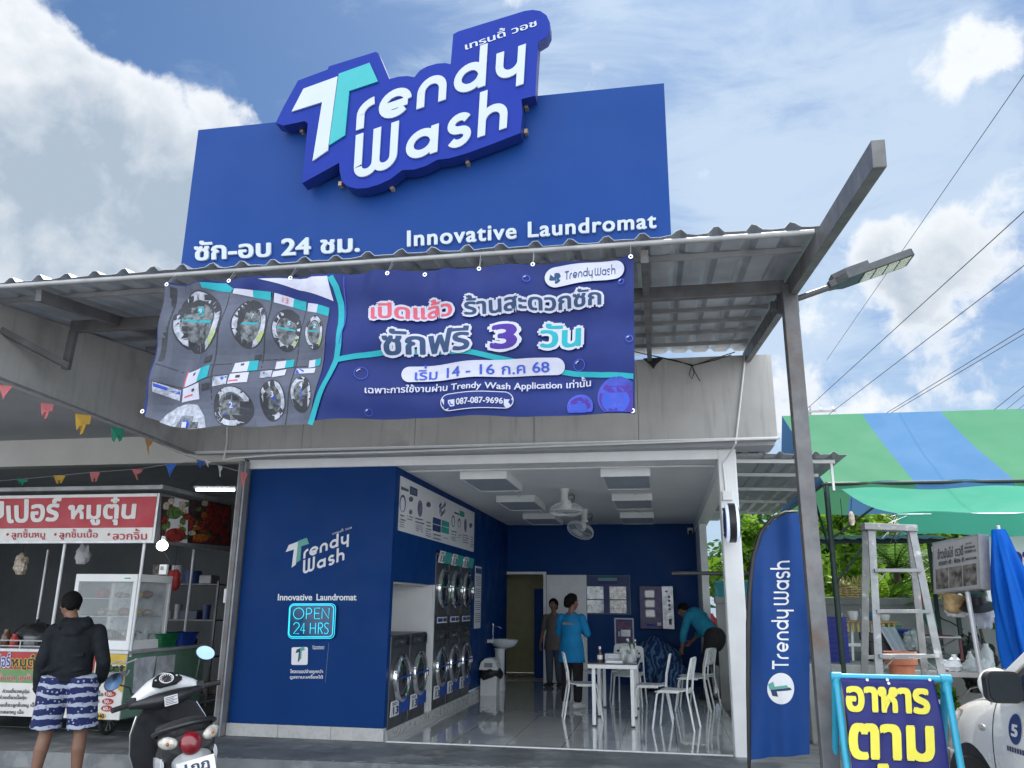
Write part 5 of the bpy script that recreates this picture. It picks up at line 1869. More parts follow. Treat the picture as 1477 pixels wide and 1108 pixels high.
for x_ in (-6.15, -8.2):
    for y in (8.75, 9.75):
        spoked(fc, (x_, y, .172), .15)
mb = MB()
mb.tube([(-8.4, 8.75, .175), (-6.1, 8.75, .175)], .016, 'steel_dark', 8)
mb.tube([(-8.4, 9.75, .175), (-6.1, 9.75, .175)], .016, 'steel_dark', 8)
mb.tube([(bx - .05, 8.6, zb_), (bx - .05, 9.95, zb_), (bx + .25, 10.2, zb_ + .05)], .016, 'steel_dark', 8)
for x_ in (-6.2, -8.25):
    for y in (8.75, 9.75):
        mb.tube([(x_, y, .17), (x_, y, zb_ + .02)], .016, 'steel_dark', 8)
mb.build('chassis', fc, smooth=50)

# glass cabinet and what stands on the cart
gc = thing('glass_cabinet', 'white framed glass food cabinet standing on the noodle cart', 'cabinet', (-6.4, 8.9, zt_))
cx0, cx1 = onY(107, 850, 8.56).x, onY(199, 850, 8.56).x - .02
cz0, cz1 = zt_ + .036, onY(150, 828, 8.56).z
cy0, cy1 = 8.56, 9.25
mk('cabinet_glass', (0.5, 0.56, 0.56), .06, var=.1, alpha=.22, spec=.8)
mk('food_mix', (0.30, 0.24, 0.22), .6, var=.9, vs=14)
mb = MB()
for x_ in (cx0, cx1 - .05):
    for y in (cy0, cy1 - .04):
        mb.box(x_, x_ + .05, y, y + .04, cz0 + .1, cz1 - .085, 'white_paint')
mb.box(cx0, cx1, cy0, cy1, cz1 - .085, cz1, 'white_paint')
mb.box(cx0, cx1, cy0, cy1, cz0, cz0 + .1, 'white_paint')
mb.build('frame', gc, bevel=.004)
mb = MB()
mb.box(cx0 + .05, cx1 - .05, cy0 + .015, cy0 + .02, cz0 + .1, cz1 - .085, 'cabinet_glass')
mb.box(cx1 - .02, cx1 - .015, cy0 + .04, cy1 - .04, cz0 + .1, cz1 - .085, 'cabinet_glass')
mb.box(cx0 + .015, cx0 + .02, cy0 + .04, cy1 - .04, cz0 + .1, cz1 - .085, 'cabinet_glass')
mb.build('glass', gc)
mb = MB()
for z in (.36, .56):
    mb.box(cx0 + .052, cx1 - .052, cy0 + .04, cy1 - .045, cz0 + z - .006, cz0 + z, 'stainless')
mb.box(cx0 + .052, cx1 - .052, cy1 - .045, cy1 - .04, cz0 + .1, cz1 - .086, 'paper_stained')
mb.build('shelf', gc)
mb = MB()
for q in range(26):
    z = (.1, .36, .56)[q % 3]
    r_ = rnd.uniform(.04, .075)
    mb.ball((rnd.uniform(cx0 + .12, cx1 - .12), rnd.uniform(cy0 + .12, cy1 - .15), cz0 + z + r_ * .75), (r_ * 1.2, r_, r_ * .75), rnd.choice(['food_mix', 'clam_pale', 'meat_red', 'label_white', 'menu_yellow', 'food_mix']), 10, 6)
mb.build('food', gc, smooth=60)
mb = MB(); mb.box(cx1 - .17, cx1 - .09, cy0 - .002, cy0 - .0005, cz1 - .055, cz1 - .04, 'letter_green')
mb.build('maker_plate', gc)
def basket(name, label, c, w, d, h, mt):
    t = thing(name, label, 'basket', c)
    x_, y, z = c
    mb = MB()
    n = 14
    mb.prism([(x_ - w * .42, y - d * .42, z), (x_ + w * .42, y - d * .42, z), (x_ + w * .42, y + d * .42, z), (x_ - w * .42, y + d * .42, z)], (0, 0, .008), mt)
    for k in range(5):
        s = .42 + .08 * k / 4
        zz_ = z + h * (k + .6) / 5
        mb.tube([(x_ - w * s, y - d * s, zz_), (x_ + w * s, y - d * s, zz_), (x_ + w * s, y + d * s, zz_), (x_ - w * s, y + d * s, zz_)], h * .07, mt, 4, closed=True)
    for i in range(n):
        a = i / n
        for (u0, v0, u1, v1) in ((-1 + 2 * a, -1, 0, 0), (-1 + 2 * a, 1, 0, 0), (-1, -1 + 2 * a, 0, 0), (1, -1 + 2 * a, 0, 0)):
            mb.bar((x_ + u0 * w * .42, y + v0 * d * .42, z), (x_ + u0 * w * .5, y + v0 * d * .5, z + h), .012, .006, mt)
    mb.build('weave', t)
    MB().tube([(x_ - w * .51, y - d * .51, z + h), (x_ + w * .51, y - d * .51, z + h), (x_ + w * .51, y + d * .51, z + h), (x_ - w * .51, y + d * .51, z + h)], .012, mt, 6, closed=True).build('rim', t, smooth=60)
    return t
mk('basket_green', (0.01, 0.16, 0.06), .45); mk('basket_blue', (0.01, 0.05, 0.30), .45)
zc_ = zt_ + .037
basket('basket', 'green plastic basket at the right end of the noodle cart', (-5.97, 9.27, zc_), .24, .36, .15, 'basket_green')
basket('basket', 'blue plastic basket behind the green one on the noodle cart', (-5.98, 9.72, zc_), .24, .36, .15, 'basket_blue')
mb = MB()
for i, (x_, y, h, lb) in enumerate(((-5.93, 8.78, .17, 'nearest'), (-5.95, 8.92, .2, 'middle'), (-5.94, 9.05, .15, 'farthest'))):
    o = MB().lathe([(.035, 0), (.04, .01), (.04, h * .8), (.03, h * .88), (.03, h)], (x_, y, zc_), 'jar_glass', 14).build('condiment_jar', smooth=40)
    tag(o, 'glass condiment jar beside the glass cabinet, %s the street of three' % lb if lb != 'middle' else 'glass condiment jar beside the glass cabinet, middle one of three', 'jar', 'condiment jars on the noodle cart')
mk('pot_steel', (.14, .145, .15), .25, .85, .2)
pt_ = thing('cooking_pot', 'large round steel pot with domed lid on the noodle cart', 'pot', (-7.05, 8.9, zc_))
q = onY(43, 910, 8.8)
MB().lathe([(.2, 0), (.22, .02), (.22, .12)], (q.x, 8.9, zc_), 'pot_steel', 28).build('pot_body', pt_, smooth=40)
MB().lathe([(.235, .122), (.23, .135), (.2, .2), (.13, .25), (.05, .27), (1e-5, .272)], (q.x, 8.9, zc_), 'pot_steel', 28).build('lid', pt_, smooth=60)
MB().ball((q.x, 8.9, zc_ + .29), .022, 'black_plastic').build('knob', pt_, smooth=60)
vb = thing('herb_bowl', 'steel bowl of green herbs at the front corner of the cart', 'bowl', onY(165, 970, 8.25))
q = onY(163, 968, 8.28)
mb = MB()
mb.lathe([(.06, -.09), (.1, -.07), (.13, 0), (.125, 0), (.09, -.06), (1e-5, -.07)], q, 'stainless', 24)
mb.build('bowl', vb, smooth=40)
mb = MB()
for i in range(90):
    a, r_ = rnd.uniform(0, 6.28), .11 * math.sqrt(rnd.random())
    b0 = q + Vector((math.cos(a) * r_, math.sin(a) * r_, rnd.uniform(-.02, .05)))
    s = rnd.uniform(.012, .03)
    u = Vector((rnd.uniform(-1, 1), rnd.uniform(-1, 1), rnd.uniform(-.3, 1))).normalized() * s
    w = u.orthogonal().normalized() * s * .6
    mb.flat([b0 - u, b0 + w, b0 + u, b0 - w], rnd.choice(['herb_green', 'leaf_dark', 'herb_green']))
mb.build('herbs', vb)
mb = MB()
mb.tube([q + Vector((-.1, .05, .05)), q + Vector((.02, .05, .1)), q + Vector((.1, .08, .08)), q + Vector((.2, .1, .12))], .009, 'stainless', 6)
mb.tube([q + Vector((.1, .1, -.05)), q + Vector((.1, .14, .0))], .009, 'stainless', 6)
mb.build('hook', vb, smooth=50)
lb_ = thing('hanging_bulb', 'lit round bulb hanging at the corner of the cart sign', 'lamp', onY(234, 787, 8.32))
q = onY(234, 787, 8.32)
mk('bulb_glow', (1, .98, .9), .4, emit=(1, .97, .9), es=4.0)
MB().ball(q, (.062, .062, .058), 'bulb_glow', 18, 12).build('bulb', lb_, smooth=60)
mb = MB(); mb.tube([q + Vector((0, 0, .055)), q + Vector((0, .01, .1))], .022, 'label_white', 10); mb.build('cap', lb_, smooth=50)
mb = MB(); mb.tube([q + Vector((0, .01, .1)), q + Vector((-.06, .1, .07)), q + Vector((-.08, .12, -.03)), q + Vector((-.0, .12, -.12)), q + Vector((.05, .13, -.2))], .004, 'cable', 5); mb.build('cord', lb_, smooth=60)
q = onY(237, 821, 8.5)
mb = MB(); mb.box(q.x - .045, q.x + .045, 8.47, 8.51, q.z - .06, q.z + .05, 'pvc_white'); mb.box(q.x - .03, q.x + .01, 8.464, 8.47, q.z - .01, q.z + .03, 'steel_grey')
tag(mb.build('switch_box', bevel=.006), 'small white switch box hanging below the lit bulb', 'box')
q = onY(286, 950, 10.0)
MB_ = MB().tube([(q.x, 10.6, 0), (q.x + .02, 10.6, 1.25)], .022, 'flag_blue', 10)
tag(MB_.build('blue_pole', smooth=50), 'thin blue pole standing behind the right end of the noodle cart', 'pole')
# dim shelves at the back of the shop
def shelf(label, x0, x1, y, h, nlev, seed):
    t = thing('shelf_rack', label, 'shelf', ((x0 + x1) / 2, y, 0))
    r2 = random.Random(seed)
    for x_ in (x0, x1):
        for yy in (y - .2, y + .2):
            MB().box(x_ - .015, x_ + .015, yy - .015, yy + .015, 0, h, 'steel_dark').build('upright', t)
    for k in range(nlev):
        z = .15 + (h - .2) * k / (nlev - 1)
        MB().box(x0, x1, y - .2, y + .2, z - .01, z + .01, 'steel_dark').build('shelf_board', t)
        x_ = x0 + .1
        while x_ < x1 - .15:
            w = r2.uniform(.12, .3)
            hh = r2.uniform(.08, min(.3, (h - .2) / (nlev - 1) - .06))
            if r2.random() < .95:
                mt = r2.choice(['print_grey', 'label_white', 'wood', 'board_navy', 'black_plastic', 'steel_grey', 'paper_stained', 'food_mix'])
                mb = MB()
                if r2.random() < .5:
                    mb.box(x_, x_ + w, y - .15, y + .1, z + .0105, z + hh, mt)
                    o = mb.build('storage_box', bevel=.01)
                    nm = ('box', 'storage box')
                else:
                    mb.lathe([(w * .4, 0), (w * .45, hh * .9), (w * .46, hh)], (x_ + w / 2, y - .05, z + .0105), mt, 16)
                    o = mb.build('storage_tub', smooth=40)
                    nm = ('tub', 'storage tub')
                col_ = {'print_grey': 'dark grey', 'label_white': 'white', 'wood': 'brown', 'board_navy': 'navy', 'black_plastic': 'black', 'steel_grey': 'grey', 'paper_stained': 'stained pale', 'food_mix': 'mottled brown'}[mt]
                lvl = ['bottom', 'second', 'third', 'top'][k]
                nth = 'left end' if x_ < x0 + (x1 - x0) * .3 else 'middle' if x_ < x0 + (x1 - x0) * .65 else 'right end'
                tag(o, '%s %s at the %s of the %s shelf, %s' % (col_, nm[1], nth, lvl, label.split(' standing ')[1]), nm[0], 'boxes and tubs on the dim shelves')
            x_ += w + .025
shelf('dark steel shelf rack standing behind the noodle cart', -8.0, -6.5, 11.6, 1.75, 4, 3)
shelf('dark steel shelf rack standing beside the blue pole', -6.3, -5.15, 11.9, 1.65, 4, 8)

for i, (px, py, r_, h, mt, lb, nm) in enumerate(((8, 925, .05, .2, 'bottle_brown', 'brown sauce bottle at the far left of the cart rail', 'bottle'), (78, 925, .06, .14, 'stainless', 'steel ladle can between the pot and the man on the cart', 'can'), (20, 927, .045, .15, 'menu_red', 'red sauce tub beside the brown bottle on the cart', 'tub'))):
    q = onY(px, py, 8.62)
    tag(MB().lathe([(r_ * .9, 0), (r_, .01), (r_, h * .65), (r_ * .6, h * .8), (r_ * .6, h), (1e-5, h)], (q.x, 8.62, zc_), mt, 16).build(nm, smooth=40), lb, nm)
for i, (px, py, Y, col, lb) in enumerate(((120, 800, 9.6, 'label_white', 'white plastic bag hanging under the cart roof, left one'), (250, 838, 9.9, 'menu_red', 'red plastic bag hanging behind the switch box'), (30, 815, 9.5, 'clam_pale', 'pale bag hanging at the far left under the cart roof'))):
    q = onY(px, py, Y)
    mb = lump((q.x, Y, q.z), .09, .06, .14, 50 + i, col, 20, 12, .4, 6)
    mb.tube([q + Vector((0, 0, .1)), (q.x, Y, 2.69)], .004, 'cable', 4)
    tag(mb.build('hanging_bag', smooth=60), lb, 'bag')

# ================================================================== right of the shop
# feather flag
mk('flag_cloth', (0.007, 0.05, 0.21), .6, spec=.25, var=.06, vs=2, bump=.1, bs=10)
FLY = 7.6
ff = thing('feather_flag', 'tall blue feather flag with white vertical lettering beside the white pillar', 'flag', onY(1083, 1105, FLY) * 1)
ff.location.z = -.15
FL = [(1082, 1096), (1081, 1000), (1081, 900), (1083, 850), (1089, 805), (1100, 770), (1116, 750), (1136, 741), (1154, 740)]
FR = [(1168, 1088), (1168, 1000), (1167, 900), (1166, 850), (1165, 805), (1163, 770), (1161, 752), (1158, 743), (1156, 740)]
oFl = lambda px, py: onY(px, py, FLY)
def fdisp(p):
    return .022 * math.sin(p.x * 16 + p.z * 2.2) + .012 * math.sin(p.x * 31 - p.z * 3)
def fl_pt(u, v):
    k = min(len(FL) - 2, int(v * (len(FL) - 1)))
    t = v * (len(FL) - 1) - k
    a = Vector(FL[k]).lerp(Vector(FL[k + 1]), t)
    b = Vector(FR[k]).lerp(Vector(FR[k + 1]), t)
    c = a.lerp(b, u)
    p = oFl(c.x, c.y)
    p.y += fdisp(p)
    return p
mb = MB(); mb.grid(fl_pt, 24, 64, 'flag_cloth'); mb.build('cloth', ff, smooth=60)
base = Vector((oFl(1082, 1096).x - .012, FLY, -.15))
mb = MB()
pp_ = [base, base + Vector((0, 0, .3))] + [oFl(a - 1.5 - (1.5 if i > 3 else 0), b - (2 if i > 4 else 0)) for i, (a, b) in enumerate(FL)]
mb.tube(pp_, [.014, .014] + [.016, .02, .022, .022, .022, .02, .017, .013, .008], 'black_plastic', 8)
mb.build('pole', ff, smooth=50)
mb = MB(); mb.bar(base + Vector((-.35, 0, .01)), base + Vector((.35, 0, .01)), .05, .02, 'black_plastic'); mb.bar(base + Vector((0, -.35, .03)), base + Vector((0, .35, .03)), .05, .02, 'black_plastic')
mb.build('cross_base', ff)
mb = MB()
def ffm(u, v, l):           # u runs up the flag, v to the left
    f = affine3([(0, 0), (13.3, 0), (0, 1.0)], [(1137, 965), (1138.5, 803), (1120, 965)])
    p = f(u, v)
    q = oFl(*p)
    q.y -= l
    return q
x_ = strokes(mb, 'Trendy', ffm, 'letter_bright', .004, .2, .2)
x_ = strokes(mb, 'W', lambda u, v, l: ffm(u, v * .8, l), 'letter_bright', .004, .2, .2, x=x_ + .35)
strokes(mb, 'ash', ffm, 'letter_bright', .004, .2, .2, x=x_)
def fq(p, l):
    q = oFl(*p)
    q.y -= l
    return q
mb.flat([fq(p, .005) for p in ell(1126, 993, 19.5, 22.5, 36)], 'letter_bright')
fa_ = affine3([(472, 400), (778, 293), (546, 575)], [(1122, 1005), (1115, 983), (1142, 995)])
for poly, mt in ((T_WHITE, 'icon_navy'), (T_TEAL, 'letter_green')):
    mb.flat([fq(fa_(*p), .007) for p in poly], mt)
def fcut(bm):
    cutgrid(.04, (0, 2))(bm)
    for v in bm.verts:
        v.co.y += fdisp(v.co + ff.location)
mb.build('lettering', ff, cut=fcut)

# little corrugated side awning
aw = thing('side_awning', 'small corrugated metal awning on white tubes right of the pillar', 'awning', (1.45, 11.0, 3.05))
mb = MB(); vs, fs = [], []
prof = []
x_ = .89
while x_ < 2.0:
    prof += [(x_, 0), (x_ + .06, 0), (x_ + .09, .03), (x_ + .115, .03), (x_ + .145, 0)]
    x_ += .19
prof.append((2.08, 0))
n = len(prof)
for Y in (9.22, 11.0, 13.0, 15.2):
    for a, h in prof:
        vs.append((a, Y, 3.11 + h - (a - .9) * .03 + rnd.uniform(-.004, .004)))
for j in range(3):
    for i in range(n - 1):
        fs.append((j * n + i, j * n + i + 1, (j + 1) * n + i + 1, (j + 1) * n + i))
mb.add(vs, fs, 'metal_sheet'); mb.build('roof_sheet', aw, thick=.003)
for Y in (9.5, 10.5, 11.8, 13.2, 14.8):
    MB().bar((.88, Y, 3.075), (2.0, Y, 3.045), .025, .04, 'pvc_white').build('tube', aw)
MB().bar((1.96, 9.5, 3.03), (1.96, 9.5, 2.72), .025, .025, 'pvc_white').build('drop_tube', aw)

# striped tent
mk('tent_green_base', (0.03, 0.3, 0.14))
M['tent_green'] = tarp_mat('tent_green', (0.075, 0.245, 0.14), .25, .95, .03, 1.0)
M['tent_blue'] = tarp_mat('tent_blue', (0.075, 0.19, 0.36), .25, .95, .03, 1.0)
M['tarp_teal'] = tarp_mat('tarp_teal', (0.06, 0.32, 0.22), .35, .9, .03, 1.0)
tn = thing('striped_tent', 'large green and blue striped canvas tent behind the steel post', 'tent', (5, 13, -.15))
RY, EY, BYt = 13.0, 11.0, 15.0
rz_ = onY(1128, 600, RY).z
ez_ = onY(1190, 696, EY).z
xl_r, xl_e = onY(1128, 600, RY).x, onY(1188, 696, EY).x
cuts = [((xl_r), (xl_e))] + [(onY(a, 600, RY).x, onY(b, 697, EY).x) for a, b in ((1243, 1320), (1357, 1463))]
st_ = cuts[2][0] - cuts[1][0]
cuts += [(cuts[2][0] + st_ * k, cuts[2][1] + st_ * k) for k in (1, 2, 3)]
for i in range(len(cuts) - 1):
    (r0, e0), (r1, e1) = cuts[i], cuts[i + 1]
    def fr(u, v):
        x_ = (e0 + (e1 - e0) * u) * (1 - v) + (r0 + (r1 - r0) * u) * v
        sag = -.05 * math.sin(v * math.pi) + .012 * math.sin(x_ * 7 + v * 9) * (1 - v)
        return Vector((x_, EY + (RY - EY) * v, ez_ + (rz_ - ez_) * v + sag))
    def bk(u, v):
        p = fr(u, v)
        return Vector((p.x, 2 * RY - p.y, p.z))
    mb = MB(); mb.grid(fr, 10, 16, ('tent_green', 'tent_blue')[i % 2]); mb.grid(bk, 6, 8, ('tent_green', 'tent_blue')[i % 2])
    mb.grid(lambda u, v: Vector((e0 + (e1 - e0) * u, EY - .004 + .015 * math.sin(u * 9), ez_ - .13 * v)), 10, 2, ('tent_green', 'tent_blue')[i % 2])
    mb.build('canvas_strip', tn, smooth=60)
mb = MB()
mb.add([(xl_r, RY, rz_), (xl_e, EY, ez_), (xl_e, 2 * RY - EY, ez_)], [(0, 1, 2)], 'tent_blue')
mb.build('gable', tn, thick=.003)
for x_ in (xl_e + .03, xl_e + 3.4, xl_e + 6.6):
    for y in (EY + .02, 2 * RY - EY - .02):
        MB().tube([(x_, y, -.15), (x_, y, ez_)], .035, 'tent_pole' if 'tent_pole' in M else mk('tent_pole', (0.012, 0.03, 0.028), .5), 10).build('pole', tn, smooth=50)
mb = MB()
mb.tube([(xl_e, EY, ez_ - .02), (cuts[-1][1], EY, ez_ - .02)], .022, 'tent_pole', 8)
mb.tube([(xl_e, EY, ez_ - .02), (xl_e, 2 * RY - EY, ez_ - .02)], .022, 'tent_pole', 8)
for (a, b) in (((xl_e + .03, EY, 1.75), (xl_e + .5, EY, 2.3)), ((xl_e + .03, EY, 2.0), (xl_e + .03, EY + 1.0, ez_)), ((xl_e + .03, EY + .02, 2.3), (xl_e + .9, EY + .02, ez_ - .1))):
    mb.tube([a, b], .016, 'tent_pole', 6)
mb.build('frame', tn, smooth=50)
# teal fly sheet in front of it
fy = thing('fly_sheet', 'sagging teal green fly sheet stretched below the striped tent', 'awning', (4.2, 10, 2.5))
def fly(u, v):
    a = onY(1206, 704, 10.9) if 0 else None
    x0_ = 2.33 - (.05) * v
    x_ = x0_ + (7.6 - x0_) * u + .30 * v * (1 - u)
    y = 10.85 - 1.4 * v
    z = 2.915 - .46 * v - .10 * math.sin(v * math.pi) * (.6 + .4 * math.sin(u * 9)) + .02 * math.sin(u * 23)
    return Vector((x_, y, z))
mb = MB(); mb.grid(fly, 40, 12, 'tarp_teal')
mb.grid(lambda u, v: fly(u, 1) + Vector((0, -.004 + .02 * math.sin(u * 40) * v, -.24 * v)), 60, 3, 'tarp_teal')
mb.build('sheet', fy, smooth=60)
mb = MB(); mb.tube([fly(0, 1) + Vector((0, .01, -.01)), fly(1, 1) + Vector((0, .01, -.01))], .014, 'chrome', 8)
mb.build('front_rod', fy, smooth=50)
mb = MB()
for q in range(9):
    a = fly(0, 1)
    mb.tube([a + Vector((rnd.uniform(-.02, .05), .02, -.02)), a + Vector((rnd.uniform(-.15, .1), rnd.uniform(-.1, .1), rnd.uniform(-.15, .04))), a + Vector((rnd.uniform(-.2, .12), rnd.uniform(-.1, .1), rnd.uniform(-.35, -.1)))], .004, rnd.choice(['pvc_white', 'cable', 'cable']), 4)
mb.build('cord', fy, smooth=60)
mb = MB()
q = onY(1228, 745, 9.6)
mb.lathe([(.02, -.1), (.035, -.06), (.03, .02), (.015, .05), (1e-5, .06)], q, 'clam_pale', 10)
mb.tube([q + Vector((0, 0, .05)), q + Vector((.02, 0, .2))], .004, 'cable', 4)
tag(mb.build('hanging_gourd', smooth=50), 'pale dried gourd hanging on a cord at the corner of the fly sheet', 'gourd')
# low metal roof further back
lr = thing('low_roof', 'low corrugated metal roof behind the ladder', 'roof', (2.8, 13.4, 2.5))
mb = MB(); vs = []; fs = []
n = 40
for j, Y in enumerate((12.9, 13.9)):
    for i in range(n):
        vs.append((2.3 + i * .05, Y, 2.44 + j * .12 + (.022 if i % 4 in (1, 2) else 0)))
for i in range(n - 1):
    fs.append((i, i + 1, n + i + 1, n + i))
mb.add(vs, fs, 'metal_sheet'); mb.build('sheet', lr, thick=.003)
mb = MB()
for Y, z in ((12.95, 2.40), (13.4, 2.46), (13.85, 2.51)):
    mb.bar((2.3, Y, z), (4.25, Y, z), .03, .04, 'tent_pole')
for x_ in (2.35, 4.2):
    mb.bar((x_, 13.85, .78), (x_, 13.85, 2.5), .05, .05, 'tent_pole')
    mb.bar((x_, 12.95, .78), (x_, 12.95, 2.4), .05, .05, 'tent_pole')
mb.build('frame', lr)

# aluminium step ladder
mk('aluminium', (0.22, 0.23, 0.235), .5, .3, .15, 8, dirt=(.45, .45, .44), dirt_at=(.55, .7), dirt_s=9)
ld = thing('step_ladder', 'tall paint spattered aluminium step ladder behind the yellow lettered sign', 'ladder', (2.0, 7.5, -.15))
LY = 7.5
tl_, tr_ = onY(1250, 764, LY), onY(1316, 764, LY)
MB().bar(onY(1244, 760, LY), onY(1320, 763, LY), .16, .055, 'aluminium').build('top_cap', ld, bevel=.005)
zg_ = -.15
def railp(px0, py0, px1, py1, Y0, Y1):
    """rail through two picture points, carried on to the ground"""
    a, b = onY(px0, py0, Y0), onY(px1, py1, Y1)
    t = (zg_ - a.z) / (b.z - a.z)
    return a, a + (b - a) * t
FLa = railp(1257, 766, 1268, 970, LY - .04, LY - .28)
FRa = railp(1316, 766, 1386, 1106, LY - .04, LY - .42)
RLa = railp(1249, 766, 1247, 970, LY + .04, LY + .36)
RRa = railp(1313, 766, 1334, 972, LY + .04, LY + .36)
for (a, b) in (FLa, FRa, RLa, RRa):
    r_ = MB().bar(a, b, .06, .022, 'aluminium', up=(0, 1, 0)).build('rail', ld, bevel=.003)
    MB().box(b.x - .04, b.x + .04, b.y - .035, b.y + .035, zg_ + .001, zg_ + .05, 'black_plastic').build('foot', r_)
def atpy(seg, py):
    lo, hi = 0.0, 1.0
    for _ in range(30):
        m_ = (lo + hi) / 2
        p = seg[0].lerp(seg[1], m_)
        d = p - CAM_LOC
        y = CH / 2 - FPX * d.dot(_up) / d.dot(_fw)
        if y < py:
            lo = m_
        else:
            hi = m_
    return seg[0].lerp(seg[1], lo)
for py in (823, 882, 946, 1012, 1082):
    MB().bar(atpy(FLa, py), atpy(FRa, py), .09, .028, 'aluminium').build('step', ld, bevel=.003)
for py in (948, 1060):
    MB().bar(atpy(RLa, py), atpy(RRa, py), .02, .03, 'aluminium').build('rear_brace', ld)
for py, up_ in ((823, 22), (946, 26)):
    for A, B in ((FLa, FRa), (FRa, FLa)):
        a = atpy(A, py + up_)
        b = atpy(A, py).lerp(atpy(B, py), .3)
        MB().bar(a, b, .014, .006, 'aluminium').build('knee_brace', ld)

# A-frame sign in front
mk('pipe_cyan', (0.02, 0.30, 0.45), .35, var=.08)
mk('sign_navy', (0.010, 0.014, 0.125), .45, spec=.3, var=.08, vs=2, bump=.06, bs=6)
mk('letter_yellow', (0.66, 0.60, 0.07), .5, spec=.3, var=.06, vs=4)
af = thing('frame_sign', 'navy cloth sign with yellow thai lettering on a cyan pipe frame', 'sign', (1.35, 5.5, -.15))
AY = 5.5
A0, A1 = onY(1203, 975, AY), onY(1368, 981, AY)
za = (A0.z + A1.z) / 2
def lean(z):                # the sign tips back towards its top
    return AY - .16 * (za - z)
for x_ in (A0.x + .01, A1.x - .015):
    p1 = (x_, lean(-.15), -.15)
    MB().tube([(x_, AY, za), p1], .021, 'pipe_cyan', 12).build('pipe', af, smooth=50)
    MB().tube([(x_, AY + .02, za), (x_, AY + .55, -.15)], .021, 'pipe_cyan', 12).build('pipe', af, smooth=50)
    mb = MB(); mb.tube([(x_ - .03, AY, za), (x_ + .03, AY, za)], .028, 'pipe_cyan', 12); mb.tube([(x_, AY, za - .07), (x_, AY, za)], .027, 'pipe_cyan', 12)
    mb.build('pipe_tee', af, smooth=50)
MB().tube([(A0.x, AY, za), (A1.x, AY, za)], .02, 'pipe_cyan', 12).build('pipe', af, smooth=50)
MB().tube([(A0.x, lean(.0), 0), (A1.x, lean(.0), 0)], .02, 'pipe_cyan', 12).build('pipe', af, smooth=50)
def onA(px, py):            # the leaning plane of the cloth
    d = ray(px, py)
    # Y + .16*(za - Z) - AY = 0  -> Y - .16 Z = AY - .16 za
    t = (AY - .16 * za - .03 + .16 * CAM_LOC.z - CAM_LOC.y) / (d.y - .16 * d.z)
    return CAM_LOC + d * t
NA = Vector((0, -1, .16)).normalized()
B0, B1 = onA(1212, 977), onA(1346, 978)
mb = MB()
def clo(u, v):
    x_ = B0.x + (B1.x - B0.x) * u + .012 * math.sin(v * 6)
    z = za - .004 - (za - .03) * v
    y = lean(z) - .03 + .004 * math.sin(u * 17 + v * 5) + .003 * math.sin(v * 21) - .004 * math.exp(-v * 12) * math.cos(u * 22)
    return Vector((x_, y, z))
mb.grid(clo, 40, 40, 'sign_navy'); mb.build('cloth', af, smooth=60, thick=.002)
mb = MB()
text(mb, 'อาหาร', [(1222, 1025), (1339, 1029), (1337, 995), (1221, 991)], 'letter_yellow', onA, NA, .014, bold=.045)
text(mb, 'ตาม', [(1227, 1093), (1345, 1097), (1343, 1049), (1226, 1045)], 'letter_yellow', onA, NA, .014, bold=.04)
text(mb, 'สั่ง', [(1236, 1172), (1335, 1176), (1333, 1104), (1235, 1103)], 'letter_yellow', onA, NA, .014, bold=.04)
mb.build('lettering', af)
mb = MB()
for px in (1250, 1279, 1281, 1340):
    q = onA(px, 981 if px != 1281 else 986)
    mb.lathe([(.008, .012), (.009, .016), (1e-5, .017)], q, 'label_white', 8, az=tuple(NA))
mb.build('eyelets', af)

# menu light box on a pole
mk('menu_face', (0.30, 0.30, 0.30), .5, var=.06)  # backlit shade of the sign face is put into this grey
mk('menu_photo', (0.12, 0.11, 0.10), .5, var=.8, vs=12)
mk('menu_grey_ink', (0.06, 0.06, 0.065), .6)
ms = thing('menu_lightbox', 'grey menu box with three food pictures on a steel pole', 'sign', (3.1, 9, -.15))
c1, c2 = onY(1345, 783, 9.35), onY(1411, 770, 8.75)
c3 = onY(1347, 857, 9.35)
c4_ = c3 + (c2 - c1)
def mq(u, v, l=0.0):
    p = c3.lerp(c4_, u).lerp(c1.lerp(c2, u), v)
    return p + nM * l
nM = (c2 - c1).cross(c3 - c1).normalized()
if nM.y > 0:
    nM = -nM
mb = MB(); mb.prism([mq(0, 0), mq(1, 0), mq(1, 1), mq(0, 1)], -nM * .12, 'menu_face', 'steel_grey'); mb.build('case', ms, bevel=.004)
mb = MB()
for a, b, c_, d_ in ((0, 0, 1, .03), (0, .97, 1, 1), (0, 0.031, .02, .969), (.98, .031, 1, .969)):
    mb.flat([mq(a, b, .003), mq(c_, b, .003), mq(c_, d_, .003), mq(a, d_, .003)], 'steel_grey')
mb.build('case_rim', ms)
for k in range(3):
    MB().flat([mq(.06 + k * .3, .08, .003), mq(.34 + k * .3, .08, .003), mq(.34 + k * .3, .47, .003), mq(.06 + k * .3, .47, .003)], 'menu_photo').build('picture', ms)
mb = MB()
fM = lambda u, v: mq(u, v, .002)
text(mb, 'ข้าวมันไก่ เรวดี', [(.12, .66), (.68, .66), (.68, .86), (.12, .86)], 'menu_grey_ink', fM, nM, .002, bold=.02)
text(mb, 'ธรรมดา 40 - พิเศษ 45', [(.14, .53), (.70, .53), (.70, .62), (.14, .62)], 'menu_grey_ink', fM, nM, .002, bold=.02)
for a, b, c_, d_ in ((.71, .68, .95, .73), (.71, .76, .93, .80), (.74, .84, .86, .87), (.72, .55, .95, .59)):
    mb.flat([mq(a, b, .003), mq(c_, b, .003), mq(c_, d_, .003), mq(a, d_, .003)], 'menu_photo')
mb.build('lettering', ms)
pb_ = mq(.62, 0) - nM * .06
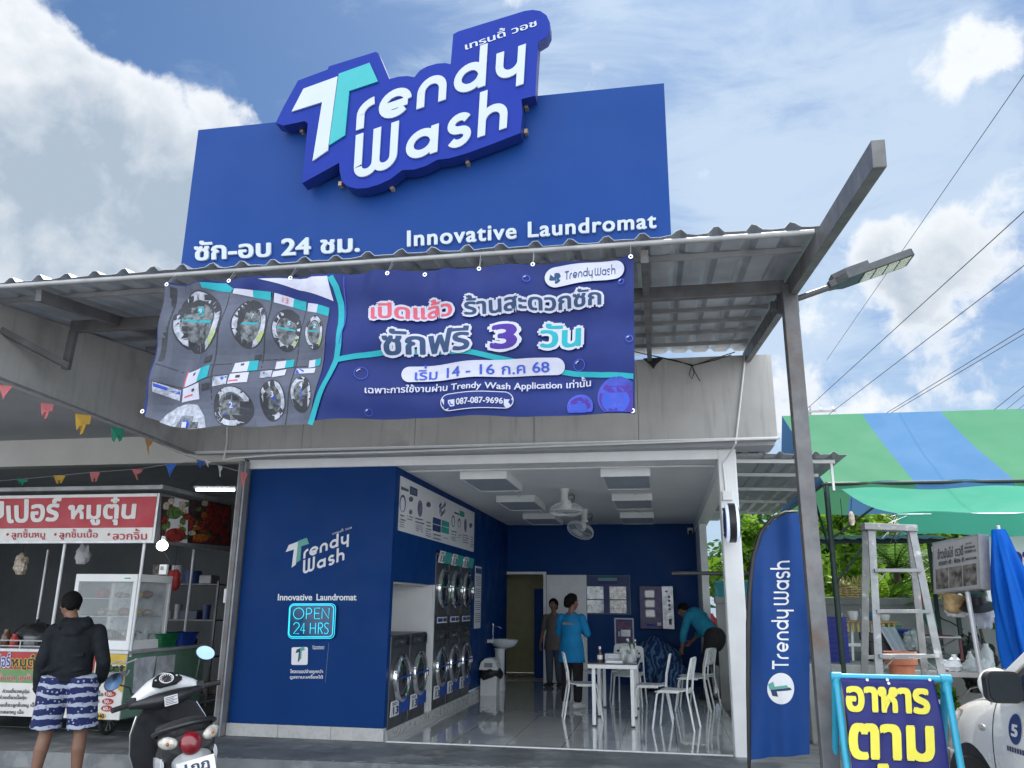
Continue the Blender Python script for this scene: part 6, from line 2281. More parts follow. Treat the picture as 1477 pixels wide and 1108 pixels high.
MB().tube([(pb_.x + .05, pb_.y, -.15), (pb_.x, pb_.y, pb_.z)], .025, 'stainless', 10).build('pole', ms, smooth=50)

# white shop board behind
wb = thing('shop_board', 'white sign board with purple lettering behind the folded blue parasol', 'sign', (4.6, 10.4, 1.4))
oWb = lambda px, py: onY(px, py, 10.4)
p0_, p1_ = oWb(1412, 772), oWb(1412, 890)
MB().box(p0_.x, p0_.x + 2.4, 10.4, 10.45, p1_.z, p0_.z, 'label_white').build('panel', wb)
MB().box(p0_.x, p0_.x + 2.4, 10.38, 10.47, p0_.z + .002, p0_.z + .05, 'pvc_white').build('top_rail', wb)
for x_ in (p0_.x + .1, p0_.x + 2.3):
    MB().box(x_ - .025, x_ + .025, 10.451, 10.5, -.15, p1_.z + .3, 'steel_grey').build('leg', wb)
mb = MB()
text(mb, 'กา', [(1453, 825), (1490, 825), (1490, 797), (1453, 797)], 'print_violet', oWb, NF, .002, bold=.05)
text(mb, '-2', [(1467, 845), (1479, 845), (1479, 833), (1467, 833)], 'sign_red', oWb, NF, .002, bold=.05)
mb.build('lettering', wb)

# folded blue parasol
M['parasol_blue'] = tarp_mat('parasol_blue', (0.004, 0.11, 0.50), .3)
pr = thing('folded_parasol', 'bright blue folded parasol hanging in deep pleats beside the menu box', 'parasol', (3.55, 8.7, -.15))
PA = onY(1440, 764, 8.7)
def par(u, v):
    a = u * 2 * math.pi
    base_r = .06 + .135 * v ** .8 + .025 * math.sin(v * math.pi)
    f_ = 1 + (.22 * math.sin(a * 6 + v * 1.3) + .13 * math.sin(a * 11 + 1 - v * 2) + .10 * mnoise.noise(Vector((math.cos(a) * 2, math.sin(a) * 2, v * 3)))) * min(1, v * 2.5)
    r_ = base_r * f_
    z0_, z1_ = PA.z, onY(1450, 962, 8.7).z
    z = z0_ + (z1_ - z0_) * v + (.03 * math.sin(a * 7) if v > .95 else 0)
    return Vector((PA.x + .11 * v + r_ * math.cos(a), 8.7 + r_ * math.sin(a), z))
mb = MB(); mb.grid(par, 120, 24, 'parasol_blue'); mb.build('cloth', pr, smooth=70)
MB().tube([(PA.x + .12, 8.7, -.15), (PA.x, 8.7, PA.z + .04)], .02, 'stainless', 8).build('pole', pr, smooth=50)
MB().lathe([(.22, 0), (.22, .06), (.05, .09), (.04, .2), (1e-5, .2)], (PA.x + .12, 8.7, -.15), 'concrete', 20).build('base', pr, smooth=40)

# raised terrace and boundary wall
MB().box(1.75, 14, 11.0, 14.15, -.15, .78, 'concrete').build('terrace', kind='structure', bevel=.015)
MB().box(1.2, 16, 14.15, 14.35, -.15, 1.57, 'fascia').build('boundary_wall_panel') if 0 else None
bw = thing('boundary_wall', 'long grey rendered boundary wall in front of the trees', 'wall', (8, 14.25, -.15))
mk('render_grey', (0.30, 0.30, 0.29), .85, var=.12, vs=1.2, bump=.2, bs=18, streak=.3)
MB().box(.9, 18, 14.16, 14.3, -.15, 1.50, 'render_grey').build('panel', bw)
MB().box(.88, 18, 14.12, 14.34, 1.50, 1.61, 'render_grey').build('coping', bw, bevel=.008)
mb = MB()
mb.tube([onY(1348, 883, 14.155), onY(1360, 893, 14.155), onY(1371, 897, 14.155), onY(1381, 903, 14.155), onY(1390, 908, 14.155)], .008, 'menu_grey_ink', 4)
mb.build('crack', bw)

TZ = .78
# stack of blue crates
mk('crate_blue', (0.008, 0.02, 0.22), .5, var=.1)
q0 = onY(1202, 935, 11.5)
for i in range(9):
    nm = 'navy plastic tray, number %d up in the tall stack on the terrace' % (i + 1)
    z = TZ + i * .062
    mb = MB()
    w, d_ = .15, .2
    mb.box(q0.x - w, q0.x + w, 11.5 - d_, 11.5 + d_, z, z + .006, 'crate_blue')
    for a, b, c_, e in ((-w, -w + .008, -d_, d_), (w - .008, w, -d_, d_), (-w + .0081, w - .0081, -d_, -d_ + .008), (-w + .0081, w - .0081, d_ - .008, d_)):
        mb.box(q0.x + a, q0.x + b, 11.5 + c_, 11.5 + e, z + .0061, z + .05, 'crate_blue')
    mb.box(q0.x - w - .012, q0.x + w + .012, 11.5 - d_ - .012, 11.5 + d_ + .012, z + .0501, z + .0605, 'crate_blue')
    where = {0: 'bottom one', 8: 'topmost one'}.get(i)
    lb = 'navy plastic tray, %s of the tall stack on the terrace' % where if where else 'navy plastic tray, %s from the bottom of the terrace stack' % ('second', 'third', 'fourth', 'fifth', 'sixth', 'seventh', 'eighth')[i - 1]
    tag(mb.build('plastic_tray'), lb, 'tray', 'navy trays stacked on the terrace')

# wooden stand with dishes
tw = thing('wooden_stand', 'wooden topped stand with white slatted legs crowded with dishes', 'table', onY(1240, 938, 12.0))
q = onY(1243, 895, 12.0)
MB().box(q.x - .42, q.x + .38, 11.7, 12.3, q.z - .03, q.z, 'wood').build('table_top', tw, bevel=.006)
mb = MB()
for i in range(12):
    x_ = q.x - .38 + i * .064
    mb.box(x_, x_ + .02, 11.72, 11.74, q.z - .14, q.z - .031, 'menu_yellow')
mb.build('fringe', tw)
for i in range(6):
    x_ = q.x - .33 + i * .125
    MB().bar((x_, 11.8, TZ), (x_ + .03, 11.8, q.z - .03), .03, .03, 'pvc_white').build('leg', tw)
mb = MB(); mb.bar((q.x - .36, 11.79, TZ + .2), (q.x + .36, 11.79, TZ + .2), .03, .04, 'pvc_white'); mb.build('rail', tw)
for i, (dx, r_, h, mt, lb, nm) in enumerate(((-.3, .06, .09, 'clam_pale', 'small tan bowl at the left end of the wooden stand', 'bowl'), (-.12, .07, .12, 'label_white', 'white cup between the bowls on the wooden stand', 'cup'), (.02, .05, .15, 'lamp_panel', 'pale blue tin in the middle of the wooden stand', 'tin'), (.13, .06, .12, 'tent_blue', 'blue patterned bowl on the wooden stand', 'bowl'), (.28, .07, .08, 'label_white', 'white dish at the right end of the wooden stand', 'dish'))):
    tag(MB().lathe([(r_ * .7, 0), (r_, h * .6), (r_, h), (r_ * .9, h), (r_ * .85, h * .5), (1e-5, .02)], (q.x + dx, 11.95, q.z + .001), mt, 16).build(nm, smooth=40), lb, nm)
# wicker lampshade-like basket hanging
q = onY(1225, 850, 11.6)
mk('wicker', (0.38, 0.27, 0.13), .7, var=.3, vs=20)
hb_ = thing('wicker_basket', 'pale woven basket with pointed rim hanging under the tent', 'basket', q)
mb = MB()
for k in range(6):
    r_ = .20 - .012 * abs(k - 2)
    mb.tube([q + Vector((r_ * math.cos(a), r_ * .8 * math.sin(a), -.10 + k * .03)) for a in [i * math.pi / 12 for i in range(24)]], .008, 'wicker', 5, closed=True)
for i in range(16):
    a = i * math.pi / 8
    d_ = Vector((math.cos(a), .8 * math.sin(a), 0))
    a2 = a + math.pi / 16
    d2 = Vector((math.cos(a2), .8 * math.sin(a2), 0))
    mb.tube([q + d_ * .18 + Vector((0, 0, -.11)), q + d_ * .19 + Vector((0, 0, .05)), q + d2 * .17 + Vector((0, 0, .16))], .006, 'wicker', 4)
    mb.tube([q + d2 * .17 + Vector((0, 0, .16)), q + Vector((math.cos(a + math.pi / 8) * .19, .8 * math.sin(a + math.pi / 8) * .19, .05))], .006, 'wicker', 4)
mb.build('weave', hb_, smooth=60)
mb = MB(); mb.tube([q + Vector((0, 0, .1)), q + Vector((0, 0, 1.2))], .004, 'cable', 4); mb.build('cord', hb_)
q = onY(1222, 868, 11.7)
# basins
for (px, py, rr, h, mt, lb) in ((1283, 905, .15, .07, 'cart_green', 'green plastic basin resting in the blue one'), (1291, 917, .2, .14, 'crate_blue', 'wide blue plastic basin under the green one')):
    q = onY(px, py, 11.9)
    mb = MB(); mb.lathe([(rr * .75, 0), (rr, h), (rr * 1.06, h), (rr * 1.04, h + .015), (rr * .96, h + .01), (rr * .72, .01), (1e-5, .01)], (q.x, 11.9, q.z - h / 2), mt, 28)
    tag(mb.build('basin', smooth=40), lb, 'basin')
q = onY(1280, 938, 11.9)
mb = MB(); mb.box(q.x - .26, q.x + .3, 11.7, 12.15, TZ, q.z + .22, 'black_plastic'); mb.box(q.x - .28, q.x + .32, 11.68, 12.17, q.z + .2201, onY(1291, 917, 11.9).z - .075, 'black_plastic')
tag(mb.build('crate_table', bevel=.01), 'black crate standing under the blue basin', 'crate')
# grey cloth draped on it
q = onY(1291, 925, 11.5)
mb = MB()
mb.grid(lambda u, v: Vector((q.x - .14 + .2 * u + .14 * v, 11.66 - .05 * v + .02 * math.sin(u * 14), q.z + .17 - .32 * v)), 14, 10, 'lamp_panel')
tag(mb.build('grey_cloth', thick=.006, smooth=60), 'light grey cloth draped over the black crate', 'cloth')
q = onY(1312, 925, 11.6)
tag(lump((q.x + .05, 11.6, q.z), .12, .1, .13, 11, 'jar_glass', 24, 12, .4, 7).build('plastic_bag', smooth=60), 'crumpled green tinted plastic bag beside the black crate', 'bag')
# folding table with red cloth
q = onY(1343, 917, 12.4)
mk('cloth_red', (0.36, 0.02, 0.035), .7, var=.3, vs=16)
rt = thing('folding_table', 'small folding table with crossed legs and red patterned cloth', 'table', (q.x, 12.4, TZ))
MB().box(q.x - .45, q.x + .42, 12.1, 12.7, q.z - .02, q.z, 'pvc_white').build('table_top', rt, bevel=.004)
mb = MB(); mb.grid(lambda u, v: Vector((q.x - .28 + .5 * u, 12.098 + .5 * v, q.z + .006 + .01 * math.sin(u * 9) * math.sin(v * 8))), 12, 10, 'cloth_red'); mb.build('cloth', rt, thick=.004)
for y in (12.15, 12.65):
    MB().bar((q.x - .25, y, TZ), (q.x + .25, y, q.z - .02), .02, .02, 'steel_dark').build('leg', rt)
    MB().bar((q.x + .25, y + .022, TZ), (q.x - .25, y + .022, q.z - .02), .02, .02, 'steel_dark').build('leg', rt)
# folded red and green umbrella
a, b = onY(1322, 845, 12.0), onY(1346, 905, 12.0)
mk('umb_red', (0.42, 0.05, 0.08), .6, var=.2); mk('umb_green', (0.02, 0.22, 0.14), .6, var=.2)
ub = thing('folded_umbrella', 'folded red and green umbrella leaning behind the ladder', 'umbrella', b)
d_ = (b - a)
for (t0, t1, mt, r0, r1) in ((0, .5, 'umb_red', .02, .085), (.5, 1.0, 'umb_green', .087, .05)):
    mb = MB()
    mb.grid(lambda u, v: a + d_ * (t0 + (t1 - t0) * v) + (Vector((1, 0, 0)) * math.cos(u * 6.283) + Vector((0, 1, 0)) * math.sin(u * 6.283)) * ((r0 + (r1 - r0) * v) * (1 + .22 * math.sin(u * 44))), 56, 8, mt)
    mb.build('cloth_panel', ub, smooth=60)
MB().tube([a - d_ * .08, b + d_ * .45], .01, 'steel_dark', 8).build('shaft', ub, smooth=50)
# hats, bags and small clutter round the menu pole
q = onY(1376, 862, 9.3)
ht = MB().lathe([(.15, 0), (.152, .012), (.10, -.03), (.085, -.13), (.05, -.16), (1e-5, -.165)], onY(1376, 862, 9.3), 'wicker', 24, az=(.25, .1, 1))
tag(ht.build('straw_hat', smooth=50), 'straw hat hanging upside down below the menu box', 'hat')
q = onY(1380, 880, 9.35)
tag(lump((q.x, 9.35, q.z - .02), .1, .06, .06, 21, 'label_white', 20, 10, .4, 6).build('white_bag', smooth=60), 'small white bag under the straw hat', 'bag')
q = onY(1417, 885, 9.2)
tag(lump((q.x, 9.2, q.z), .1, .07, .17, 23, 'lamp_panel', 24, 14, .35, 6).build('plastic_bag', smooth=60), 'pale grey plastic bag hanging beside the folded parasol', 'bag')
q = onY(1410, 872, 9.15)
mb = MB(); mb.lathe([(.17, -.03), (.175, -.02), (.09, .02), (.085, .1), (.05, .12), (1e-5, .12)], q, 'black_plastic', 24, az=(-.2, -.3, 1))
tag(mb.build('dark_hat', smooth=50), 'black brimmed hat on top of the hanging plastic bag', 'hat')
q = onY(1409, 945, 10.6)
mk('bin_liner', (0.012, 0.013, 0.013), .3, var=.3, bump=.5, bs=20)
tag(lump((q.x, 10.6, q.z - .12), .19, .17, .33, 27, 'bin_liner', 40, 24, .35, 6).build('rubbish_bag', smooth=60), 'tall black rubbish bag beside the steel menu pole', 'bag')
tag(MB().tube([onY(1405, 905, 10.6), onY(1400, 880, 10.6), onY(1398, 870, 10.6)], [.05, .03, .015], 'bin_liner', 8).build('bag_neck', smooth=50), 'twisted neck of the black rubbish bag', 'bag') if 0 else None
# long low bench with clutter
bn_ = thing('stone_bench', 'long dark topped bench in front of the terrace behind the car', 'bench', (3.3, 9.7, -.15))
bz = onY(1400, 968, 9.7).z
MB().box(2.4, 6.2, 9.45, 10.0, bz - .05, bz, 'concrete').build('bench_top', bn_, bevel=.008)
mk('maroon', (0.09, 0.025, 0.03), .6, var=.15)
for x_ in (2.6, 3.55, 4.6, 6.0):
    MB().box(x_ - .06, x_ + .06, 9.5, 9.95, -.15, bz - .051, 'maroon').build('leg', bn_)
for (px, r_, h, mt, lb, cat) in ((1379, .055, .16, 'label_white', 'white tub with a red handle on the long bench', 'tub'), (1402, .04, .2, 'jar_glass', 'clear bottle beside the black rubbish bag', 'bottle'), (1427, .06, .28, 'jar_glass', 'large clear water bottle in front of the folded parasol', 'bottle'), (1230, .04, .2, 'jar_glass', 'clear bottle at the left end of the long bench', 'bottle')):
    q = onY(px, 968, 9.7)
    if q.x < 2.42:
        continue
    mb = MB(); mb.lathe([(r_ * .95, 0), (r_, .01), (r_, h * .7), (r_ * .45, h * .88), (r_ * .45, h), (1e-5, h)], (q.x, 9.7, bz + .001), mt, 16)
    tag(mb.build(cat, smooth=40), lb, cat)
mb = MB(); q = onY(1385, 950, 9.72); mb.box(q.x - .012, q.x + .012, 9.64, 9.665, bz + .1, bz + .33, 'maroon')
tag(mb.build('brush'), 'dark red brush handle standing behind the white tub', 'brush')
q = onY(1369, 962, 9.6)
tag(lump((q.x, 9.6, bz + .05), .12, .08, .06, 31, 'label_white', 24, 12, .45, 8).build('white_cloth', smooth=60), 'crumpled white cloth at the left of the white tub', 'cloth')
q = onY(1414, 972, 9.55)
tag(lump((q.x, 9.56, bz + .06), .16, .08, .07, 35, 'clear_plastic', 24, 12, .45, 8).build('plastic_bag', smooth=60), 'crumpled clear plastic bag on the bench by the bottle', 'bag')
# terracotta pot on a stool
q = onY(1298, 940, 8.1)
tp = thing('plant_pot', 'empty terracotta plant pot standing behind the yellow lettered sign', 'pot', (q.x, 8.1, .3))
mk('terracotta', (0.42, 0.15, 0.08), .75, var=.15, vs=8, bump=.1)
MB().lathe([(.085, -.40), (.11, -.12), (.135, -.105), (.14, 0), (.125, 0), (.115, -.08), (.08, -.38), (1e-5, -.38)], q, 'terracotta', 28).build('pot_body', tp, smooth=40)
so = thing('low_stool', 'dark wooden stool under the terracotta pot', 'stool', (q.x, 8.1, -.15))
zs_ = q.z - .401
MB().box(q.x - .17, q.x + .17, 7.93, 8.27, zs_ - .03, zs_, 'wood').build('seat', so, bevel=.006)
for a in (-.14, .14):
    for b in (-.14, .14):
        MB().box(q.x + a - .018, q.x + a + .018, 8.1 + b - .018, 8.1 + b + .018, -.15, zs_ - .031, 'wood').build('leg', so)
# teal frame seen through the open side of the shop
tf = thing('teal_cupboard', 'teal wooden cupboard standing outside the open side of the shop', 'cupboard', (1.35, 13.2, -.15))
mk('teal_paint', (0.02, 0.27, 0.32), .5, var=.1)
q = onY(1033, 842, 14.9)
mb = MB(); mb.box(q.x - .02, q.x + .7, 14.9, 14.95, -.15, q.z, 'teal_paint')
mb.build('back_panel', tf)
mb = MB()
for a in (q.x - .03, q.x + .25, q.x + .68):
    mb.box(a, a + .06, 14.83, 14.899, -.15, q.z - .001, 'teal_paint')
mb.box(q.x - .03, q.x + .74, 14.8, 14.96, q.z, q.z + .05, 'teal_paint')
mb.build('frame', tf, bevel=.004)
for k in range(3):
    MB().box(q.x + .04, q.x + .66, 14.81, 14.898, .3 + .35 * k, .33 + .35 * k, 'teal_paint').build('shelf_board', tf)
q = onY(1026, 895, 16.5)
tag(lump((q.x, 16.5, q.z - .25), .16, .1, .34, 41, 'cloth_red', 24, 14, .25, 5).build('red_cloth', smooth=60), 'faded red cloth hanging beside the teal cupboard', 'cloth')
q = onY(1024, 827, 13.6)
tag(MB().tube([(q.x - .6, 13.6, q.z), (q.x + .8, 13.6, q.z)], .03, 'steel_dark', 8).build('rail_pole', smooth=50), 'dark rail crossing behind the teal cupboard', 'rail')

# ------------------------------------------------------------------ street lamp on the post
sl = thing('street_lamp', 'dark slim street lamp head on an arm fixed to the steel post', 'street lamp', (PX, 5.9, 3.6))
LYs = 5.87
mb = MB(); mb.tube([onY(1118, 440, LYs), onY(1150, 431, LYs), onY(1198, 414, LYs)], .022, 'lamp_dark' if 'lamp_dark' in M else mk('lamp_dark', (.07, .075, .08), .5, .3), 10); mb.build('arm', sl, smooth=50)
mb = MB(); mb.box(PX - .075, PX + .075, 5.821, 5.85, 3.54, 3.70, 'lamp_dark'); mb.bar(onY(1116, 436, LYs), onY(1116, 449, LYs), .05, .05, 'lamp_dark'); mb.build('bracket', sl, bevel=.004)
h0, h1 = onY(1195, 414, LYs), onY(1312, 372, LYs)
ax_ = (h1 - h0).normalized(); L_ = (h1 - h0).length
ay_ = Vector((0, 1, 0)); az_ = ax_.cross(ay_)
def hp(a, b, c_):
    return h0 + ax_ * (a * L_) + ay_ * b + az_ * c_
mb = MB()
out = [(0, -.04), (.08, -.055), (.2, -.11), (.96, -.12), (1, -.10), (1, .10), (.96, .12), (.2, .11), (.08, .055), (0, .04)]
mb.prism([hp(a, b, -.02) for a, b in out], az_ * .05, 'lamp_dark')
mb.prism([hp(a, b, .031) for a, b in ((.06, -.05), (.22, -.09), (.5, -.09), (.5, .09), (.22, .09), (.06, .05))], az_ * .035, 'lamp_dark')
hd = mb.build('head', sl, bevel=.006)
mk('led_panel', (0.62, 0.61, 0.5), .3, var=.1)
for k in range(4):
    a = .40 + k * .145
    MB().prism([hp(a, -.09, -.0215), hp(a + .125, -.09, -.0215), hp(a + .125, .09, -.0215), hp(a, .09, -.0215)], -az_ * .004, 'led_panel').build('led_panel', hd)

# ------------------------------------------------------------------ power lines
def wire(name, p0, p1, z, label, r=.012, sag=.35, z1=None):
    a, b = onZ(*p0, z), onZ(*p1, z1 or z)
    e = b + (b - a) * 3
    pts = [a.lerp(e, i / 16) + Vector((0, 0, 0)) for i in range(17)]
    tag(MB().tube(pts, r, 'cable', 5).build(name, smooth=60), label, 'cable', 'power lines over the street')
wire('power_line', (1165, 589), (1477, 305), 9.6, 'power line from the crossarm, topmost where it leaves the photo')
wire('power_line', (1190, 602), (1477, 383), 9.3, 'power line second from top where it leaves the photo')
wire('power_line', (1262, 606), (1477, 474), 9.0, 'power line third from top, upper of a close pair')
wire('power_line', (1268, 606), (1477, 482), 9.0, 'power line third from top, lower of a close pair')
wire('power_line', (1410, 610), (1477, 557), 8.6, 'short power line just above the tent ridge, highest of three')
wire('power_line', (1425, 612), (1477, 570), 8.5, 'short power line just above the tent ridge, middle of three', .009)
wire('power_line', (1440, 614), (1477, 584), 8.4, 'short power line just above the tent ridge, lowest of three', .009)
wire('power_line', (1192, 520), (1477, 108), 7.0, 'thin single wire rising steeply past the street lamp', .0045)
up_ = thing('utility_pole', 'distant concrete power pole with steel crossarm behind the tent', 'power pole', onZ(1166, 860, -.15))
q = onZ(1165, 592, 9.55)
up_.location = (q.x, q.y, -.15)
MB().box(q.x - .12, q.x + .12, q.y - .12, q.y + .12, -.15, 9.7, 'concrete').build('pole', up_)
MB().box(q.x - .15, q.x + 1.1, q.y - .17, q.y - .121, 9.42, 9.5, 'steel_grey').build('crossarm', up_)
for dx in (0.0, .5, 1.0):
    MB().lathe([(.03, 0), (.07, .03), (.04, .06), (.07, .09), (.03, .13), (1e-5, .14)], (q.x + dx, q.y - .145, 9.501), 'ceramic', 10).build('insulator', up_, smooth=40)

# ------------------------------------------------------------------ trees and plants behind the wall
def leaf_mat(name, c, tl=.4):
    return tarp_mat(name, c, tl, .5, .35, 3.0)
M['leaf_a'] = leaf_mat('leaf_a', (0.10, 0.22, 0.025))
M['leaf_b'] = leaf_mat('leaf_b', (0.18, 0.32, 0.03))
M['leaf_c'] = leaf_mat('leaf_c', (0.05, 0.12, 0.03))
mk('bark', (0.14, 0.10, 0.07), .85, var=.25, vs=6, bump=.4)
def crown_mesh(seed, rx, ry, rz, zc, nleaf, size, mats):
    r2 = random.Random(seed)
    mb = MB()
    cl = []
    for i in range(16):
        d = Vector((r2.gauss(0, 1), r2.gauss(0, 1), r2.gauss(0, 1))).normalized() * r2.uniform(.35, .85)
        cl.append((Vector((d.x * rx, d.y * ry, zc + d.z * rz)), r2.uniform(.25, .45)))
    for i in range(nleaf):
        c, r_ = r2.choice(cl)
        d = Vector((r2.gauss(0, 1), r2.gauss(0, 1), r2.gauss(0, 1))).normalized() * (r_ * r2.random() ** .4)
        p = c + Vector((d.x * rx, d.y * ry, d.z * rz))
        s = size * r2.uniform(.6, 1.3)
        u = Vector((r2.gauss(0, 1), r2.gauss(0, 1), r2.gauss(0, .6))).normalized()
        w = u.orthogonal().normalized()
        w = (Matrix.Rotation(r2.uniform(0, 6.28), 3, u) @ w) * s * .45
        u = u * s
        mb.add([p - u, p + w - u * .1, p + u, p - w - u * .1], [(0, 1, 2, 3)], r2.choice(mats))
    return mb, cl
def tree(name, label, loc, h, r_, seed, nleaf=2600, size=.13, mats=('leaf_a', 'leaf_b', 'leaf_a'), cat='tree', group=None):
    t = thing(name, label, cat, loc, group=group)
    mb, cl = crown_mesh(seed, r_, r_, h * .36, h * .62, nleaf, size, mats)
    mb.build('crown', t, local=True)
    r2 = random.Random(seed + 99)
    mb = MB()
    lean_ = Vector((r2.uniform(-.2, .2), r2.uniform(-.2, .2), 0))
    top = Vector((0, 0, h * .55)) + lean_
    mb.tube([(0, 0, -.1), tuple(Vector((0, 0, h * .3)) + lean_ * .4), tuple(top)], [.045 * h * .5, .035 * h * .5, .02 * h * .5], 'bark', 8)
    for c, _ in cl[:9]:
        b0 = Vector((0, 0, h * .3)).lerp(top, r2.random())
        mb.tube([b0, b0.lerp(c, .5) + Vector((0, 0, .1)), c], [.02 * h * .3, .012 * h * .3, .004 * h], 'bark', 5)
    mb.build('trunk', t, local=True, smooth=60)
    return t
GT = 'trees behind the boundary wall'
tree('leafy_tree', 'bright green tree seen through the open side of the shop', (1.9, 17.5, -.15), 3.4, 1.0, 1, 2600, .12, ('leaf_b', 'leaf_b', 'leaf_a'), group=GT)
tree('leafy_tree', 'dark clipped tree further behind the open side of the shop', (2.3, 21.0, -.15), 5.0, 1.7, 2, 4200, .13, ('leaf_c', 'leaf_a', 'leaf_c'), group=GT)
tree('leafy_tree', 'bright tree behind the wall just right of the steel post', (3.9, 17.2, -.15), 4.2, 1.3, 3, 3600, .12, ('leaf_b', 'leaf_a', 'leaf_b'), group=GT)
tree('leafy_tree', 'yellow green tree behind the wall seen through the ladder', (5.0, 18.0, -.15), 4.4, 1.5, 4, 3800, .13, ('leaf_b', 'leaf_b', 'leaf_a'), group=GT)
tree('leafy_tree', 'rounded tree behind the wall left of the menu box', (6.3, 18.4, -.15), 4.6, 1.5, 5, 3600, .13, ('leaf_a', 'leaf_b', 'leaf_a'), group=GT)
tree('leafy_tree', 'tall dark tree behind the menu box', (8.2, 20, -.15), 5.4, 2.0, 6, 3600, .15, ('leaf_c', 'leaf_a'), group=GT)
tree('leafy_tree', 'far dark tree between the steel post and the ladder', (4.6, 23, -.15), 6.0, 2.2, 7, 3800, .16, ('leaf_c', 'leaf_a', 'leaf_a'), group=GT)
tree('shrub', 'small yellow green shrub on the terrace beside the rubbish bag', onY(1425, 950, 13.5) * 1.0, 1.3, .33, 8, 700, .07, ('leaf_b', 'leaf_b', 'leaf_a'), 'shrub')
tree('shrub', 'low shrub against the foot of the terrace behind the pot', (2.95, 10.7, -.15), .95, .45, 9, 900, .06, ('leaf_b', 'leaf_a'), 'shrub')
def frond_plant(name, label, loc, n, L, droop, width, seed, mats, cat, trunk=0.0, split=1):
    t = thing(name, label, cat, loc)
    r2 = random.Random(seed)
    if trunk:
        MB().tube([(0, 0, 0), (.05, 0, trunk * .5), (0, 0, trunk)], [.09, .07, .06], 'bark', 10).build('trunk', t, local=True, smooth=50)
    for i in range(n):
        a = i * 2.4 + r2.uniform(-.2, .2)
        el = r2.uniform(.25, 1.2)
        d = Vector((math.cos(a), math.sin(a), 0))
        pts = []
        l_ = L * r2.uniform(.8, 1.1)
        for k in range(11):
            s = k / 10
            pts.append(Vector((0, 0, trunk)) + d * (l_ * s * math.cos(el * (1 - s * .5))) + Vector((0, 0, l_ * (s * math.sin(el) - droop * s * s))))
        sd_ = d.cross(Vector((0, 0, 1)))
        mb = MB()
        mt = r2.choice(mats)
        if split:
            for k in range(1, 11):
                for sg in (-1, 1):
                    for j in range(2):
                        b = pts[k - 1].lerp(pts[k], .5 * j)
                        wl = width * math.sin(math.pi * min(1, (k / 11 + .08))) * r2.uniform(.8, 1.1)
                        tip = b + sd_ * sg * wl + (pts[k] - pts[k - 1]) * 1.2 - Vector((0, 0, wl * .35))
                        w2 = (pts[k] - pts[k - 1]).normalized() * .018
                        mb.add([b - w2, b + w2, tip], [(0, 1, 2)], mt)
            mb.tube(pts, [.014 - .0012 * k for k in range(11)], mt, 4)
        else:
            L_, R_ = [], []
            for k in range(11):
                wl = width * math.sin(math.pi * min(1, k / 10.5 + .05)) ** .6
                L_.append(pts[k] + sd_ * wl - Vector((0, 0, wl * .3)))
                R_.append(pts[k] - sd_ * wl - Vector((0, 0, wl * .3)))
            for k in range(10):
                mb.add([L_[k], pts[k], pts[k + 1], L_[k + 1]], [(0, 1, 2, 3)], mt)
                mb.add([pts[k], R_[k], R_[k + 1], pts[k + 1]], [(0, 1, 2, 3)], mt)
        mb.build('frond' if split else 'leaf', t, local=True)
    return t
q = onY(1290, 800, 15.5)
frond_plant('palm_tree', 'palm with spreading fronds behind the wall and the ladder', (q.x, 15.5, -.15), 18, 1.3, .35, .28, 3, ('leaf_c', 'leaf_a'), 'palm', 2.3)
q = onY(1268, 830, 15.0)
frond_plant('banana_plant', 'banana plant with broad leaves behind the wall', (q.x, 15.0, -.15), 9, 1.2, .3, .17, 5, ('leaf_b', 'leaf_a'), 'banana plant', 1.6, 0)
q = onY(1318, 880, 15.2)
frond_plant('palm_tree', 'smaller palm right of the ladder behind the wall', (q.x, 15.2, -.15), 14, .9, .3, .2, 9, ('leaf_b', 'leaf_a'), 'palm', 1.5)

# ================================================================== people
def capsule(mb, p, q, r1, r2, mat, n=14, flat=1.0, fdir=None):
    """tapered capsule; flat squashes it along fdir"""
    p, q = Vector(p), Vector(q)
    d = q - p
    L = max(d.length, 1e-4)
    prof = [(1e-5, -r1)] + [(r1 * math.cos(a), r1 * math.sin(a)) for a in (-1.1, -.55, 0)] + [(r2 * math.cos(a), L + r2 * math.sin(a)) for a in (0, .55, 1.1)] + [(1e-5, L + r2)]
    o = len(mb.v)
    mb.lathe(prof, p, mat, n, az=tuple(d / L))
    if fdir is not None and flat != 1.0:
        f = Vector(fdir).normalized()
        for i in range(o, len(mb.v)):
            v = mb.v[i]
            t = max(0, min(1, (v - p).dot(d) / (L * L)))
            c = p + d * t
            k = (v - c).dot(f)
            mb.v[i] = v - f * (k * (1 - flat))


def skin_build(mb, name, parent, voxel=.011, smooth_it=6):
    o = mb.build(name, parent, local=True)
    md = o.modifiers.new('join', 'REMESH')
    md.mode = 'VOXEL'
    md.voxel_size = voxel
    md.use_smooth_shade = True
    if smooth_it:
        sm = o.modifiers.new('relax', 'SMOOTH')
        sm.iterations = smooth_it
        sm.factor = .5
    return o


def torso(mb, secs, mat, n=28):
    """rings (z, rx, ry, y) joined into one closed garment with a flat hem"""
    vs = [Vector((rx * math.cos(2 * math.pi * j / n), y + ry * math.sin(2 * math.pi * j / n), z)) for z, rx, ry, y in secs for j in range(n)]
    fs = [(i * n + j, i * n + (j + 1) % n, (i + 1) * n + (j + 1) % n, (i + 1) * n + j) for i in range(len(secs) - 1) for j in range(n)]
    fs += [tuple(range(n - 1, -1, -1)), tuple((len(secs) - 1) * n + j for j in range(n))]
    mb.add(vs, fs, mat)


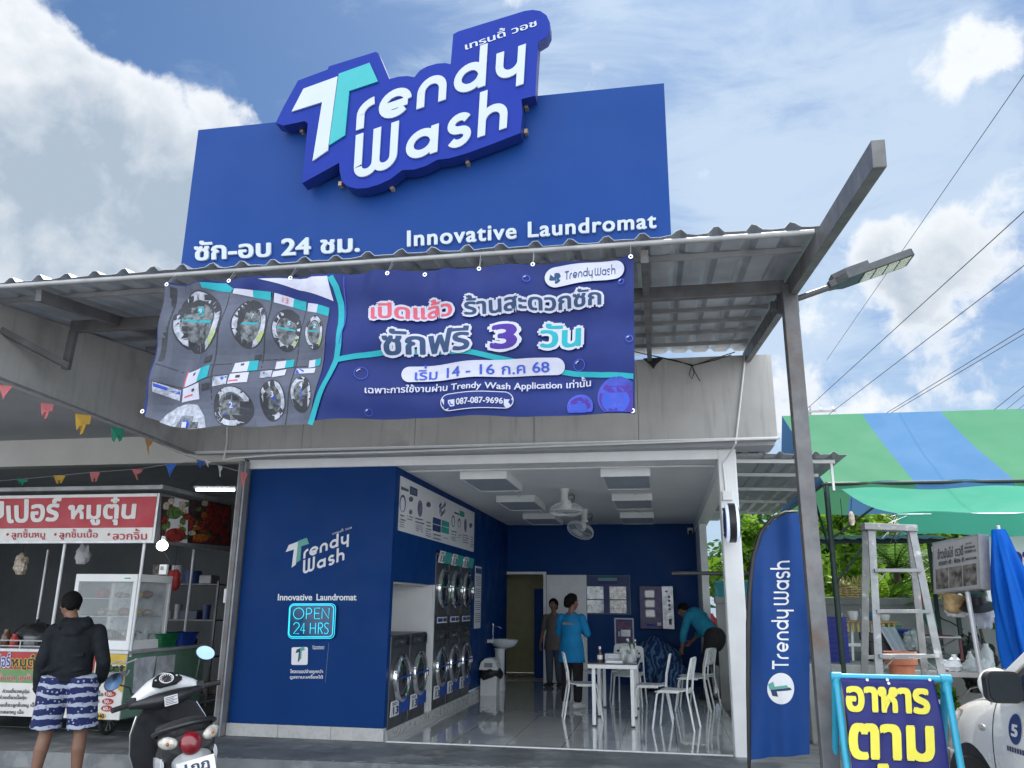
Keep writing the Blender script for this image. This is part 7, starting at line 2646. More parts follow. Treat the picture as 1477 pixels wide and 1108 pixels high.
def hand(mb, wrist, fdir, pdir, skin, s=1.0, curl=.5):
    """palm, four unequal bent fingers and a thumb; fdir: where the fingers point, pdir: where the palm looks, s: sign puts the thumb"""
    W = Vector(wrist)
    f = Vector(fdir).normalized()
    p = Vector(pdir)
    p = (p - f * p.dot(f)).normalized()
    side = f.cross(p) * s
    capsule(mb, W, W + f * .075, .024, .032, skin, 12, .55, p)
    capsule(mb, W + f * .04 + side * .012, W + f * .082 + side * .012, .022, .024, skin, 12, .55, p)
    for k, (off, ln) in enumerate(((.028, .070), (.010, .078), (-.009, .072), (-.027, .056))):
        b = W + f * .088 + side * off
        a1, a2, a3 = curl * .5, curl * 1.2, curl * 1.9
        j1 = b + (f * math.cos(a1) + p * math.sin(a1)) * ln * .48
        j2 = j1 + (f * math.cos(a2) + p * math.sin(a2)) * ln * .30
        j3 = j2 + (f * math.cos(a3) + p * math.sin(a3)) * ln * .22
        capsule(mb, b - f * .012, j1, .0095, .0085, skin, 8)
        capsule(mb, j1, j2, .0085, .0078, skin, 8)
        capsule(mb, j2, j3, .0078, .0066, skin, 8)
    t0 = W + f * .028 + side * .026
    t1 = t0 + (f * .6 + side * .65 + p * .35).normalized() * .042
    t2 = t1 + (f * .9 + side * .1 + p * .35).normalized() * .03
    capsule(mb, t0, t1, .0125, .0105, skin, 8)
    capsule(mb, t1, t2, .0105, .0085, skin, 8)


def foot(mb, ankle, fwd, mat, r=.04, L=.19, sole=0.0):
    A = Vector(ankle)
    f = Vector(fwd).normalized()
    z0 = .03 + sole
    heel = Vector((A.x, A.y, z0)) - f * .045
    toe = Vector((A.x, A.y, z0 - .004)) + f * (L - .06)
    capsule(mb, heel, toe, .034, .03, mat, 12)
    capsule(mb, A, Vector((A.x, A.y, z0 + .012)) + f * .05, r * .95, .034, mat, 12)
    sd_ = Vector((-f.y, f.x, 0))
    for k in range(5):
        b = toe + sd_ * (.026 - .013 * k)
        capsule(mb, b, b + f * (.03 - .005 * k), .0105, .009, mat, 8)


def head(mb, c, fwd, skin, s=1.0, up=(0, 0, 1)):
    """c: centre of the skull; face with brow, nose, lips, chin and ears"""
    c = Vector(c)
    f = Vector(fwd).normalized()
    u = Vector(up)
    u = (u - f * u.dot(f)).normalized()
    r = f.cross(u)
    def P(a, b, d):
        return c + r * a * s + f * b * s + u * d * s
    mb.lathe([(max(1e-5, math.sin(t)), -math.cos(t) * .108 * s) for t in [math.pi * i / 14 for i in range(15)]], P(0, -.008, .018), skin, 22, ax=tuple(r), az=tuple(u), sx=.074 * s, sy=.094 * s)
    capsule(mb, P(0, .035, -.05), P(0, .052, -.088), .052 * s, .030 * s, skin, 14)
    capsule(mb, P(0, .086, .012), P(0, .102, -.026), .0085 * s, .0145 * s, skin, 10)          # nose
    capsule(mb, P(-.036, .074, .026), P(.036, .074, .026), .014 * s, .014 * s, skin, 10)       # brow
    capsule(mb, P(-.019, .082, -.056), P(.019, .082, -.056), .0085 * s, .0085 * s, skin, 8)    # lips
    capsule(mb, P(-.017, .08, -.067), P(.017, .08, -.067), .009 * s, .009 * s, skin, 8)
    for sg in (-1, 1):
        capsule(mb, P(.040 * sg, .064, -.022), P(.036 * sg, .058, -.04), .026 * s, .024 * s, skin, 10)   # cheeks
        capsule(mb, P(.075 * sg, -.012, .016), P(.076 * sg, -.006, -.03), .017 * s, .011 * s, skin, 10, .45, tuple(r))  # ears
    return P


def eyes(parent, P, s=1.0):
    mb = MB()
    for sg in (-1, 1):
        mb.ball(P(.032 * sg, .083, .006), .0105 * s, 'eye_white', 12, 8)
        mb.ball(P(.032 * sg, .0905, .006), .0055 * s, 'eye_dark', 10, 6)
        capsule(mb, P(.018 * sg, .093, .027), P(.046 * sg, .084, .029), .004 * s, .003 * s, 'hair_black', 6)
    mb.build('eyes', parent, local=True, smooth=60)
    mb = MB()
    capsule(mb, P(-.017, .0905, -.061), P(.017, .0905, -.061), .004 * s, .004 * s, 'lip', 6)
    mb.build('mouth', parent, local=True, smooth=60)


mk('skin_tan', (0.19, 0.095, 0.06), .55, var=.08, vs=10)
mk('skin_legs', (0.27, 0.14, 0.09), .55, var=.08, vs=10)
mk('hair_black', (0.006, 0.0055, 0.0055), .8, spec=.15, var=.3, vs=40, bump=.4, bs=90)
mk('eye_white', (.7, .7, .68), .3); mk('eye_dark', (.01, .008, .006), .2); mk('lip', (.22, .06, .05), .5)
mk('hoodie', (0.010, 0.013, 0.017), .85, spec=.25, var=.25, vs=8, bump=.3, bs=25)
mk('shirt_grey', (0.11, 0.10, 0.095), .85, var=.12, bump=.2, bs=20)
mk('trousers_grey', (0.055, 0.07, 0.10), .85, var=.15)
mk('shirt_blue', (0.004, 0.17, 0.38), .75, spec=.3, var=.12, vs=5, bump=.25, bs=18)
mk('trousers_dark', (0.012, 0.010, 0.012), .85, var=.2)
mk('shirt_teal', (0.012, 0.19, 0.30), .75, spec=.3, var=.14, vs=5, bump=.3, bs=18)
mk('shoe_white', (0.6, 0.6, 0.6), .6); mk('sandal', (0.02, 0.02, 0.02), .7)


def shorts_mat():
    m = pmat('shorts_print', (.5, .5, .5), .85)
    t = m.node_tree
    k = NT(t)
    b = t.nodes['Principled BSDF']
    co = k.n('ShaderNodeTexCoord').outputs['Object']
    z = k.n('ShaderNodeSeparateXYZ', i_0=co).outputs[2]
    wob = k.m('MULTIPLY_ADD', k.noise(co, 6, 3), .11, z)
    fr = k.m('FRACT', k.m('MULTIPLY', wob, 11.5))
    st = k.ss(fr, .60, .66)
    v = k.n('ShaderNodeTexVoronoi', i_Scale=26.0)
    t.links.new(co, v.inputs['Vector'])
    sp = k.ss(v.outputs['Distance'], .22, .28, 1, 0)
    navy = k.mix(sp, (0.007, 0.014, 0.085, 1), (0.30, 0.34, 0.46, 1))
    pale = k.mix(k.m('MULTIPLY', sp, .5), (0.36, 0.40, 0.50, 1), (0.02, 0.03, 0.2, 1))
    t.links.new(k.mix(st, navy, pale), b.inputs['Base Color'])
    return m
M['shorts_print'] = shorts_mat()


def hair_cap(parent, P, s, style='short'):
    mb = MB()
    if style == 'short':
        for a, b, d, r_ in ((0, -.018, .052, .083), (0, -.045, .03, .078), (-.03, -.03, .045, .062), (.03, -.03, .045, .062), (0, .03, .082, .05), (-.03, .03, .072, .04), (.03, .03, .072, .04), (0, -.07, -.01, .052), (-.045, -.04, .0, .04), (.045, -.04, .0, .04)):
            mb.ball(P(a, b, d), r_ * s, 'hair_black', 14, 10)
    else:
        for a, b, d, r_ in ((0, -.015, .052, .086), (0, -.05, .025, .082), (-.03, -.03, .04, .066), (.03, -.03, .04, .066), (0, .03, .086, .045), (-.045, .02, .06, .042), (.045, .02, .06, .042), (-.062, -.02, .0, .035), (.062, -.02, .0, .035), (0, -.075, -.02, .062), (-.03, -.07, -.045, .048), (.03, -.07, -.045, .048)):
            mb.ball(P(a, b, d), r_ * s, 'hair_black', 14, 10)
        if style == 'bun':
            mb.ball(P(0, -.125, -.01), .045 * s, 'hair_black', 14, 10)
    return skin_build(mb, 'hair', parent, .009, 3)


# --- man at the noodle cart, seen from behind (local: faces +Y, right hand at +X)
mn = thing('person', 'man seen from behind in black hoodie and navy striped shorts at the noodle cart', 'person', (-5.21, 6.78, -.15), R(20))
mb = MB()
sk = 'skin_tan'
P_ = head(mb, (-.105, .07, 1.55), (-.42, 1, -.28), sk, 1.0, (0.0, .25, 1))
capsule(mb, (-.02, 0, 1.38), (-.085, .04, 1.49), .055, .052, sk)
capsule(mb, (0, 0, .98), (0, 0, 1.3), .13, .15, sk, 16, .65, (0, 1, 0))
hipL, hipR = Vector((-.095, 0, .90)), Vector((.095, 0, .90))
anL, anR = Vector((-.165, -.02, .085)), Vector((.165, .01, .085))
knL, knR = Vector((-.135, .03, .48)), Vector((.145, .035, .48))
for h_, k_, a_ in ((hipL, knL, anL), (hipR, knR, anR)):
    capsule(mb, h_, k_, .09, .058, sk)
    capsule(mb, k_, k_.lerp(a_, .35) + Vector((0, -.018, 0)), .056, .058, sk)
    capsule(mb, k_.lerp(a_, .35) + Vector((0, -.018, 0)), a_, .056, .036, sk)
    foot(mb, a_, (a_.x * .6, 1, 0), sk)
shL, shR = Vector((-.185, 0, 1.33)), Vector((.185, 0, 1.33))
elL, wrL = Vector((-.24, -.03, 1.06)), Vector((-.245, .02, .81))
elR, wrR = Vector((.28, -.05, 1.07)), Vector((.235, .11, .90))
for a, b, c_ in ((shL, elL, wrL), (shR, elR, wrR)):
    capsule(mb, a, b, .055, .043, sk)
    capsule(mb, b, c_, .043, .028, sk)
hand(mb, wrL, wrL - elL + Vector((0, .02, -.1)), (.9, .3, 0), sk, -1, .55)
hand(mb, wrR, Vector((-.5, .7, -.35)), (-.5, -.5, -.6), sk, 1, .6)
skin_build(mb, 'body', mn, .0075, 4)
hair_cap(mn, P_, 1.0)
eyes(mn, P_)
mb = MB()
torso(mb, [(.90, .168, .118, 0), (.925, .172, .122, 0), (.95, .170, .120, 0), (.965, .178, .126, -.002), (1.0, .180, .128, -.004), (1.08, .178, .128, -.006), (1.18, .182, .128, -.01), (1.28, .186, .120, -.012), (1.35, .165, .10, -.01), (1.39, .10, .075, -.01)], 'hoodie')
for q_, (za_, dx_) in enumerate(((.985, .05), (1.03, -.06), (1.10, .03), (1.0, -.1))):
    capsule(mb, (dx_ - .09, -.112, za_), (dx_ + .09, -.118, za_ + .035), .022, .014, 'hoodie', 10)
capsule(mb, (-.14, -.01, 1.325), (.14, -.01, 1.325), .072, .072, 'hoodie', 16)
capsule(mb, (-.07, -.01, 1.385), (.07, -.01, 1.385), .07, .07, 'hoodie', 16)
capsule(mb, (-.085, -.075, 1.39), (.085, -.075, 1.39), .06, .06, 'hoodie', 14, .8, (0, 0, 1))
capsule(mb, (-.04, -.10, 1.33), (.04, -.10, 1.33), .05, .05, 'hoodie', 14)
capsule(mb, (-.10, -.03, 1.42), (-.06, .06, 1.43), .035, .035, 'hoodie', 12)
capsule(mb, (.10, -.03, 1.42), (.06, .06, 1.43), .035, .035, 'hoodie', 12)
for a, b, c_ in ((shL, elL, wrL), (shR, elR, wrR)):
    capsule(mb, a, b, .070, .060, 'hoodie', 16)
    capsule(mb, b, b.lerp(c_, .5) + Vector((0, 0, -.01)), .060, .058, 'hoodie', 16)
    capsule(mb, b.lerp(c_, .5), b.lerp(c_, .88), .056, .045, 'hoodie', 16)
    for t in (.55, .7, .85):                  # bunched folds at the forearm
        p = b.lerp(c_, t)
        mb.lathe([(.05, -.012), (.066 - .016 * t, 0), (.05, .012)], p, 'hoodie', 16, az=tuple((c_ - b).normalized()))
skin_build(mb, 'hoodie', mn, .009, 4)
mb = MB()
capsule(mb, (-.06, 0, .92), (.06, 0, .92), .125, .125, 'shorts_print', 18, .85, (0, 1, 0))
for h_, k_ in ((hipL, knL), (hipR, knR)):
    e = h_.lerp(k_, .86)
    n_ = 26
    prof = [(.125, -.06), (.135, .06), (.125, .2), (.122, .34), (.128, .42), (.118, .424), (.112, .35)]
    az = (e - h_).normalized()
    L_ = (e - h_).length
    mb.lathe([(a, b * L_ / .40) for a, b in prof], h_ + Vector((.015 if h_.x > 0 else -.015, 0, 0)), 'shorts_print', n_, az=tuple(az))
sh_ = skin_build(mb, 'shorts', mn, .009, 3)
mb = MB()
for a_ in (anL, anR):
    f = Vector((a_.x * .6, 1, 0)).normalized()
    capsule(mb, Vector((a_.x, a_.y, .012)) - f * .06, Vector((a_.x, a_.y, .012)) + f * .15, .045, .05, 'sandal', 14, .25, (0, 0, 1))
    mb.tube([Vector((a_.x, a_.y, .02)) + f * .12, Vector((a_.x - .045, a_.y, .06)) + f * .05, Vector((a_.x - .05, a_.y, .02)) + f * .0], .007, 'sandal', 6)
    mb.tube([Vector((a_.x, a_.y, .02)) + f * .12, Vector((a_.x + .045, a_.y, .06)) + f * .05, Vector((a_.x + .05, a_.y, .02)) + f * .0], .007, 'sandal', 6)
mb.build('sandals', mn, local=True, smooth=50)


def standing(name_label, loc, rz, H, shirt, trousers, sleeve, arms, headdir, style, shoes, shirt_len=.47, turn=0.0, vox=.011):
    """a standing woman; arms: ((elbowL, wristL, fingersL), (elbowR, wristR, fingersR)) in fractions of height"""
    t = thing('person', name_label, 'person', loc, rz)
    S_ = H / 1.6
    V = lambda x, y, z: Vector((x * S_, y * S_, z * S_))
    mb = MB()
    P = head(mb, V(0, .03, 1.475), headdir, 'skin_tan', .96 * S_)
    capsule(mb, V(0, 0, 1.29), V(0, .015, 1.42), .048 * S_, .046 * S_, 'skin_tan')
    capsule(mb, V(0, 0, .92), V(0, 0, 1.22), .115 * S_, .125 * S_, 'skin_tan', 16, .68, (0, 1, 0))
    for sg in (-1, 1):
        h_, k_, a_ = V(.085 * sg, 0, .84), V(.09 * sg, .02, .45), V(.095 * sg, -.015, .075)
        capsule(mb, h_, k_, .082 * S_, .05 * S_, 'skin_tan')
        capsule(mb, k_, k_.lerp(a_, .35) + V(0, -.015, 0), .05 * S_, .05 * S_, 'skin_tan')
        capsule(mb, k_.lerp(a_, .35) + V(0, -.015, 0), a_, .05 * S_, .034 * S_, 'skin_tan')
        foot(mb, a_, (sg * .25, 1, 0), 'skin_tan')
    J = []
    for sg, (e, w, fd) in zip((-1, 1), arms):
        s0 = V(.165 * sg, 0, 1.25)
        e, w = V(*e), V(*w)
        capsule(mb, s0, e, .045 * S_, .037 * S_, 'skin_tan')
        capsule(mb, e, w, .037 * S_, .025 * S_, 'skin_tan')
        hand(mb, w, fd, (-sg, .2, -.2), 'skin_tan', sg, .6)
        J.append((s0, e, w))
    skin_build(mb, 'body', t, .008, 4)
    hair_cap(t, P, .98 * S_, style)
    eyes(t, P, .96 * S_)
    mb = MB()
    hz_ = 1.25 - shirt_len - .12
    torso(mb, [(z * S_, rx * S_, ry * S_, 0) for z, rx, ry in ((hz_, .205, .148), (hz_ + .04, .202, .146), (.90, .178, .132), (1.0, .148, .108), (1.1, .150, .108), (1.2, .158, .104), (1.27, .12, .08), (1.31, .06, .06))], shirt)
    capsule(mb, V(-.12, 0, 1.245), V(.12, 0, 1.245), .062 * S_, .062 * S_, shirt, 14)
    capsule(mb, V(-.05, .0, 1.295), V(.05, .0, 1.295), .045 * S_, .045 * S_, shirt, 12)
    for (s0, e, w) in J:
        capsule(mb, s0, s0.lerp(e, min(1, sleeve)), .066 * S_, .058 * S_, shirt, 14)
        if sleeve > 1:
            capsule(mb, e, e.lerp(w, sleeve - 1), .057 * S_, .043 * S_, shirt, 14)
    skin_build(mb, 'shirt', t, .011, 4)
    mb = MB()
    capsule(mb, V(-.05, 0, .86), V(.05, 0, .86), .118 * S_, .118 * S_, trousers, 16, .85, (0, 1, 0))
    for sg in (-1, 1):
        capsule(mb, V(.085 * sg, 0, .83), V(.09 * sg, .015, .45), .102 * S_, .075 * S_, trousers, 16)
        capsule(mb, V(.09 * sg, .015, .45), V(.095 * sg, -.01, .13), .075 * S_, .062 * S_, trousers, 16)
    skin_build(mb, 'trousers', t, .011, 4)
    mb = MB()
    for sg in (-1, 1):
        f = Vector((sg * .25, 1, 0)).normalized()
        A = V(.095 * sg, -.015, .0)
        capsule(mb, A - f * .055 + Vector((0, 0, .04)), A + f * .13 + Vector((0, 0, .035)), .045, .042, shoes, 14, .9, (0, 0, 1))
        capsule(mb, A + Vector((0, 0, .07)), A + Vector((0, 0, .05)) + f * .04, .045, .043, shoes, 12)
    skin_build(mb, 'shoes', t, .009, 2)
    return t


standing('woman in grey polo shirt facing out beside the open white door', (-1.98, 15.55, 0), R(165), 1.57, 'shirt_grey', 'trousers_grey', .75,
         (((-.20, .02, 1.0), (-.215, .05, .78), (0, .1, -1)), ((.235, -.02, 1.0), (.26, .04, .79), (0.05, .1, -1))), (-.15, 1, 0), 'long', 'sandal')
wb_ = standing('woman in bright blue shirt seen from behind near the white table', (-1.33, 12.5, 0), R(-18), 1.62, 'shirt_blue', 'trousers_dark', 1.9,
         (((-.225, .06, 1.03), (-.10, .22, 1.0), (.6, .6, .0)), ((.225, .06, 1.03), (.12, .23, 1.03), (-.5, .7, .1))), (.65, .8, -.12), 'long', 'shoe_white', .50)
mb = MB()
bk_ = lambda a, b: wm(wb_) @ Vector((-.085 + a * .17, -.1135, 1.17 + b * .035))
mk('print_tan', (0.28, 0.22, 0.15), .7)
for i in range(7):
    mb.add([bk_(i / 7, 0), bk_(i / 7 + .1, 0), bk_(i / 7 + .1, 1), bk_(i / 7, 1)], [(0, 1, 2, 3)], 'print_tan')
mb.build('back_print', wb_)

# --- man bending over on the right, back and side to the street
bm_ = thing('person', 'man in teal shirt and dark trousers bending over at the open side of the shop', 'person', (.80, 14.2, 0), R(48))
mb = MB()
sk = 'skin_tan'
hL, hR = Vector((-.1, -.08, .93)), Vector((.1, -.08, .93))
kL, kR = Vector((-.13, .06, .50)), Vector((.14, .05, .50))
aL, aR = Vector((-.15, -.02, .085)), Vector((.17, -.06, .085))
ch = Vector((0, .26, 1.27))                      # chest, spine leaning forward
for h_, k_, a_ in ((hL, kL, aL), (hR, kR, aR)):
    capsule(mb, h_, k_, .092, .06, sk); capsule(mb, k_, a_, .056, .038, sk); foot(mb, a_, (a_.x * .4, 1, 0), sk)
capsule(mb, (0, -.06, 1.0), ch, .13, .15, sk, 16, .7, (0, -.6, .8))
capsule(mb, ch + Vector((0, .1, .05)), ch + Vector((0, .21, .10)), .055, .052, sk)
P_ = head(mb, ch + Vector((-.02, .29, .11)), (-.1, .8, -.6), sk, 1.0, (0, .6, .8))
sL, sR = ch + Vector((-.19, .05, .02)), ch + Vector((.19, .05, .02))
eL, wL = Vector((-.22, .40, 1.02)), Vector((-.16, .50, .78))
eR, wR = Vector((.28, .42, 1.06)), Vector((.20, .58, .88))
for a, b, c_ in ((sL, eL, wL), (sR, eR, wR)):
    capsule(mb, a, b, .055, .043, sk); capsule(mb, b, c_, .042, .028, sk)
hand(mb, wL, wL - eL, (1, .2, 0), sk, -1, .8)
hand(mb, wR, wR - eR, (-1, .2, 0), sk, 1, .8)
skin_build(mb, 'body', bm_, .009, 4)
hair_cap(bm_, P_, 1.0)
eyes(bm_, P_)
mb = MB()
capsule(mb, (0, .0, 1.03), (0, .14, 1.14), .172, .178, 'shirt_teal', 18, .78, (0, -.6, .8))
capsule(mb, (0, .1, 1.10), ch + Vector((0, .04, .02)), .178, .178, 'shirt_teal', 18, .78, (0, -.6, .8))
capsule(mb, sL, sR, .08, .08, 'shirt_teal', 14)
capsule(mb, ch + Vector((0, .05, .02)), ch + Vector((0, .16, .07)), .10, .068, 'shirt_teal', 14)
for a, b, c_ in ((sL, eL, wL), (sR, eR, wR)):
    capsule(mb, a, b, .075, .062, 'shirt_teal', 14); capsule(mb, b, b.lerp(c_, .45), .062, .055, 'shirt_teal', 14)
skin_build(mb, 'shirt', bm_, .011, 3)
mb = MB()
capsule(mb, (-.06, -.07, .97), (.06, -.07, .97), .16, .16, 'trousers_dark', 16, .9, (0, 1, 0))
for h_, k_, a_ in ((hL, kL, aL), (hR, kR, aR)):
    capsule(mb, h_, k_, .12, .088, 'trousers_dark', 16); capsule(mb, k_, k_.lerp(a_, .92), .086, .07, 'trousers_dark', 16)
skin_build(mb, 'trousers', bm_, .011, 3)
mb = MB()
for a_ in (aL, aR):
    f = Vector((a_.x * .4, 1, 0)).normalized()
    A = Vector((a_.x, a_.y, 0))
    capsule(mb, A - f * .06 + Vector((0, 0, .042)), A + f * .16 + Vector((0, 0, .036)), .046, .044, 'sandal', 14)
skin_build(mb, 'shoes', bm_, .009, 2)

# ================================================================== scooter (local: heads +Y, rests on its side stand leaning left)
mk('scoot_white', (0.72, 0.73, 0.75), .22, var=.03, coat=.6)
mk('scoot_black', (0.014, 0.015, 0.018), .38, var=.15, bump=.08, bs=60)
mk('seat_black', (0.02, 0.019, 0.02), .6, var=.3, vs=10, bump=.35, bs=70)
mk('tail_red', (0.17, 0.004, 0.012), .18, var=.15, coat=.6)
mk('lens_clear', (0.42, 0.40, 0.36), .12, var=.3, vs=30, coat=.6)
mk('mirror_glass', (0.22, 0.33, 0.46), .04, 1.0, .02)
mk('dial_face', (0.05, 0.055, 0.06), .25)
mk('plate_white', (0.66, 0.66, 0.66), .4)
sct = thing('motor_scooter', 'white and black motor scooter leaning on its stand in front of the food shop', 'scooter', (-3.13, 5.46, -.15))
sct.rotation_euler = (0, R(-12), R(39))
def loft(mb, secs, mat, close=True):
    """secs: list of rings (same count)"""
    n = len(secs[0])
    vs = [v for s_ in secs for v in s_]
    fs = [(i * n + j, i * n + (j + 1) % n, (i + 1) * n + (j + 1) % n, (i + 1) * n + j) for i in range(len(secs) - 1) for j in range(n)]
    if close:
        fs.append(tuple(range(n - 1, -1, -1)))
        fs.append(tuple((len(secs) - 1) * n + j for j in range(n)))
    mb.add(vs, fs, mat)
def oval(y, z, w, h, n=20, p=2.4, tilt=0.0):
    r_ = []
    for j in range(n):
        a = 2 * math.pi * j / n
        cx, cz = math.cos(a), math.sin(a)
        x_ = math.copysign(abs(cx) ** (2 / p), cx) * w
        zz_ = math.copysign(abs(cz) ** (2 / p), cz) * h
        r_.append(Vector((x_, y + zz_ * tilt, z + zz_)))
    return r_
# wheels
for y, nm in ((.62, 'front_wheel'), (-.56, 'rear_wheel')):
    mb = MB()
    mb.tube([(0, y + math.cos(a) * .21, .26 + math.sin(a) * .21) for a in [i * math.pi / 18 for i in range(36)]], .05, 'rubber', 10, closed=True)
    w = mb.build(nm, sct, local=True, smooth=60)
    mb = MB()
    mb.lathe([(.165, -.03), (.175, 0), (.165, .03), (.13, .02), (.13, -.02), (.165, -.03)], (0, y, .26), 'steel_grey', 28, az=(1, 0, 0))
    for i in range(5):
        a = i * 2 * math.pi / 5
        mb.bar((0, y, .26), (0, y + math.cos(a) * .15, .26 + math.sin(a) * .15), .03, .03, 'steel_grey')
    mb.lathe([(.04, -.05), (.04, .05)], (0, y, .26), 'steel_dark', 14, az=(1, 0, 0))
    mb.build('rim', w, local=True)
# leg shield
mb = MB()
def shield(y0, k, inset=0.0):
    pts = [(-.12, .93), (.12, .93), (.20, .87), (.25, .76), (.265, .62), (.24, .47), (.18, .34), (-.18, .34), (-.24, .47), (-.265, .62), (-.25, .76), (-.20, .87)]
    return [Vector((a * (1 - inset), y0 - .12 * (b - .34) + .10 * abs(a) * -1.6 * 0 - .45 * a * a * k, b)) for a, b in pts]
loft(mb, [shield(.50, 1), shield(.535, 1)], 'scoot_black')
mb.build('leg_shield', sct, local=True, smooth=45, bevel=.008)
mb = MB()
sh = shield(.515, 1)
mb.tube([sh[i] * 1.0 for i in (11, 10, 9, 8, 7)], .007, 'chrome', 8)
mb.tube([sh[i] * 1.0 for i in (2, 3, 4, 5, 6)], .007, 'chrome', 8)
mb.build('shield_trim', sct, local=True, smooth=50)
mb = MB()
loft(mb, [oval(.56, .80, .13, .13), oval(.62, .74, .16, .20), oval(.68, .62, .13, .18), oval(.70, .52, .07, .10)], 'scoot_white')
mb.build('front_fairing', sct, local=True, smooth=60)
mb = MB()
loft(mb, [oval(.42, .44, .05, .04), oval(.60, .50, .06, .03), oval(.80, .44, .055, .03), oval(.86, .34, .04, .03)], 'scoot_white')
mb.build('front_fender', sct, local=True, smooth=60)
MB().tube([(0, .62, .26), (0, .56, .5), (0, .47, .95)], .03, 'steel_dark', 10).build('fork', sct, local=True, smooth=50)
mb = MB()
mb.box(-.14, .14, -.12, .48, .27, .33, 'scoot_black')
mb.build('floorboard', sct, local=True, bevel=.02)
mb = MB()
loft(mb, [oval(.40, .66, .09, .10), oval(.46, .68, .12, .14), oval(.50, .68, .12, .14)], 'scoot_black')
mb.build('inner_cover', sct, local=True, smooth=60)
mb = MB()
mb.lathe([(.022, 0), (.022, .012), (.012, .013), (1e-5, .014)], (.04, .395, .74), 'chrome', 16, az=(0, -1, .2))
mb.lathe([(.012, 0), (.012, .012), (1e-5, .013)], (-.05, .395, .70), 'chrome', 12, az=(0, -1, .2))
mb.build('key_lock', sct, local=True, smooth=40)
mb = MB()
mb.tube([(.04, .37, .73), (.042, .36, .69), (.04, .355, .63)], .0035, 'wicker', 5)
for q in range(5):
    mb.ball((.04 + .012 * math.sin(q * 2.3), .35, .625 - q * .011), .012, 'clam_pale', 8, 6)
mb.build('key_charm', sct, local=True, smooth=60)
# handlebar group turned a little left
hb = bpy.data.objects.new('handlebar', None)
COL.objects.link(hb); hb.parent = sct; hb.location = (0, .42, .98); hb.rotation_euler = (0, 0, R(8))
mb = MB()
def cowl(x_, y0, z0, w, h):
    return [Vector((x_, y0 + w * math.cos(a), z0 + h * math.sin(a))) for a in [2 * math.pi * i / 18 for i in range(18)]]
loft(mb, [cowl(-.23, -.005, .005, .03, .026), cowl(-.19, .0, .015, .055, .045), cowl(-.11, .02, .045, .085, .062), cowl(0, .03, .07, .105, .075), cowl(.11, .02, .045, .085, .062), cowl(.19, .0, .015, .055, .045), cowl(.23, -.005, .005, .03, .026)], 'scoot_white')
mb.build('white_cowl', hb, local=True, smooth=60)
mb = MB()
loft(mb, [cowl(-.25, -.02, -.02, .03, .026), cowl(-.18, -.035, -.025, .04, .036), cowl(-.07, -.06, -.035, .045, .055), cowl(.07, -.06, -.035, .045, .055), cowl(.18, -.035, -.025, .04, .036), cowl(.25, -.02, -.02, .03, .026)], 'scoot_black')
mb.build('lower_cowl', hb, local=True, smooth=60)
cN = Vector((0, -.62, .78)).normalized()
cU = Vector((0, .78, .62))
def onc(a, b, l):            # the instrument face
    return Vector((a, 0, 0)) + Vector((0, -.035, .085)) + cU * b + cN * (.034 + l)
mb = MB()
mb.prism([onc(a, b, 0) for a, b in ((-.105, -.035), (-.055, -.07), (.055, -.07), (.105, -.035), (.085, .015), (.045, .045), (-.045, .045), (-.085, .015))], -cN * .02, 'scoot_black')
mb.build('dash', hb, local=True, bevel=.006)
mb = MB()
mb.tube([onc(.046 * math.cos(q * math.pi / 16), -.012 + .046 * math.sin(q * math.pi / 16), .005) for q in range(32)], .0035, 'label_white', 6, closed=True)
mb.lathe([(.045, .004), (1e-5, .0042)], onc(0, -.012, 0), 'dial_face', 28, az=tuple(cN))
for i in range(11):
    a = R(215 - 25 * i)
    mb.bar(onc(math.cos(a) * .031, -.012 + math.sin(a) * .031, .0046), onc(math.cos(a) * .041, -.012 + math.sin(a) * .041, .0046), .006, .0008, 'label_white', up=tuple(cN))
mb.bar(onc(0, -.012, .0052), onc(-.028, -.027, .0052), .003, .0006, 'sign_red', up=tuple(cN))
for a in (-.085, .085):
    mb.lathe([(.008, .002), (.008, .004), (1e-5, .0045)], onc(a * .85, -.005, 0), 'lens_clear', 10, az=tuple(cN))
mb.build('speedometer', hb, local=True, smooth=40)
mb = MB()
mb.box(-.04, .05, -.117, -.112, -.075, -.01, 'plate_white')
for q in range(5):
    mb.box(-.034, .044 - .02 * (q % 2), -.1185, -.1171, -.022 - q * .011, -.018 - q * .011, 'label_ink')
mb.build('warning_sticker', hb, local=True)
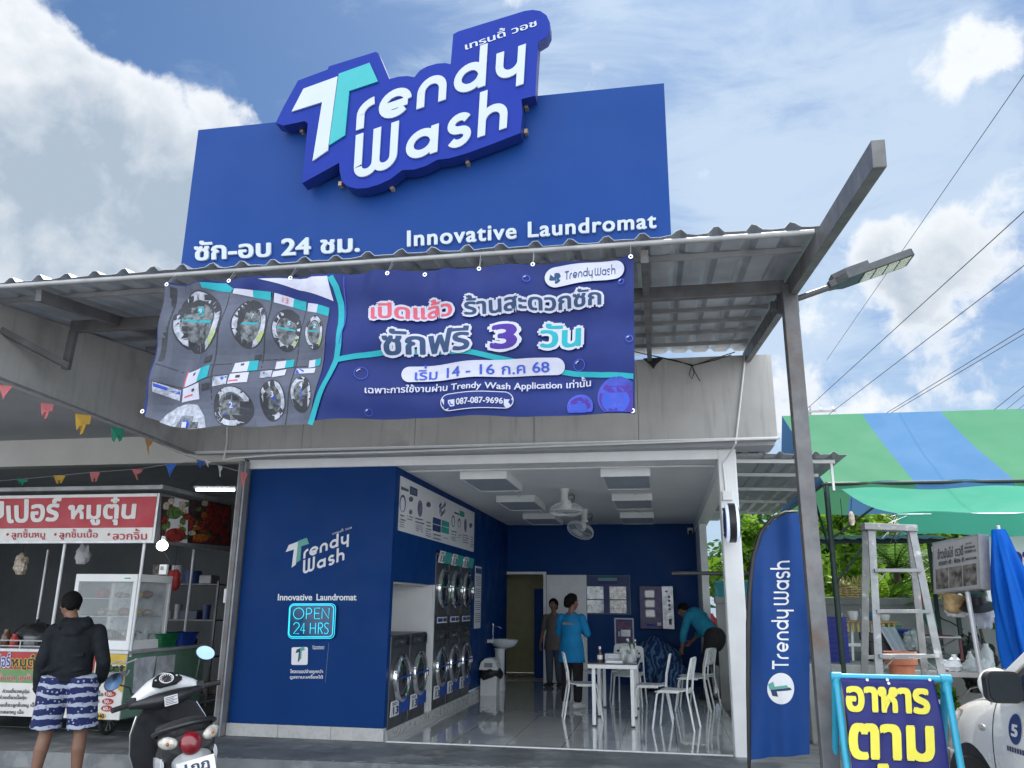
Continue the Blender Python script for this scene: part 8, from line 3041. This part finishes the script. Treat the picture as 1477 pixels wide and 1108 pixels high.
for s_ in (-1, 1):
    MB().tube([(s_ * .22, -.02, -.01), (s_ * .27, -.035, -.012), (s_ * .37, -.07, -.015)], [.018, .018, .0185], 'rubber', 12).build('grip', hb, local=True, smooth=50)
    mb = MB()
    mb.box(s_ * .235 - .03, s_ * .235 + .03, -.05, .015, -.035, .03, 'scoot_black'); mb.build('switch_block', hb, local=True, bevel=.008)
    MB().tube([(s_ * .24, .03, -.01), (s_ * .29, .035, -.015), (s_ * .37, -.02, -.02)], .006, 'steel_grey', 6).build('brake_lever', hb, local=True, smooth=50)
    st0, st1 = Vector((s_ * .215, .01, .03)), Vector((s_ * .235, -.01, .10))
    mc = Vector((s_ * .30, -.02, .215)) if s_ > 0 else Vector((s_ * .335, -.02, .165))
    MB().tube([st0, st1, mc + Vector((-s_ * .04, .012, -.03))], .006, 'scoot_black', 8).build('mirror_stem', hb, local=True, smooth=50)
    mb = MB()
    mN = Vector((-.05 * s_, -1, .10)).normalized() if s_ > 0 else Vector((.25, -1, .25)).normalized()
    mx_ = mN.cross(Vector((0, 0, 1))).normalized()
    tl = R(28 * s_)
    mx_ = Matrix.Rotation(-tl, 3, mN) @ mx_
    mb.lathe([(1e-5, -.022), (.7, -.018), (1.0, -.004), (1.0, .004), (.93, .005)], mc, 'scoot_black', 28, ax=tuple(mx_), az=tuple(mN), sx=.072, sy=.05)
    ms_ = mb.build('mirror', hb, local=True, smooth=50)
    mb = MB(); mb.lathe([(.93, .0055), (1e-5, .0058)], mc, 'mirror_glass', 28, ax=tuple(mx_), az=tuple(mN), sx=.072, sy=.05)
    g = mb.build('mirror_glass', hb, local=True)
# seat and tail
mb = MB()
loft(mb, [oval(.02, .76, .07, .03, tilt=0), oval(-.10, .79, .125, .05), oval(-.28, .825, .15, .06), oval(-.45, .85, .155, .062), oval(-.58, .86, .135, .055), oval(-.64, .86, .08, .035)], 'seat_black')
mb.build('seat', sct, local=True, smooth=60)
mb = MB()
mb.tube([(-.15, -.30, .81), (-.18, -.48, .86), (-.14, -.63, .895), (0, -.67, .905), (.14, -.63, .895), (.18, -.48, .86), (.15, -.30, .81)], .014, 'scoot_black', 10)
mb.build('grab_rail', sct, local=True, smooth=60)
mb = MB()
loft(mb, [oval(.10, .48, .10, .16), oval(-.05, .58, .145, .17), oval(-.25, .65, .165, .15), oval(-.45, .70, .165, .12), oval(-.62, .775, .15, .075), oval(-.70, .80, .125, .055)], 'scoot_black')
mb.build('tail_body', sct, local=True, smooth=60)
for s_ in (-1, 1):
    mb = MB()
    def side(y, z, h, x_):
        return [Vector((s_ * (x_ + .012 * math.cos(a)), y, z + h * math.sin(a))) for a in [2 * math.pi * i / 14 for i in range(14)]]
    loft(mb, [side(.10, .40, .08, .10), side(-.02, .48, .13, .14), side(-.2, .57, .115, .165), side(-.4, .64, .075, .168), side(-.55, .69, .035, .155)], 'scoot_white')
    mb.build('side_panel', sct, local=True, smooth=60)
mb = MB()
loft(mb, [oval(-.69, .80, .066, .062, 20, 2.0), oval(-.735, .79, .058, .058, 20, 2.0), oval(-.752, .785, .03, .04, 20, 2.0)], 'tail_red')
tl_ = mb.build('tail_light', sct, local=True, smooth=60)
for s_ in (-1, 1):
    mb = MB()
    C_ = Vector((s_ * .122, -.68, .825))
    mb.lathe([(1e-5, -.03), (.8, -.02), (1, 0), (.9, .02), (.5, .03), (1e-5, .033)], C_, 'lens_clear', 20, ax=(s_ * .85, .5, .2), az=(s_ * .25, -1, 0), sx=.062, sy=.038)
    ind = mb.build('indicator', sct, local=True, smooth=60)
    mb = MB(); mb.ball(C_ + Vector((s_ * .004, -.028, 0)), .012, 'carrot', 10, 6); mb.build('indicator_bulb', sct, local=True, smooth=60)
mb = MB()
loft(mb, [oval(-.62, .68, .11, .06), oval(-.72, .70, .11, .06), oval(-.81, .60, .10, .05), oval(-.86, .38, .07, .02)], 'steel_grey')
mb.build('rear_fender', sct, local=True, smooth=60)
pN = Vector((0, -1, .25)).normalized(); pU = Vector((0, .25, 1)).normalized()
def onp(a, b, l=0.0):
    return Vector((0, -.86, .645)) + Vector((1, 0, 0)) * a + pU * b + pN * l
mb = MB(); mb.prism([onp(-.105, -.085), onp(.105, -.085), onp(.105, .085), onp(-.105, .085)], -pN * .004, 'plate_white')
pl = mb.build('number_plate', sct, local=True, bevel=.003)
mb = MB()
text(mb, '1กฎ', [(-.06, .012), (.07, .012), (.07, .068), (-.06, .068)], 'label_ink', lambda a, b: onp(a, b, .001), pN, .001, bold=.03)
text(mb, '8296', [(-.085, -.07), (.085, -.07), (.085, -.01), (-.085, -.01)], 'label_ink', lambda a, b: onp(a, b, .001), pN, .001, bold=.03) if 0 else None
mb.build('plate_lettering', sct, local=True)
mb = MB()
mb.tube([(.13, -.30, .28), (.14, -.5, .30), (.15, -.75, .36)], [.03, .05, .05], 'steel_dark', 12)
mb.build('exhaust', sct, local=True, smooth=50)
mb = MB(); mb.box(-.10, .08, -.5, -.1, .25, .42, 'steel_dark'); mb.build('engine', sct, local=True, bevel=.02)
MB().tube([(-.10, -.05, .27), (-.17, -.02, .12), (-.215, .0, .052)], .01, 'steel_dark', 8).build('side_stand', sct, local=True, smooth=50)

# ================================================================== car (local: heads +Y, left side at -X)
mk('car_white', (0.70, 0.69, 0.67), .25, var=.02, vs=1, coat=.8)
mk('mirror_dark', (0.02, 0.025, 0.03), .5, spec=.2)
mk('car_glass', (0.02, 0.025, 0.03), .05, spec=.8, coat=.5)
car = thing('parked_car', 'white hatchback parked nose in at the right edge, number five disc on its door', 'car', (3.11, 5.02, -.15), R(8))
car.scale = (1.16, 1.16, 1.16)
secs = []
def carsec(y, zl, zt, w, crown=.03):
    half = [(0, zl), (w * .8, zl), (w * .96, zl + .08), (w, zl + (zt - zl) * .45), (w * .985, zl + (zt - zl) * .72), (w * .94, zt - .05), (w * .86, zt - .005), (w * .5, zt + crown * .8), (0, zt + crown)]
    r_ = [Vector((a, y, b)) for a, b in half]
    return r_ + [Vector((-a, y, b)) for a, b in half[-2:0:-1]]
for y, zl, zt, w in ((-1.86, .35, .72, .55), (-1.80, .25, .88, .72), (-1.5, .2, .95, .80), (-.8, .19, .97, .825), (0, .19, .97, .83), (.6, .19, .965, .83), (.95, .19, .94, .825), (1.25, .2, .89, .81), (1.55, .22, .82, .76), (1.75, .24, .74, .68), (1.84, .3, .62, .52)):
    secs.append(carsec(y, zl, zt, w))
mb = MB()
loft(mb, secs, 'car_white')
bod = mb.build('body', car, local=True, smooth=60, subsurf=2)
cut_ = MB()
for y in (1.2, -1.2):
    cut_.lathe([(.345, -1), (.345, 1)], (0, y, .29), 'black_plastic', 40, az=(1, 0, 0))
co_ = cut_.build('wheel_cutter', car, local=True)
md = bod.modifiers.new('arches', 'BOOLEAN'); md.operation = 'DIFFERENCE'; md.object = co_; md.solver = 'EXACT'
dg = bpy.context.evaluated_depsgraph_get()
me_ = bpy.data.meshes.new_from_object(bod.evaluated_get(dg))
bod.modifiers.clear()
bod.data = me_
bpy.data.objects.remove(co_)
me_.shade_smooth(); me_.set_sharp_from_angle(angle=R(40))
mb = MB()
for y in (1.2, -1.2):
    for s_ in (-1, 1):
        MB().lathe([(.344, 0), (.344, .25), (1e-5, .25)], (s_ * .79, y, .29), 'black_plastic', 32, az=(-s_, 0, 0)).build('wheel_arch', car, local=True, smooth=40)
for y in (1.2, -1.2):
    for s_ in (-1, 1):
        mb = MB()
        mb.lathe([(.19, -.08), (.27, -.085), (.29, -.06), (.29, .06), (.27, .085), (.19, .08)], (s_ * .72, y, .29), 'rubber', 36, az=(1, 0, 0))
        w = mb.build('wheel', car, local=True, smooth=40)
        mb = MB()
        mb.lathe([(.19, -.02), (.19, .07), (.17, .08), (.16, .03), (1e-5, .035)], (s_ * .72, y, .29), 'steel_grey', 30, az=(s_, 0, 0))
        for i in range(6):
            a = i * math.pi / 3
            mb.bar((s_ * .765, y, .29), (s_ * .775, y + math.cos(a) * .17, .29 + math.sin(a) * .17), .035, .02, 'galv', up=(1, 0, 0))
        mb.build('rim', w, local=True, smooth=40)
# cabin
def cab(z, y0, y1, w):
    return [Vector((-w, y0, z)), Vector((-w * .82, y0 - .05, z)), Vector((w * .82, y0 - .05, z)), Vector((w, y0, z)), Vector((w, y1, z)), Vector((w * .8, y1 + .06, z)), Vector((-w * .8, y1 + .06, z)), Vector((-w, y1, z))]
mb = MB()
loft(mb, [cab(.94, -1.62, .86, .775), cab(1.18, -1.45, .55, .70), cab(1.40, -1.2, .22, .61)], 'car_glass')
mb.build('windows', car, local=True, smooth=20)
mb = MB()
loft(mb, [cab(1.385, -1.25, .26, .63), cab(1.44, -1.2, .16, .60), cab(1.475, -1.0, 0, .48)], 'car_white')
mb.build('roof', car, local=True, smooth=50)
mb = MB()
for s_ in (-1, 1):
    mb.bar((s_ * .785, .90, .94), (s_ * .625, .24, 1.41), .055, .045, 'car_white')
    mb.bar((s_ * .785, -.25, .94), (s_ * .63, -.32, 1.41), .05, .03, 'black_plastic')
    mb.bar((s_ * .785, -1.40, .94), (s_ * .63, -1.1, 1.41), .2, .04, 'car_white', up=(1, 0, 0))
mb.build('pillar', car, local=True, bevel=.01)
for s_ in (-1, 1):
    mb = MB()
    mb.prism([(s_ * .93 + a, .49, 1.0 + b) for a, b in rrect(-.088, -.076, .088, .076, .042, n=8)], (0, .045, 0), 'black_plastic')
    mr = mb.build('mirror', car, local=True, smooth=60)
    mb = MB()
    mb.ball((s_ * .93, .562, 1.006), (.092, .06, .082), 'car_white', 24, 14)
    mb.build('mirror_cap', mr, local=True, smooth=60)
    mb = MB()
    mb.prism([(s_ * .93 + a, .482, 1.0 + b) for a, b in rrect(-.078, -.066, .078, .066, .036, n=8)], (0, .007, 0), 'mirror_dark')
    mb.build('mirror_glass', mr, local=True)
    MB().bar((s_ * .80, .60, .95), (s_ * .90, .54, .97), .05, .05, 'black_plastic').build('mirror_arm', mr, local=True)
def on_side(y, z, lift=.004):
    """left flank: body half-width there"""
    h, loc, nor, idx = False, None, None, None
    hit, loc, nor, idx = bod.ray_cast(Vector((-2, y, z)), Vector((1, 0, 0)))
    x_ = loc.x if hit else -.83
    return Vector((x_ - lift, y, z))
mb = MB()
zz_ = [.26 + .66 * i / 14 for i in range(15)]
mb.tube([on_side(.88 + .03 * math.sin((z - .26) * 3), z, .0) for z in zz_], .004, 'black_plastic', 5)
mb.tube([on_side(-.30, z, .0) for z in zz_], .004, 'black_plastic', 5)
mb.tube([on_side(.88 - i * .118, .27, 0) for i in range(11)], .004, 'black_plastic', 5)
mb.build('door_seam', car, local=True, smooth=60)
mb = MB()
mb.add([on_side(.68 + .062 * math.cos(a), .78 + .075 * math.sin(a), .004) for a in [i * math.pi / 16 for i in range(32)]], [tuple(range(32))], 'board_navy')
text(mb, '5', [(.705, .745), (.655, .745), (.655, .80), (.705, .80)], 'label_white', lambda a, b: on_side(a, b, .004), (-1, 0, 0), .002, bold=.05)
for q in range(7):
    y = .76 - q * .024
    mb.add([on_side(y, .665, .004), on_side(y - .017, .665, .004), on_side(y - .017, .69, .004), on_side(y, .69, .004)], [(0, 1, 2, 3)], ('board_navy', 'menu_grey_ink')[q % 2])
mb.build('door_decal', car, local=True)
mb = MB()
c_ = on_side(1.03, .74, -.004)
mb.lathe([(1, 0), (.9, .008), (1e-5, .012)], c_, 'lens_clear', 16, ax=(0, 1, 0), az=(-1, 0, 0), sx=.045, sy=.02)
mb.build('side_repeater', car, local=True, smooth=50)
for s_ in (-1, 1):
    mb = MB()
    hl = []
    for y, z in ((1.34, .80), (1.5, .79), (1.68, .70), (1.74, .58), (1.62, .56), (1.45, .66)):
        p = on_side(y, z, .004)
        hl.append(Vector((p.x * -s_, p.y, p.z)))
    cc_ = sum(hl, Vector()) / 6 + Vector((s_ * .012, .01, .0))
    mb.add(hl + [cc_], [(i, (i + 1) % 6, 6) for i in range(6)], 'lens_clear')
    mb.build('headlight', car, local=True, thick=.008)
mb = MB()
for s_ in (-1, 1):
    mb.tube([Vector((s_ * .74, .98, .975)), Vector((s_ * .70, 1.3, .925)), Vector((s_ * .62, 1.6, .84)), Vector((s_ * .40, 1.78, .745))], .005, 'black_plastic', 5)
mb.build('bonnet_seam', car, local=True, smooth=60)
mb = MB(); mb.box(-.42, .42, 1.80, 1.865, .42, .54, 'black_plastic'); mb.build('grille', car, local=True, bevel=.015)
mb = MB(); mb.box(-.75, .75, 1.0, 1.02, .93, .95, 'black_plastic'); mb.build('wiper_cowl', car, local=True)
for s_ in (-1, 1):
    MB().box(s_ * .70 - .06, s_ * .70 + .06, -1.82, -1.72, .62, .86, 'tail_red').build('tail_light', car, local=True, bevel=.02)
